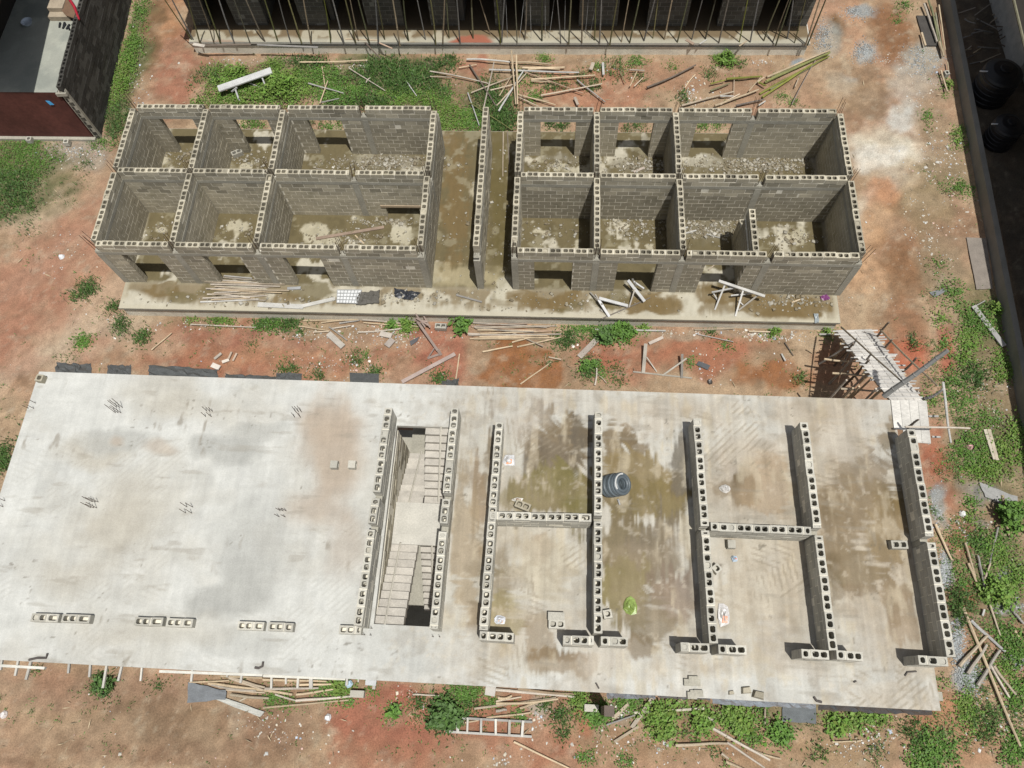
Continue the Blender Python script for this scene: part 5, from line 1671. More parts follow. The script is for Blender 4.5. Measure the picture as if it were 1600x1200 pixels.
# formwork bearers sticking out from under the deck's front edge
for i, (u0, v0, u1, v1, w) in enumerate(((4, 1035, 1, 1047, .06), (29, 1040, 24, 1056, .06), (49, 1040, 41, 1062, .07), (109, 1040, 107, 1052, .06), (142, 1042, 140, 1058, .06), (168, 1042, 161, 1075, .06), (192, 1043, 185, 1064, .06), (223, 1043, 220, 1064, .05),
                                         (302, 1047, 299, 1065, .06), (380, 1050, 376, 1067, .06), (356, 1049, 355, 1058, .05), (425, 1054, 424, 1076, .06), (447, 1055, 447, 1069, .05), (467, 1056, 465, 1075, .06), (486, 1057, 486, 1076, .10), (543, 1059, 542, 1071, .06),
                                         (561, 1059, 560, 1066, .04), (587, 1060, 584, 1077, .08))):
    stick(pt(u0, v0 - 8, ZD - 0.22), pt(u1, v1, ZD - 0.22), w, (.43, .41, .36), 'plank', "grey bearer end poking out under the deck's front edge", "batten", "bearer ends under the deck edge", name="formwork_bearer", thick=0.06)
stick(pt(769, 1062, ZD - 0.2), pt(765, 1087, ZD - 0.2), 0.28, (.42, .39, .34), 'plank', "broad grey board poking out under the deck edge above the ladder", "board", name="formwork_board")
stick(pt(580, 1062, ZD - 0.2), pt(579, 1071, ZD - 0.2), 0.3, (.42, .43, .43), 'plank', "short pale board under the deck edge right of a blue bucket", "board", name="formwork_board")
for (u0, v0, u1, v1, l) in ((0, 1040, 71, 1044, "long pale edge board under the deck's southwest corner"), (250, 1049, 411, 1055, "long pale edge board under the deck's front, west half"), (412, 1056, 540, 1061, "long pale edge board under the deck's front, next to the blue bucket")):
    stick(pt(u0, v0, ZD - 0.22), pt(u1, v1, ZD - 0.22), 0.07, (.46, .45, .40), 'plank', l, "board", name="edge_board", thick=0.1)


# ------------------------------------------------------------------ benches, trestles, ladder
def frame(name, label, cat, members, z, w=0.06, thick=0.05, names=None, color=WHT):
    c = pt(members[0][0], members[0][1], z)
    root = thing(name, label, cat, (c.x, c.y, z))
    for i, m in enumerate(members):
        u0, v0, h0, u1, v1, h1 = m[:6]
        ww = m[6] if len(m) > 6 else w
        cc = m[7] if len(m) > 7 else color
        stick(pt(u0, v0, z + h0), pt(u1, v1, z + h1), ww, cc, 'plank', parent=root, name=(names[i] if names else "timber_piece"), thick=thick)
    return root


frame("white_bench", "long white-topped bench tilted in the weeds behind the west wing", "bench",
      [(341, 139, .55, 424, 110, .62, .36), (368, 140, .5, 375, 160, 0, .07), (409, 120, .55, 418, 142, 0, .06), (390, 130, .3, 417, 141, .02, .05), (362, 143, .3, 370, 137, .5, .06)], GZ, thick=0.06,
      names=["bench_top", "leg", "leg", "brace", "leg"], color=(.46, .465, .455))
frame("broken_trestle", "broken white trestle on the apron, its silver boards splayed toward the plinth edge", "trestle",
      [(935, 468, .35, 952, 495, .05, .10), (936, 466, .4, 981, 478, .06, .12), (922, 457, .1, 941, 476, .3, .05, (.33, .31, .27)), (930, 460, .05, 946, 486, .1, .04, (.36, .33, .28))], 0.0, thick=0.05, color=(.44, .44, .43),
      names=["board", "board", "leg", "leg"])
frame("broken_trestle", "broken white trestle in front of the east wing's second doorway", "trestle",
      [(981, 438, .55, 1007, 471, .15, .12), (983, 480, .02, 992, 452, .4, .05, (.42, .38, .32)), (990, 440, .5, 1006, 451, .3, .06), (988, 436, .4, 994, 446, .55, .07, (.2, .19, .17))], 0.0, thick=0.05, color=(.44, .44, .43),
      names=["board", "leg", "brace", "leg"])
ground_stick(940, 498, 1016, 465, (.22, .17, .12), .028, 0.0, 'pole', "dark brown cane lying on the apron between the two broken trestles")
frame("overturned_bench", "overturned white bench frame with braced legs in front of the east wing's third doorway", "bench",
      [(1123, 439, .7, 1195, 463, .5, .11), (1134, 442, .6, 1117, 484, .0, .06), (1162, 451, .6, 1149, 494, .0, .06), (1186, 460, .45, 1154, 485, .05, .06, (.43, .39, .32)), (1112, 457, .35, 1147, 450, .5, .06), (1113, 456, .3, 1122, 471, .0, .05),
       (1142, 462, .2, 1180, 458, .3, .05), (1154, 470, .1, 1161, 477, .05, .04)], 0.0, names=["bench_top", "leg", "leg", "brace", "rail", "leg", "rail", "brace"], color=(.43, .42, .39))
frame("fallen_trestle", "fallen timber trestle lying on the red lane below the east wing", "trestle",
      [(1005, 583, .04, 1009, 537, .35, .13, (.36, .33, .28)), (989, 581, .02, 1081, 591, .02, .06), (1010, 558, .25, 1026, 581, .03, .04), (1035, 587, .03, 1073, 560, .35, .06), (1065, 591, .03, 1066, 553, .4, .09, (.30, .27, .23))], GZ,
      names=["leg", "rail", "brace", "brace", "leg"], color=(.42, .38, .31))
frame("crooked_trestle", "weathered crooked timber frame leaning from the plinth into the red lane", "timber frame",
      [(649, 490, .75, 664, 511, .4, .06), (650, 497, .7, 672, 510, .3, .06), (648, 500, .5, 668, 503, .45, .07), (652, 502, .45, 684, 548, .2, .10), (684, 546, .2, 689, 555, .05, .12), (668, 560, .03, 689, 553, .06, .09), (669, 559, .03, 681, 541, .2, .05), (660, 490, .6, 672, 512, .3, .06)],
      GZ, names=["rail", "rail", "brace", "leg", "leg", "foot", "brace", "rail"], color=(.25, .19, .16))
lad = thing("wooden_ladder", "grey wooden ladder lying on the red soil south of the deck", "ladder", pt(702, 1121, GZ))
for a in ((702, 1121, 832, 1128), (697, 1143, 831, 1151)):
    stick(pt(a[0], a[1], GZ + .12), pt(a[2], a[3], GZ + .1), .07, (.33, .32, .29), 'plank', parent=lad, name="rail", thick=.09)
for u, du, w in ((715.6, -0.5, .09), (731, -1, .06), (752, -.5, .07), (774.6, 0, .07), (796.5, -1, .08), (817.5, -2, .08)):
    t = (u - 702) / 130
    stick(pt(u, 1119.5 + 7 * t, GZ + .19), pt(u + du, 1144 + 8 * t, GZ + .19), w, (.47, .45, .40), 'plank', parent=lad, name="rung", thick=.05)

# dark board, grid panel, sheets and mats
def sheet(name, label, cat, quad, z, color, mat='plain', thick=0.02, sag=0.0, n=(6, 4), seed=0, zs=None, parent=None):
    P4 = [pt(u, v, (zs[i] if zs else z) + thick) for i, (u, v) in enumerate(quad)]
    nx, ny = n
    V, F = [], []
    rr_ = random.Random(seed + 5)
    for j in range(ny + 1):
        for i in range(nx + 1):
            p = P4[0].lerp(P4[1], i / nx).lerp(P4[3].lerp(P4[2], i / nx), j / ny)
            edge = i in (0, nx) or j in (0, ny)
            q = Vector((rr_.uniform(-1, 1), rr_.uniform(-1, 1), rr_.uniform(-0.3, 1))) * sag
            V.append(p + (q if not edge else q * 0.6))
    m = len(V)
    V += [p - Vector((0, 0, thick)) for p in V]
    for j in range(ny):
        for i in range(nx):
            a = j * (nx + 1) + i
            F += [(a, a + 1, a + nx + 2, a + nx + 1), (m + a, m + a + nx + 1, m + a + nx + 2, m + a + 1)]
    rim = [i for i in range(nx + 1)] + [j * (nx + 1) + nx for j in range(1, ny + 1)] + [ny * (nx + 1) + i for i in range(nx - 1, -1, -1)] + [j * (nx + 1) for j in range(ny - 1, 0, -1)]
    for a, b in zip(rim, rim[1:] + rim[:1]):
        F.append((a, m + a, m + b, b))
    c = sum(P4, Vector()) / 4
    mb = MB()
    mb.add([v - c for v in V], F)
    o = link(name, mb.mesh(name, M[mat]), None, c)
    o.color = (*color, 1)
    return tag(o, label, cat)


GP = GZ + 0.04
sheet("dark_board", "dark wooden board lying by the poles at the boundary wall", "board", [(1432, 24), (1465, 25), (1467, 71), (1446, 71)], GP, (.055, .05, .045), thick=.05)
sheet("worn_board", "wide grey-brown worn sheet lying along the boundary wall", "board", [(1510, 371), (1541, 372), (1551, 451), (1526, 452)], GP, (.19, .165, .14), thick=.03, sag=.012)
sheet("metal_sheet", "small grey sheet half in the grass on the east lane", "sheet", [(1452, 457), (1474, 451), (1480, 455), (1460, 464)], GP, (.15, .155, .16), thick=.02, sag=.02)
sheet("grey_tarpaulin", "dark grey sheet in front of the pole heap below the deck's west half", "tarpaulin", [(294, 1066), (353, 1079), (352, 1093), (293, 1098)], GP, (.14, .15, .16), thick=.05, sag=.03)
sheet("cement_crust", "pale grey tongue of hardened cement beside the dark grey sheet", "cement", [(326, 1089), (354, 1092), (414, 1112), (406, 1120)], GP - .02, (.36, .36, .33), thick=.06, sag=.02)
sheet("rubber_mat", "grey ribbed mat hanging below the deck's torn plastic near two bushes", "mat", [(1223, 1104), (1275, 1106), (1275, 1131), (1222, 1127)], GP, (.10, .11, .115), thick=.03, sag=.015)
sheet("slate_piece", "dark flat offcut lying on the lane right of the fallen trestle", "sheet", [(1092, 564), (1110, 571), (1106, 578), (1088, 570)], GP, (.07, .075, .08), thick=.02)
sheet("dark_offcut", "dark wet offcut on the red soil beside the crooked timber frame", "sheet", [(640, 533), (655, 526), (652, 533), (642, 540)], GP, (.08, .08, .085), thick=.02)
sheet("cement_strip", "grey cement strip running through the eastern weeds to the boundary wall", "cement", [(1530, 754), (1590, 776), (1588, 796), (1540, 776)], GP - .02, (.25, .25, .24), thick=.05, sag=.03)
o = sheet("plastic_sheet", "crumpled black plastic sheet on the apron by the west wing's east corner", "plastic sheet", [(616, 450), (657, 457), (645, 469), (617, 465)], .01, (.022, .025, .032), 'plastic', .012, .05, (9, 6), 3)
sheet("mesh_panel", "white panel marked with a grid on the west wing's apron", "panel", [(527, 453), (565, 453), (558, 474), (526, 473)], .02, (.56, .57, .57), thick=.05)
pn = bpy.data.objects["mesh_panel"]
a, b, c, d = (pt(u, v, .098) - pn.location for u, v in ((527, 453), (565, 453), (558, 474), (526, 473)))
for k in range(8):
    t = k / 7
    mb = MB()
    mb.tube([a.lerp(b, t), d.lerp(c, t)], .012, 4)
    o = link("grid_wire", mb.mesh("grid_wire", M['plain']), pn)
    o.color = (.33, .34, .34, 1)
for k in range(5):
    t = k / 4
    mb = MB()
    mb.tube([a.lerp(d, t) + Vector((0, 0, .012)), b.lerp(c, t) + Vector((0, 0, .012))], .012, 4)
    o = link("grid_wire", mb.mesh("grid_wire", M['plain']), pn)
    o.color = (.33, .34, .34, 1)
sheet("ash_heap", "dark flat heap of mortar scraps beside the white grid panel", "heap", [(560, 458), (592, 453), (592, 473), (556, 476)], .01, (.085, .08, .07), thick=.07, sag=.05, n=(10, 6))
sheet("purple_rag", "bright purple rag on the apron near the east wing's corner", "rag", [(1281, 463), (1291, 460), (1298, 467), (1285, 470)], .02, (.15, .04, .13), 'plastic', .02, .04, (6, 4), 8)
sheet("grey_rag", "small grey rag on the apron's edge near its east end", "rag", [(1272, 490), (1279, 490), (1280, 504), (1273, 505)], .02, (.22, .25, .26), 'plastic', .02, .03, (4, 4), 9)
# torn black damp-proof sheeting at the deck's edges
for i, (q, l) in enumerate((([(88, 567), (143, 569), (143, 585), (86, 584)], "black torn sheeting behind the deck, nearest the deck's northwest corner"),
                            ([(168, 570), (205, 571), (205, 587), (167, 586)], "small piece of black torn sheeting behind the deck, second from its northwest corner"),
                            ([(233, 570), (340, 577), (340, 591), (232, 588)], "widest piece of black torn sheeting behind the deck's back edge"),
                            ([(352, 584), (430, 588), (430, 596), (352, 592)], "thin strip of black sheeting along the deck's back edge"),
                            ([(432, 582), (471, 583), (472, 598), (431, 596)], "black sheeting with pale blue shreds at the deck's back edge"),
                            ([(546, 582), (592, 584), (592, 601), (547, 598)], "neat dark grey board standing behind the deck's back edge"),
                            ([(690, 596), (716, 592), (718, 603), (690, 602)], "small black flap behind the deck near the straight tan cane"))):
    sheet("black_sheeting", l, "sheeting", q, 0, (.085, .088, .085), 'plastic', .012, .05 if i != 5 else .0, (12, 4), i, zs=[ZD - .35, ZD - .35, ZD - .06, ZD - .06])
us = [948, 985, 1020, 1060, 1100, 1140, 1180, 1224, 1280, 1330, 1380, 1420, 1452]
for k, (ua, ub, l, col) in enumerate(((948, 1025, "bluish plastic sheeting hanging along the deck's front edge, above the brown planks", (.16, .18, .20)), (1028, 1110, "thin grey plastic sheeting along the deck's front edge between the brown plank and rubble", (.10, .11, .12)),
                                      (1112, 1275, "pale blue-grey torn sheeting hanging on the deck's front edge above the grey mat", (.20, .23, .26)), (1278, 1456, "black sheeting hanging along the deck's front edge to the southeast corner", (.05, .055, .06)))):
    e = lambda u: 1080.5 + (u - 948) * (1111 - 1080.5) / (1465 - 948)
    dr = 10 if k != 1 else 5
    sheet("plastic_sheeting", l, "sheeting", [(ua, e(ua) - 3), (ub, e(ub) - 3), (ub, e(ub) + dr * .7), (ua, e(ua) + dr)], 0, col, 'plastic', .01, .045, (22, 3), 20 + k, zs=[ZD - .03, ZD - .03, ZD - .5, ZD - .5])

# ------------------------------------------------------------------ loose blocks
def loose_block(u, v, rot, label, z=ZD + .004, L=.45, lay=None, mat='block_new', group=None):
    p = pt(u, v, z + (0.1 if lay is None else 0.1))
    t = thing("loose_block", label, "concrete block", (p.x, p.y, z), rot, group)
    me = block_mesh(L, .225, .215, M[mat], True)
    if lay is None:
        o = link("block", me, t, (-L / 2, 0, 0))
    elif lay == 'end':          # on its end: the cored face looks sideways (east)
        o = link("block", me, t, (-.11, 0, 0))
        o.rotation_euler = (0, math.radians(90), 0)
        o.location = (-.11, 0, L)
    else:                       # on its side, cored face to the south
        o = link("block", me, t, (-L / 2, .1, .1125))
        o.rotation_euler = (math.radians(90), 0, 0)
    mb = MB()
    if lay is None:
        mb.box(-L / 2 + .01, L / 2 - .01, -.1, .1, .002, .02)
    elif lay == 'end':
        mb.box(-.108, -.09, -.1, .1, .02, L - .02)
    else:
        mb.box(-L / 2 + .01, L / 2 - .01, .07, .095, .02, .2)
    link("web", mb.mesh("web", M[mat]), t)
    return t


loose_block(523, 727, 0, "half block standing on the bare deck, west one of the two beside the stair wall", L=.22, lay='end')
loose_block(551, 727, 0, "half block standing on the bare deck, east one of the two beside the stair wall", L=.22, lay='end')
loose_block(869, 963, 0, "loose hollow block lying behind another in the bay of the cross wall", lay='side')
loose_block(870, 976, .02, "loose hollow block with open cores in front of its pair in the bay")
loose_block(949, 960, .2, "loose single-core half block beside the coil wall, near the lime green bag", L=.23)
loose_block(1403, 852, .02, "loose hollow block standing against the edge wall on the stained deck")
loose_block(1142, 851, 0, "dark-cored half block just below the cross wall by the second bay", L=.22, lay='end')
loose_block(1119, 889, .7, "broken half block leaning by the wall near a small orange wrapper", L=.22)
loose_block(689, 511, -.03, "hollow block lying flat by the plinth left of the bushy plant", z=GZ + .05, mat='block_new')
loose_block(559, 1084, 0, "hollow block lying on its side below the deck's front edge", z=GZ + .05, lay='side', mat='block_new')
loose_block(924, 1106, 0, "pale block lying near the dark post below the deck", z=GZ + .05, lay='side', mat='block_new')
loose_block(817, 791, -.35, "brown-stained hollow block lying flat at the cross wall's north side", mat='block')
loose_block(371, 240, .5, "tilted block on the floor of the west wing's second back room", z=.004, mat='block_new')
loose_block(47, 219, 0, "single grey block in the grass at the foot of the maroon wall", z=GZ + .05, L=.23, mat='block_new')
loose_block(105, 223, .1, "pale broken block on the rubble beside the maroon wall's corner", z=GZ + .05, L=.23, mat='block_new')
loose_block(1478, 116, .2, "small pale block by the boundary wall's shaded edge", z=GZ + .05, L=.2, mat='block_new')
p = pt(944, 1110, GZ)
pst = thing("formwork_post", "dark square post under the deck's front edge beside a pale block", "post", (p.x, p.y, GZ))
mb = MB()
mb.box(-.13, .13, -.13, .13, 0, 1.9)
mb.box(-.15, .15, -.15, .15, 1.9, 1.96)
o = link("post_body", mb.mesh("post_body", M['plain']), pst)
o.color = (.11, .085, .07, 1)

# starter bars on the bare deck
for i, (u, v, n, h, l) in enumerate(((186, 641, 6, .62, "starter bars on the bare deck, the tallest clump, near its northwest part"), (327, 647, 5, .42, "short starter bars on the bare deck, second clump along the back row"),
                                     (466, 648, 5, .45, "starter bars on the bare deck near the two half blocks, back row"), (50, 634, 3, .35, "starter bars at the deck's west edge, back row"),
                                     (148, 789, 6, .55, "starter bars in the middle of the bare deck's west part"), (296, 797, 4, .5, "starter bars in the middle row, second from the deck's west edge"),
                                     (442, 803, 5, .42, "starter bars in the middle row nearest the stair wall"), (2, 787, 3, .4, "starter bars at the very west edge of the deck, middle row"),
                                     (576, 987, 3, .3, "bent starter bars beside the stair wall's single-course stub"), (683, 990, 3, .3, "bent starter bars at the south end of the stair well's east wall"))):
    p = pt(u, v, ZD)
    t = thing("starter_bars", l, "steel bars", (p.x, p.y, ZD))
    rods(t, 0, 0, 0, h, n, .09, .06, .009)
for i, (path, l) in enumerate((([(45, 1031), (58, 1028), (72, 1028), (74, 1021)], "dark L-shaped bar lying at the deck's southwest corner"), ([(398, 1043), (404, 1044), (410, 1041), (411, 1034)], "dark hooked bar lying on the deck's front edge"),
                               ([(1272, 1089), (1276, 1095), (1284, 1097)], "dark hooked bar on the deck's front edge, east part"), ([(1414, 1056), (1418, 1050), (1432, 1049)], "small bent bar beside the southeast block pier"),
                               ([(1334, 1066), (1338, 1064)], "tiny bar stub on the deck's southeast corner"), ([(931, 1067), (936, 1076)], "short dark bar at the deck's front edge above the post"))):
    mb = MB()
    c = pt(*path[0], ZD + .03)
    mb.tube([pt(u, v, ZD + .03) - c for u, v in path], .032 if i < 3 else .02, 6)
    o = tag(link("bent_bar", mb.mesh("bent_bar", M['plain']), None, c), l, "steel bar")
    o.color = (.07, .06, .055, 1)

# the pipe coil leaning on its wall
cc = pt(961, 758, ZD + .36)
coil = thing("pipe_coil", "grey-blue coil of pipe leaning against the hollow-block wall on the stained deck", "pipe coil", (cc.x, cc.y, ZD))
ax = Vector((.50, -.06, .66)).normalized()
qa = ax.to_track_quat('Z', 'Y')
for i in range(9):
    mb = MB()
    R, r = .285 + random.uniform(-.012, .012), .055
    for R2, dz in ((R, 0), (R - .085, .008)):
        vs, fs = [], []
        for a in range(22):
            for b in range(7):
                an, bn = 2 * math.pi * a / 22, 2 * math.pi * b / 7
                rr2 = R2 + r * math.cos(bn)
                vs.append(qa @ Vector((rr2 * math.cos(an), rr2 * math.sin(an), r * math.sin(bn) + dz)))
                fs.append((a * 7 + b, ((a + 1) % 22) * 7 + b, ((a + 1) % 22) * 7 + (b + 1) % 7, a * 7 + (b + 1) % 7))
        mb.add(vs, fs)
    o = link("coil_turn", mb.mesh("coil_turn", M['pipe']), coil, Vector((0, 0, .36)) + ax * (.072 * (i - 4)))
    for pg in o.data.polygons:
        pg.use_smooth = True
    s_ = random.uniform(.9, 1.1) * (1.0 if i % 2 else .62)
    o.color = (.115 * s_, .14 * s_, .155 * s_, 1)
mb = MB()
mb.tube([qa @ Vector((.29 * math.cos(t), .29 * math.sin(t), 0)) + ax * .34 + Vector((0, 0, .36)) for t in np.linspace(0.2, 2.4, 8)], .022, 5)
o = link("white_tie", mb.mesh("white_tie", M['plain']), coil)
o.color = (.5, .5, .48, 1)
ground_stick(965, 780, 968, 789, (.55, .55, .55), .03, ZD, 'pole', "short silver pipe end poking out below the coil", cat="pipe", name="pipe_end")

# sacks and litter one can point at
for (u, v, w, h, c, l, c2) in ((795, 719, 20, 20, (.5, .5, .5), "white paper sack with orange print beside the bay wall", (.6, .25, .12)), (809, 781, 18, 7, (.62, .6, .55), "folded white paper strip on the stained deck north of the cross wall", (.5, .25, .15)),
                               (781, 969, 18, 13, (.6, .62, .66), "crumpled blue and white sack in the corner of the west bay", (.6, .42, .3)), (1132, 764, 18, 12, (.48, .465, .44), "crumpled white sack on the brown stain of the middle bay", None),
                               (1130, 962, 18, 30, (.5, .485, .47), "torn white and orange sack lying along the wall", (.62, .28, .18)), (984, 947, 20, 24, (.20, .27, .07), "lime green plastic bag on the wet deck between two walls", None),
                               (1147, 873, 9, 9, (.4, .5, .6), "small wrapper with an orange mark near the wall", (.7, .2, .1))):
    rr_ = random.Random(int(u))
    n = 9
    c0 = pt(u, v, ZD)
    R = w / 2 / 58.0
    Rv = h / 2 / 55.0
    t = thing("plastic_bag" if c[1] > c[0] else "paper_sack", l, "bag" if c[1] > c[0] else "sack", (c0.x, c0.y, ZD + .006))
    V, F = [], []
    for j in range(5):
        for i in range(n):
            a = 2 * math.pi * i / n
            k = (1 - j / 4) ** .7
            sq = 1.0 / max(abs(math.cos(a)), abs(math.sin(a))) ** .5
            V.append((R * 1.15 * k * sq * math.cos(a) * rr_.uniform(.8, 1.1), Rv * 1.15 * k * sq * math.sin(a) * rr_.uniform(.8, 1.1), .015 + .045 * j * rr_.uniform(.3, 1.1)))
    for j in range(4):
        for i in range(n):
            F.append((j * n + i, j * n + (i + 1) % n, (j + 1) * n + (i + 1) % n, (j + 1) * n + i))
    F.append(tuple(4 * n + i for i in range(n)))
    mb = MB()
    mb.add(V, F)
    o = link("bag_body", mb.mesh("bag_body", M['plastic']), t)
    o.color = (*c, 1)
    if c2:
        mb = MB()
        ps = [(-R * .4, -Rv * .75, .06), (R * .55, -Rv * .7, .07), (R * .6, -Rv * .1, .13), (-R * .2, -Rv * .05, .14)]
        mb.add(ps + [(x, y, z - .03) for x, y, z in ps], [(0, 1, 2, 3), (7, 6, 5, 4), (0, 4, 5, 1), (1, 5, 6, 2), (2, 6, 7, 3), (3, 7, 4, 0)])
        o = link("printed_flap", mb.mesh("printed_flap", M['plastic']), t)
        o.color = (*c2, 1)
for (u, v, r, c, l, z) in ((1503, 803, .13, (.62, .62, .6), "square white paper on the cement strip's west end", GZ), (1514, 699, .14, (.5, .27, .28), "faded pink rag in the eastern weeds", GZ), (545, 1068, .12, (.35, .47, .55), "light blue bucket under the deck's front edge", ZD - .4),
                           (1109, 597, .12, (.05, .045, .04), "dark brown stone on the lane behind the deck", GZ), (513, 1121, .13, (.6, .62, .64), "crumpled white bag alone on the soil south of the deck", GZ), (7, 1117, .14, (.62, .58, .56), "white and red wrapper at the picture's lower left", GZ),
                           (97, 402, .13, (.6, .62, .64), "white wrapper in the rubbish west of the roofless block", GZ)):
    p = pt(u, v, z)
    rr_ = random.Random(int(u * 3))
    V = [(r * math.cos(a) * rr_.uniform(.8, 1.1), r * math.sin(a) * rr_.uniform(.8, 1.1), .01) for a in np.linspace(0, 2 * math.pi, 8)[:-1]]
    V2 = [(x * .6, y * .6, r * rr_.uniform(.5, 1.0)) for x, y, _ in V]
    mb = MB()
    mb.add(V + V2, [tuple(range(7, 14))] + [(i, (i + 1) % 7, 7 + (i + 1) % 7, 7 + i) for i in range(7)])
    nm = l.split(" on ")[0].split(" in ")[0].split(" under ")[0].split(" alone")[0].split(" at ")[0].split(" west")[0].split()[-1]
    o = tag(link(nm, mb.mesh(nm, M['plastic']), None, (p.x, p.y, z + (.02 if z == GZ else 0))), l, nm)
    o.color = (*c, 1)
mb = MB()
for k in range(7):
    x, y, s_ = random.uniform(-.25, .2), random.uniform(-.2, .3), random.uniform(.05, .16)
    mb.box(x - s_, x + s_ * .7, y - s_ * .6, y + s_ * .6, 0, s_ * .7)
p = pt(1090, 1081, ZD)
tag(link("rubble", mb.mesh("rubble", M['concrete']), None, (p.x, p.y, ZD + .005)), kind='stuff')
for (u, v, l, s_) in ((1165, 1078, "broken block chunk near the deck's front edge, west of another", .14), (1184, 1085, "broken block chunk at the deck's front edge beside its neighbour", .16), (1142, 1082, "small chunk on the deck's front edge near the rubble", .08)):
    p = pt(u, v, ZD)
    mb = MB()
    mb.add([(-s_, -s_ * .6, 0), (s_, -s_ * .7, 0), (s_ * .9, s_ * .6, 0), (-s_ * .8, s_ * .5, 0), (-s_ * .8, -s_ * .5, s_ * .9), (s_ * .8, -s_ * .5, s_ * .7), (s_ * .7, s_ * .4, s_ * .9), (-s_ * .6, s_ * .4, s_ * 1.0)],
           [(3, 2, 1, 0), (4, 5, 6, 7), (0, 1, 5, 4), (1, 2, 6, 5), (2, 3, 7, 6), (3, 0, 4, 7)])
    tag(link("block_chunk", mb.mesh("block_chunk", M['block']), None, (p.x, p.y, ZD + .005), random.uniform(-.4, .4)), l, "block chunk")
# wooden corner peg on the deck
p = pt(67, 594, ZD)
pg = thing("corner_block", "block standing on the deck's northwest corner", "concrete block", (p.x, p.y, ZD + .004), -.1)
link("block", block_mesh(.23, .225, .204, M['block'], True), pg, (-.11, 0, 0))

# ------------------------------------------------------------------ vegetation
def leaves(name, P3, size, col, mat=None, flat=0.5, kind=None, slender=0.55):
    """diamond leaves at the given points; size and colour per leaf"""
    n = len(P3)
    az = rng.uniform(0, 2 * np.pi, n)
    el = rng.normal(flat, 0.45, n)
    d = np.stack([np.cos(az) * np.cos(el), np.sin(az) * np.cos(el), np.sin(el)], 1)
    s = np.stack([-np.sin(az), np.cos(az), rng.uniform(-.35, .35, n)], 1)
    sz = size[:, None]
    a, c = P3, P3 + d * sz
    m = P3 + d * sz * 0.5
    b, e = m + s * sz * slender * .5, m - s * sz * slender * .5
    V = np.stack([a, b, c, e], 1).reshape(-1, 3)
    F = np.arange(n * 4).reshape(-1, 4)
    C = np.repeat(np.concatenate([col, np.ones((n, 1))], 1), 4, 0)
    return np_mesh(name, V, F, mat or M['leaf'], C)


LG = np.array([0.098, 0.192, 0.030])     # bright broadleaf green
MG = np.array([0.072, 0.144, 0.028])     # mid green
DG = np.array([0.056, 0.104, 0.030])     # dark grass
YG = np.array([0.135, 0.180, 0.042])
DRY = np.array([0.16, 0.135, 0.07])

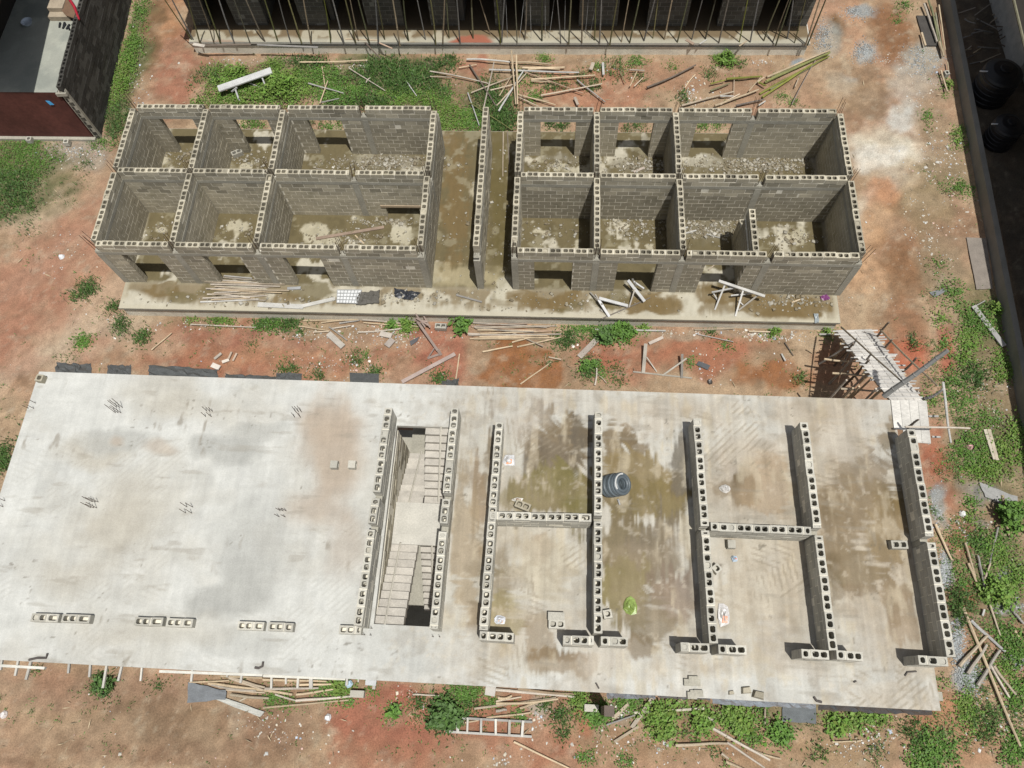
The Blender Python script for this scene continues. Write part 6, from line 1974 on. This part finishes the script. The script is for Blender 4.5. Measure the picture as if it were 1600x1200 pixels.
# patches: u, v, ru, rv, leaves, height, tone, size, rotation
VEG = [
    (30, 250, 46, 38, 7000, .16, 'm', .07, 0), (16, 305, 46, 44, 7500, .2, 'd', .09, -20), (60, 240, 50, 25, 1500, .14, 'm', .07, 0), (110, 300, 30, 20, 350, .1, 'd', .06, 0),
    (213, 60, 12, 70, 3500, .28, 'm', .08, 10), (200, 100, 12, 60, 3500, .3, 'l', .09, 12), (180, 130, 10, 40, 2200, .3, 'l', .08, 10), (185, 185, 18, 34, 2600, .22, 'd', .08, 12), (222, 10, 12, 25, 900, .2, 'm', .08, 0), (160, 225, 20, 14, 700, .16, 'm', .07, 0),
    (350, 120, 26, 16, 1600, .3, 'l', .09, 0), (325, 122, 22, 16, 700, .25, 'd', .10, 0), (390, 140, 70, 26, 7000, .45, 'l', .10, 0), (440, 138, 50, 26, 6500, .5, 'l', .10, 0), (430, 102, 16, 9, 900, .35, 'l', .09, 0), (480, 98, 36, 9, 1800, .3, 'd', .09, 0),
    (500, 120, 40, 22, 3500, .3, 'm', .09, 0), (540, 150, 46, 18, 5000, .35, 'm', .10, 0), (600, 118, 50, 26, 7500, .28, 'd', .10, 0), (640, 130, 46, 26, 6500, .28, 'd', .10, 0), (630, 155, 60, 14, 5500, .28, 'l', .08, 0), (690, 100, 30, 14, 1800, .22, 'd', .09, 0),
    (575, 160, 40, 10, 2600, .3, 'd', .10, 0), (690, 150, 30, 20, 1700, .22, 'm', .08, 0), (700, 186, 36, 22, 3600, .26, 'l', .08, 0), (740, 190, 30, 20, 2400, .22, 'm', .09, 0), (775, 170, 30, 36, 4500, .26, 'd', .10, 0), (790, 190, 20, 22, 2600, .26, 'd', .10, 0), (757, 130, 24, 20, 800, .16, 'd', .08, 0),
    (330, 160, 30, 6, 900, .3, 'l', .09, 0), (520, 190, 40, 8, 700, .2, 'd', .08, 0), (400, 195, 24, 8, 700, .25, 'm', .08, 0), (530, 200, 30, 6, 500, .2, 'm', .08, 0),
    (848, 92, 12, 7, 500, .3, 'l', .08, 0), (860, 130, 30, 14, 1100, .16, 'd', .08, 0), (918, 128, 22, 16, 1100, .16, 'd', .08, 0), (835, 152, 14, 10, 500, .2, 'm', .08, 0), (815, 125, 16, 20, 500, .16, 'm', .08, 0), (963, 107, 14, 14, 700, .18, 'd', .08, 0), (990, 98, 18, 10, 700, .18, 'm', .08, 0),
    (937, 105, 8, 12, 350, .18, 'm', .08, 0), (1000, 125, 10, 8, 250, .15, 'd', .08, 0), (1050, 106, 8, 6, 250, .15, 'm', .07, 0), (1130, 93, 14, 11, 1500, .35, 'l', .09, 0), (1155, 98, 9, 5, 300, .15, 'd', .08, 0), (1105, 118, 9, 9, 350, .16, 'd', .08, 0), (1068, 152, 10, 8, 400, .2, 'd', .08, 0),
    (1220, 150, 6, 5, 200, .14, 'm', .07, 0), (1240, 158, 8, 5, 220, .14, 'm', .07, 0), (870, 196, 24, 8, 700, .2, 'd', .09, 0), (985, 200, 22, 8, 500, .2, 'd', .08, 0), (1095, 198, 8, 8, 400, .28, 'm', .08, 0), (1120, 196, 8, 7, 320, .25, 'm', .08, 0),
    (1408, 10, 10, 7, 350, .18, 'm', .08, 0), (1403, 32, 8, 6, 220, .15, 'm', .07, 0), (1480, 134, 6, 12, 500, .25, 'l', .08, 0), (1500, 215, 14, 16, 1400, .25, 'l', .08, 0), (1449, 190, 3, 18, 500, .16, 'm', .08, 0), (1495, 296, 26, 14, 1400, .14, 'm', .08, 0), (1460, 415, 12, 10, 300, .14, 'm', .08, 0),
    (1490, 465, 20, 22, 1500, .24, 'd', .09, 0), (1525, 500, 24, 18, 2000, .28, 'm', .10, 0), (1510, 545, 20, 36, 2800, .28, 'l', .09, 0), (1545, 515, 20, 12, 1300, .25, 'm', .09, 0), (1555, 485, 9, 7, 700, .35, 'l', .09, 0), (1470, 500, 6, 10, 400, .3, 'l', .09, 0), (1425, 535, 4, 12, 300, .25, 'd', .09, 0), (1475, 540, 8, 12, 400, .25, 'm', .09, 0),
    (1520, 590, 26, 18, 2000, .26, 'd', .10, 0), (1570, 580, 18, 18, 1700, .3, 'l', .09, 0), (1560, 555, 12, 10, 600, .25, 'l', .09, 0), (1485, 590, 14, 16, 700, .22, 'd', .09, 0), (1500, 620, 22, 18, 1200, .22, 'm', .09, 0), (1450, 625, 12, 8, 500, .25, 'l', .08, 0),
    (1530, 650, 30, 16, 1300, .2, 'm', .09, 0), (1580, 690, 26, 34, 3200, .35, 'l', .10, 0), (1520, 700, 32, 26, 2800, .26, 'm', .09, 0), (1540, 735, 34, 22, 3000, .28, 'l', .09, 0), (1500, 720, 20, 20, 900, .2, 'm', .08, 0), (1517, 783, 8, 10, 500, .28, 'm', .09, 0),
    (1512, 812, 8, 6, 300, .2, 'l', .09, 0), (1545, 850, 26, 20, 1700, .25, 'm', .09, 0), (1565, 870, 26, 22, 2200, .3, 'l', .09, 0), (1530, 840, 14, 18, 700, .2, 'd', .09, 0), (1588, 905, 14, 22, 1400, .3, 'l', .10, 0), (1490, 845, 10, 10, 350, .22, 'd', .09, 0), (1500, 885, 8, 9, 350, .2, 'd', .08, 0),
    (1497, 945, 14, 28, 2200, .28, 'd', .09, 0), (1555, 925, 26, 18, 2600, .3, 'l', .10, 0), (1560, 990, 20, 14, 700, .2, 'm', .09, 0), (1585, 1010, 16, 26, 2000, .3, 'm', .10, 0), (1570, 1045, 18, 10, 800, .22, 'l', .09, 0), (1500, 910, 10, 8, 400, .2, 'm', .08, 0), (1590, 1080, 12, 30, 1400, .28, 'm', .10, 0),
    (1510, 1110, 14, 26, 2000, .25, 'l', .09, -15), (1540, 1130, 22, 26, 1800, .24, 'd', .09, 0), (1585, 1170, 24, 26, 2200, .28, 'm', .10, 0), (1470, 1063, 10, 8, 200, .2, 'd', .08, 0), (1420, 1135, 14, 14, 500, .2, 'd', .08, 0), (1455, 1175, 36, 24, 3400, .3, 'm', .10, 0), (1435, 1160, 10, 8, 400, .2, 'd', .08, 0), (1440, 1195, 20, 10, 800, .25, 'l', .09, 0),
    (1310, 1130, 18, 14, 1700, .35, 'l', .09, 0), (1345, 1112, 34, 8, 1900, .35, 'l', .08, 0), (1370, 1120, 12, 10, 700, .3, 'l', .08, 0), (1280, 1180, 16, 18, 700, .2, 'd', .09, 0), (1365, 1175, 8, 8, 220, .16, 'd', .08, 0), (1218, 1145, 18, 14, 1800, .35, 'm', .09, 0), (1270, 1138, 12, 6, 300, .2, 'd', .08, 0),
    (1080, 1100, 26, 8, 1300, .35, 'l', .08, 0), (1030, 1125, 26, 16, 2600, .4, 'l', .09, 0), (1032, 1143, 16, 12, 1100, .4, 'l', .09, 0), (1095, 1130, 18, 18, 2200, .4, 'l', .09, 0), (1140, 1120, 24, 18, 2600, .4, 'l', .09, 0), (1170, 1130, 18, 16, 1500, .35, 'l', .09, 0), (1175, 1150, 16, 12, 1300, .35, 'm', .09, 0), (1185, 1108, 20, 8, 700, .3, 'm', .09, 0),
    (985, 1098, 24, 8, 900, .3, 'm', .08, 0), (1075, 1150, 16, 10, 500, .2, 'd', .08, 0), (905, 1092, 10, 12, 900, .35, 'l', .08, 0), (935, 1118, 18, 12, 1300, .35, 'm', .09, 0), (875, 1115, 18, 14, 700, .2, 'd', .08, 0), (880, 1145, 10, 8, 300, .2, 'd', .08, 0), (815, 1118, 12, 6, 350, .22, 'm', .08, 0), (855, 1100, 14, 6, 300, .15, 'd', .08, 0),
    (690, 1110, 20, 20, 1500, .3, 'd', .10, 0), (720, 1085, 16, 16, 1300, .25, 'm', .09, 0), (700, 1125, 22, 12, 1100, .3, 'd', .10, 0), (740, 1100, 20, 12, 500, .2, 'd', .08, 0), (655, 1097, 12, 8, 350, .2, 'd', .08, 0), (744, 1076, 6, 6, 250, .25, 'm', .08, 0), (770, 1096, 10, 6, 250, .2, 'm', .08, 0), (616, 1112, 9, 9, 420, .25, 'm', .08, 0), (650, 1124, 4, 6, 120, .16, 'd', .07, 0),
    (535, 1074, 12, 9, 800, .35, 'l', .09, 0), (510, 1076, 24, 6, 700, .2, 'm', .08, 0), (427, 1091, 10, 8, 450, .2, 'm', .08, 0), (447, 1093, 7, 6, 300, .25, 'm', .08, 0), (545, 1096, 6, 6, 180, .2, 'm', .08, 0), (518, 1096, 6, 5, 180, .2, 'm', .08, 0), (165, 1070, 16, 12, 1100, .3, 'd', .09, 0), (245, 1070, 14, 5, 220, .14, 'd', .07, 0),
    (60, 1045, 6, 3, 120, .15, 'd', .07, 0), (580, 1080, 8, 5, 180, .18, 'm', .08, 0), (975, 1187, 14, 6, 220, .15, 'm', .08, 0), (915, 1183, 10, 7, 260, .16, 'm', .08, 0), (1130, 1195, 8, 5, 250, .25, 'm', .08, 0), (1110, 1172, 16, 8, 300, .2, 'd', .08, 0),
    (440, 502, 36, 12, 2600, .3, 'd', .09, 0), (425, 508, 26, 8, 1200, .25, 'm', .09, 0), (350, 500, 18, 6, 900, .3, 'l', .08, 0), (300, 496, 8, 4, 250, .25, 'l', .08, 0), (335, 497, 8, 5, 250, .3, 'd', .08, 0), (130, 535, 8, 8, 700, .25, 'm', .09, 0), (135, 455, 26, 14, 1800, .24, 'd', .08, -25), (175, 480, 12, 7, 500, .25, 'd', .08, 0), (190, 510, 12, 14, 900, .25, 'd', .08, 0),
    (225, 527, 11, 9, 700, .25, 'd', .09, 0), (395, 540, 10, 4, 150, .12, 'd', .07, 0), (470, 520, 6, 5, 180, .2, 'd', .08, 0), (610, 510, 10, 6, 400, .25, 'm', .08, 0), (638, 510, 12, 8, 700, .28, 'l', .09, 0), (555, 562, 10, 8, 350, .22, 'd', .08, 0), (572, 556, 4, 4, 120, .2, 'm', .08, 0), (450, 577, 18, 8, 550, .2, 'd', .08, 0), (495, 588, 12, 8, 350, .2, 'd', .08, 0), (585, 583, 12, 8, 450, .25, 'd', .09, 0),
    (687, 592, 10, 7, 500, .25, 'd', .09, 0), (885, 530, 20, 12, 1100, .25, 'd', .09, 0), (900, 512, 14, 6, 600, .25, 'm', .08, 0), (930, 518, 14, 8, 700, .3, 'm', .09, 0), (945, 528, 12, 10, 1000, .4, 'd', .10, 0), (970, 518, 20, 14, 1700, .38, 'm', .10, 0), (1006, 512, 6, 6, 350, .28, 'l', .09, 0), (920, 575, 12, 14, 900, .3, 'd', .09, 0), (963, 578, 8, 6, 200, .2, 'd', .08, 0), (966, 594, 8, 5, 180, .2, 'd', .08, 0), (938, 585, 8, 8, 250, .25, 'm', .08, 0),
    (1208, 520, 7, 5, 450, .3, 'l', .08, 0), (1290, 518, 5, 4, 280, .28, 'l', .08, 0), (1250, 592, 7, 6, 300, .2, 'd', .08, 0), (1135, 540, 6, 5, 160, .16, 'm', .08, 0), (1079, 567, 5, 5, 140, .16, 'm', .08, 0), (1110, 520, 10, 4, 200, .16, 'd', .08, 0), (860, 568, 10, 6, 140, .15, 'd', .08, 0), (10, 715, 14, 28, 1300, .3, 'd', .10, 12),
    (130, 260, 12, 8, 250, .15, 'd', .07, 0), (100, 560, 14, 8, 180, .12, 'd', .06, 0),
]


def blocked(x, y):
    dxx, dyy = to_deck(x, y)
    return ((x > SLX0) & (x < SLX1) & (y > SLY0) & (y < SLY1)) | ((dxx > -13.45) & (dxx < 12.9) & (dyy > -13.9) & (dyy < -6.9)) | ((x > RX0) & (x < RX1) & (y > RY0)) | ((x > f0.x + (f0.y - y) * -0.0408) & (x > 18))


tones = {'l': (LG, YG), 'm': (MG, LG), 'd': (DG, MG)}
GP_, GS_, GC_, WP_, WS_, WC_ = [], [], [], [], [], []
for (u, v, ru, rv, n, h, tone, sz, rot) in VEG:
    if 1000 < u < 1360 and v > 1090:
        n = int(n * .3)
    n = int(n * (1.0 if tone != 'd' else 0.85) * (.46 if u > 1440 else .72))
    h *= .62
    if u > 1440 and tone == 'd' and (u + v) % 2:
        tone = 'm'
    ncl = max(7, n // 20)
    th, rad = rng.uniform(0, 2 * np.pi, ncl), np.sqrt(rng.uniform(0, 1, ncl)) * np.where(rng.uniform(0, 1, ncl) < .2, rng.uniform(1.0, 1.65, ncl), rng.uniform(.7, 1.08, ncl))
    cu, cv = rad * np.cos(th) * ru, rad * np.sin(th) * rv
    c_, s_ = math.cos(math.radians(rot)), math.sin(math.radians(rot))
    cu, cv = c_ * cu - s_ * cv, s_ * cu + c_ * cv
    cx, cy = pts(u + cu, v + cv, GZ)
    ch = h * rng.uniform(.2, 1.1, ncl) * np.clip(1.1 - .5 * rad, .25, 1)
    k = rng.integers(0, ncl, n)
    spread = rng.uniform(.05, .24, ncl)
    x = cx[k] + rng.normal(0, 1, n) * spread[k]
    y = cy[k] + rng.normal(0, 1, n) * spread[k]
    z = GZ + .01 + np.maximum(rng.uniform(.1, 1, n), rng.uniform(0, 1, n)) * ch[k]
    ok = ~blocked(x, y)
    x, y, z, k = x[ok], y[ok], z[ok], k[ok]
    n = len(x)
    a, b = tones[tone]
    mixf = np.clip(rng.normal(.3, .25, ncl)[k] + rng.normal(0, .15, n), 0, 1)[:, None]
    col = a * (1 - mixf) + b * mixf
    col *= rng.uniform(.7, 1.25, n)[:, None]
    dry = rng.uniform(0, 1, n) < .08
    col[dry] = DRY * rng.uniform(.7, 1.2, dry.sum())[:, None]
    P3 = np.stack([x, y, z], 1)
    if tone == 'd':
        GP_.append(P3), GS_.append(sz * rng.uniform(.7, 1.9, n)), GC_.append(col)
    else:
        WP_.append(P3), WS_.append(sz * rng.uniform(.45, 1.1, n)), WC_.append(col)
# thin scatter of sprouts over the bare soil
n = 22000
su, sv = rng.uniform(-20, 1640, n), rng.uniform(60, 1210, n)
su[15000:] = rng.uniform(1440, 1610, n - 15000)
sv[15000:] = rng.uniform(440, 1210, n - 15000)
sx, sy = pts(su, sv, GZ)
dens = fbm(sx, sy, 1.3, 4, 301)
ok = (rng.uniform(0, 1, n) < smooth(.46, .72, dens) * np.where(np.arange(n) < 15000, .6, 1.0)) & ~blocked(sx, sy)
ok &= ~((su > 1290) & (su < 1440) & (sv < 500))
for x, y in zip(sx[ok], sy[ok]):
    m = rng.integers(2, 9)
    P3 = np.stack([x + rng.normal(0, .05, m), y + rng.normal(0, .05, m), GZ + rng.uniform(.0, .06, m)], 1)
    GP_.append(P3), GS_.append(rng.uniform(.04, .12, m)), GC_.append(DG * rng.uniform(.8, 2.0, m)[:, None] + np.array([.012, .008, .002]))
tag(link("grass", leaves("grass", np.concatenate(GP_), np.concatenate(GS_), np.concatenate(GC_), flat=.75, slender=.26)), kind='stuff')
tag(link("weeds", leaves("weeds", np.concatenate(WP_), np.concatenate(WS_), np.concatenate(WC_), flat=.25, slender=.62)), kind='stuff')

PLANTS = [
    (720, 513, .46, .75, 'm', .16, 420, "leafy young tree with drooping leaves at the plinth beside the pole heap", "young_tree", "young tree"),
    (1133, 96, .42, .5, 'l', .10, 900, "round bright green bush below the rear plinth, east of the dark pole", "bush", "bush"),
    (1573, 808, .62, .9, 'm', .12, 1500, "dense rounded bush at the shaded foot of the boundary wall", "bush", "bush"),
    (165, 1070, .36, .4, 'd', .10, 600, "small dark bush under the deck's front edge, west part", "bush", "bush"),
    (700, 1118, .60, .6, 'd', .12, 1100, "spreading dark bush at the ladder's west end", "bush", "bush"),
    (616, 1111, .20, .3, 'm', .10, 260, "small leafy plant alone on the red soil below the deck", "plant", "plant"),
    (944, 528, .36, .55, 'd', .11, 600, "round dark bush beside the wide worn plank", "bush", "bush"),
    (972, 516, .55, .6, 'm', .11, 1200, "broad leafy bush against the plinth below the broken trestles", "bush", "bush"),
    (922, 574, .34, .45, 'm', .10, 500, "small bush on the lane beside the straight tan pole", "bush", "bush"),
    (638, 509, .32, .45, 'l', .10, 450, "bright leafy plant by the crooked timber frame", "plant", "plant"),
    (612, 508, .22, .35, 'm', .10, 240, "small leafy plant at the plinth, west of the bright one", "plant", "plant"),
    (1006, 511, .18, .35, 'l', .09, 240, "small bright plant at the plinth, east of the broad bush", "plant", "plant"),
    (1208, 520, .18, .3, 'l', .09, 240, "small bright plant under the plinth near its east end", "plant", "plant"),
    (1290, 518, .15, .3, 'l', .09, 200, "small bright plant right at the plinth's southeast corner", "plant", "plant"),
    (1555, 484, .28, .4, 'l', .09, 450, "glossy green plant by the head of the long grey plank", "plant", "plant"),
    (535, 1073, .28, .4, 'l', .10, 380, "bright fern-like plant under the deck near the blue bucket", "plant", "plant"),
    (905, 1093, .28, .5, 'l', .09, 480, "bright green bush at the east end of the pole heap above the ladder", "bush", "bush"),
    (936, 1117, .40, .5, 'm', .10, 650, "bushy green plant in front of the pale block and dark post", "bush", "bush"),
    (1032, 1126, .75, .55, 'l', .10, 2200, "largest bright bush below the deck, between the brown plank and the level batten", "bush", "bush"),
    (1098, 1128, .5, .5, 'l', .10, 1200, "bright bush below the deck east of the largest one", "bush", "bush"),
    (1150, 1122, .65, .5, 'l', .10, 1800, "broad bright bush below the grey sheeting, west of the grey mat", "bush", "bush"),
    (1218, 1146, .45, .45, 'm', .10, 1000, "green bush just below the grey mat", "bush", "bush"),
    (1308, 1128, .42, .5, 'l', .10, 900, "green bush right of the grey mat", "bush", "bush"),
    (1350, 1113, .60, .45, 'l', .09, 1300, "long low bush under the black sheeting near the deck's southeast corner", "bush", "bush"),
    (1555, 925, .6, .6, 'l', .11, 1400, "bright sprawling bush over the bent branch east of the deck", "bush", "bush"),
    (440, 140, .9, .7, 'l', .11, 3000, "large bright bush right of the white bench", "bush", "bush"),
    (372, 118, .5, .45, 'l', .10, 1200, "leafy bush above the west end of the white bench", "bush", "bush"),
    (1480, 136, .2, .35, 'l', .09, 300, "bright grass-like plant at the boundary wall beside the pale batten", "plant", "plant"),
]
for (u, v, r, h, tone, sz, n, lab, nm, cat) in PLANTS:
    p = pt(u, v, GZ)
    t = thing(nm, lab, cat, (p.x, p.y, GZ))
    nb_ = max(5, n // 45)
    th, rd = rng.uniform(0, 2 * np.pi, nb_), np.sqrt(rng.uniform(0, 1, nb_)) * r * rng.uniform(.45, 1.25, nb_)
    bx, by = rd * np.cos(th), rd * np.sin(th)
    if v > 1090 and u > 900:
        n, h, r = int(n * .62), h * .62, r * 1.15
    bz = h * np.clip(.95 - .5 * (rd / r) ** 2, .15, 1) * rng.uniform(.4, 1.15, nb_)
    n = int(n * .8)
    k = rng.integers(0, nb_, n)
    tt = rng.uniform(.35, 1.05, n)
    x = bx[k] * tt + rng.normal(0, .10 * r + .02, n)
    y = by[k] * tt + rng.normal(0, .10 * r + .02, n)
    z = np.maximum(.03, bz[k] * tt + rng.normal(0, .06, n))
    wx, wy = x + p.x, y + p.y
    ok = ~blocked(wx, wy) | (z > .9)
    a, b = tones[tone]
    mixf = np.clip(rng.normal(.35, .25, nb_)[k] + rng.normal(0, .12, n), 0, 1)[:, None]
    col = (a * (1 - mixf) + b * mixf) * rng.uniform(.75, 1.25, n)[:, None]
    P3 = np.stack([x, y, z], 1)[ok]
    link("crown", leaves("crown", P3, (sz * np.clip(rng.lognormal(-.15, .4, n), .35, 2.0))[ok], col[ok], flat=.15 if nm != "young_tree" else -.1, slender=.6 if nm != "young_tree" else .45), t)
    mb = MB()
    for i in range(min(nb_, 9)):
        mb.tube([(0, 0, -.05), (bx[i] * .5, by[i] * .5, bz[i] * .6), (bx[i] * .95, by[i] * .95, bz[i] * .95)], [.016, .011, .005], 5)
    o = link("stem", mb.mesh("stem", M['plain']), t)
    o.color = (.10, .085, .045, 1)

# ------------------------------------------------------------------ litter, rubble and dry debris
def bits(name, x, y, z, size, col, flat=.35):
    n = len(x)
    base = np.array([[-1, -1, 0], [1, -1, 0], [1, 1, 0], [-1, 1, 0], [-.8, -.8, 1], [.8, -.9, 1], [.7, .8, 1], [-.8, .7, 1]], float)
    J = base[None] * rng.uniform(.6, 1.15, (n, 8, 3))
    ar = rng.uniform(.45, 1.0, (n, 1))
    J[:, :, 1] *= ar
    J[:, :, 2] *= flat
    a = rng.uniform(0, 2 * np.pi, (n, 1))
    tilt = rng.normal(0, .25, (n, 1))
    X = J[:, :, 0] * np.cos(a) - J[:, :, 1] * np.sin(a)
    Y = J[:, :, 0] * np.sin(a) + J[:, :, 1] * np.cos(a)
    Z = J[:, :, 2] + tilt * X
    s = size[:, None]
    V = np.stack([x[:, None] + X * s, y[:, None] + Y * s, z[:, None] + Z * s], 2).reshape(-1, 3)
    f = np.array([[3, 2, 1, 0], [4, 5, 6, 7], [0, 1, 5, 4], [1, 2, 6, 5], [2, 3, 7, 6], [3, 0, 4, 7]])
    F = (f[None] + 8 * np.arange(n)[:, None, None]).reshape(-1, 4)
    C = np.repeat(np.concatenate([col, np.ones((n, 1))], 1), 8, 0)
    return tag(link(name, np_mesh(name, V, F, M['bits'], C)), kind='stuff')


PAL_L = np.array([[.52, .52, .50], [.46, .43, .37], [.50, .45, .36], [.60, .58, .52], [.42, .40, .36], [.40, .45, .52], [.52, .36, .30], [.30, .29, .27]])
n = 9000
su, sv = rng.uniform(-20, 1640, n), rng.uniform(20, 1215, n)
sx, sy = pts(su, sv, GZ)
dens = fbm(sx, sy, 1.1, 4, 401)
ok = (rng.uniform(0, 1, n) < .02 + .55 * smooth(.55, .75, dens)) & ~blocked(sx, sy)
sx, sy = sx[ok], sy[ok]
LBL = [(110, 245, 50, 20, 160), (95, 395, 30, 40, 120), (215, 100, 20, 90, 160), (1440, 130, 34, 60, 150), (1470, 260, 40, 60, 320), (1460, 350, 50, 60, 260), (1425, 340, 14, 30, 60), (610, 525, 90, 16, 260), (330, 510, 120, 8, 120), (1090, 520, 160, 8, 260), (1210, 525, 60, 10, 160), (470, 520, 40, 10, 80),
       (1085, 150, 30, 20, 260), (1190, 95, 20, 8, 60), (950, 105, 60, 14, 120), (1540, 620, 50, 80, 260), (1520, 820, 60, 60, 220), (960, 1110, 40, 14, 160), (840, 1120, 30, 20, 100), (1000, 1165, 140, 30, 240), (640, 1095, 60, 20, 160), (440, 1140, 60, 40, 140), (1350, 1160, 60, 30, 160), (1540, 1120, 50, 60, 160), (760, 1190, 70, 16, 90),
       (500, 104, 40, 8, 80), (570, 105, 22, 8, 120), (1140, 570, 120, 30, 140), (520, 570, 120, 20, 140), (170, 500, 60, 40, 120), (360, 95, 80, 6, 60), (1395, 100, 30, 20, 60), (900, 545, 30, 10, 40)]
ex_, ey_ = [sx], [sy]
for u, v, ru, rv, m in LBL:
    x, y = pts(u + rng.normal(0, .5, m) * ru, v + rng.normal(0, .5, m) * rv, GZ)
    k = ~blocked(x, y)
    ex_.append(x[k]), ey_.append(y[k])
sx, sy = np.concatenate(ex_), np.concatenate(ey_)
n = len(sx)
bits("litter", sx, sy, np.full(n, GZ + .0), np.clip(rng.lognormal(-3.8, .5, n), .010, .075), PAL_L[rng.choice(8, n, p=[.16, .2, .2, .12, .14, .05, .08, .05])] * rng.uniform(.7, 1.1, n)[:, None])
# stones and mortar scraps on the room floors and the apron
RB = [(600, 255, 80, 12, 420), (1010, 258, 50, 12, 260), (1190, 258, 90, 12, 520), (870, 258, 50, 12, 120), (1110, 352, 60, 22, 360), (990, 352, 50, 20, 200), (860, 362, 50, 20, 60), (1240, 372, 40, 12, 90), (380, 250, 50, 12, 120), (270, 250, 50, 12, 90), (560, 372, 90, 16, 140), (365, 358, 50, 14, 50), (250, 360, 40, 14, 50),
      (600, 347, 40, 5, 80), (760, 350, 60, 120, 140), (1250, 470, 60, 14, 120), (640, 465, 60, 10, 80), (900, 475, 120, 18, 90), (400, 470, 150, 14, 90)]
X_, Y_ = [], []
for u, v, ru, rv, m in RB:
    m = int(m * 1.7)
    x, y = pts(u + rng.normal(0, .6, m) * ru, v + rng.normal(0, .6, m) * rv, 0.0)
    k = (x > SLX0 + .1) & (x < SLX1 - .1) & (y > SLY0 + .1) & (y < SLY1 - .1)
    X_.append(x[k]), Y_.append(y[k])
sx, sy = np.concatenate(X_), np.concatenate(Y_)
n = len(sx)
PAL_R = np.array([[.30, .28, .23], [.24, .215, .16], [.33, .31, .26], [.18, .15, .10], [.42, .40, .35]])
bits("rubble", sx, sy, np.zeros(n), np.clip(rng.lognormal(-3.5, .55, n), .012, .10), PAL_R[rng.choice(5, n, p=[.24, .30, .13, .29, .04])] * rng.uniform(.75, 1.15, n)[:, None], .6)
# stone chips beside the deck's east wall and larger lumps by the maroon house
GV = [(1466, 785, 9, 24, 700), (1476, 890, 8, 30, 900), (1497, 1000, 10, 36, 900), (1515, 1060, 18, 22, 1100), (1352, 82, 16, 14, 500), (1440, 92, 30, 24, 700), (1580, 950, 20, 14, 400), (1578, 890, 14, 10, 300), (1340, 20, 24, 10, 300), (1285, 60, 14, 24, 400), (1590, 1035, 12, 16, 260), (120, 238, 40, 14, 160)]
X_, Y_ = [], []
for u, v, ru, rv, m in GV:
    x, y = pts(u + rng.normal(0, .55, m) * ru, v + rng.normal(0, .55, m) * rv, GZ)
    k = ~blocked(x, y)
    X_.append(x[k]), Y_.append(y[k])
sx, sy = np.concatenate(X_), np.concatenate(Y_)
n = len(sx)
bits("gravel", sx, sy, np.full(n, GZ), rng.uniform(.012, .032, n), np.array([[.27, .285, .285]]) * rng.uniform(.6, 1.4, n)[:, None], .7)
# dry twigs
n = 3200
su, sv = rng.uniform(0, 1600, n), rng.uniform(85, 1200, n)
sx, sy = pts(su, sv, GZ)
dens = fbm(sx, sy, 1.6, 4, 501)
ok = (rng.uniform(0, 1, n) < .08 + .7 * smooth(.5, .68, dens)) & ~blocked(sx, sy)
sx, sy = sx[ok], sy[ok]
n = len(sx)
P3 = np.stack([sx, sy, np.full(n, GZ + .02)], 1)
tag(link("debris", leaves("debris", P3, rng.uniform(.08, .4, n), np.array([.36, .29, .19]) * rng.uniform(.5, 1.25, n)[:, None], M['bits'], flat=.05, slender=.10)), kind='stuff')
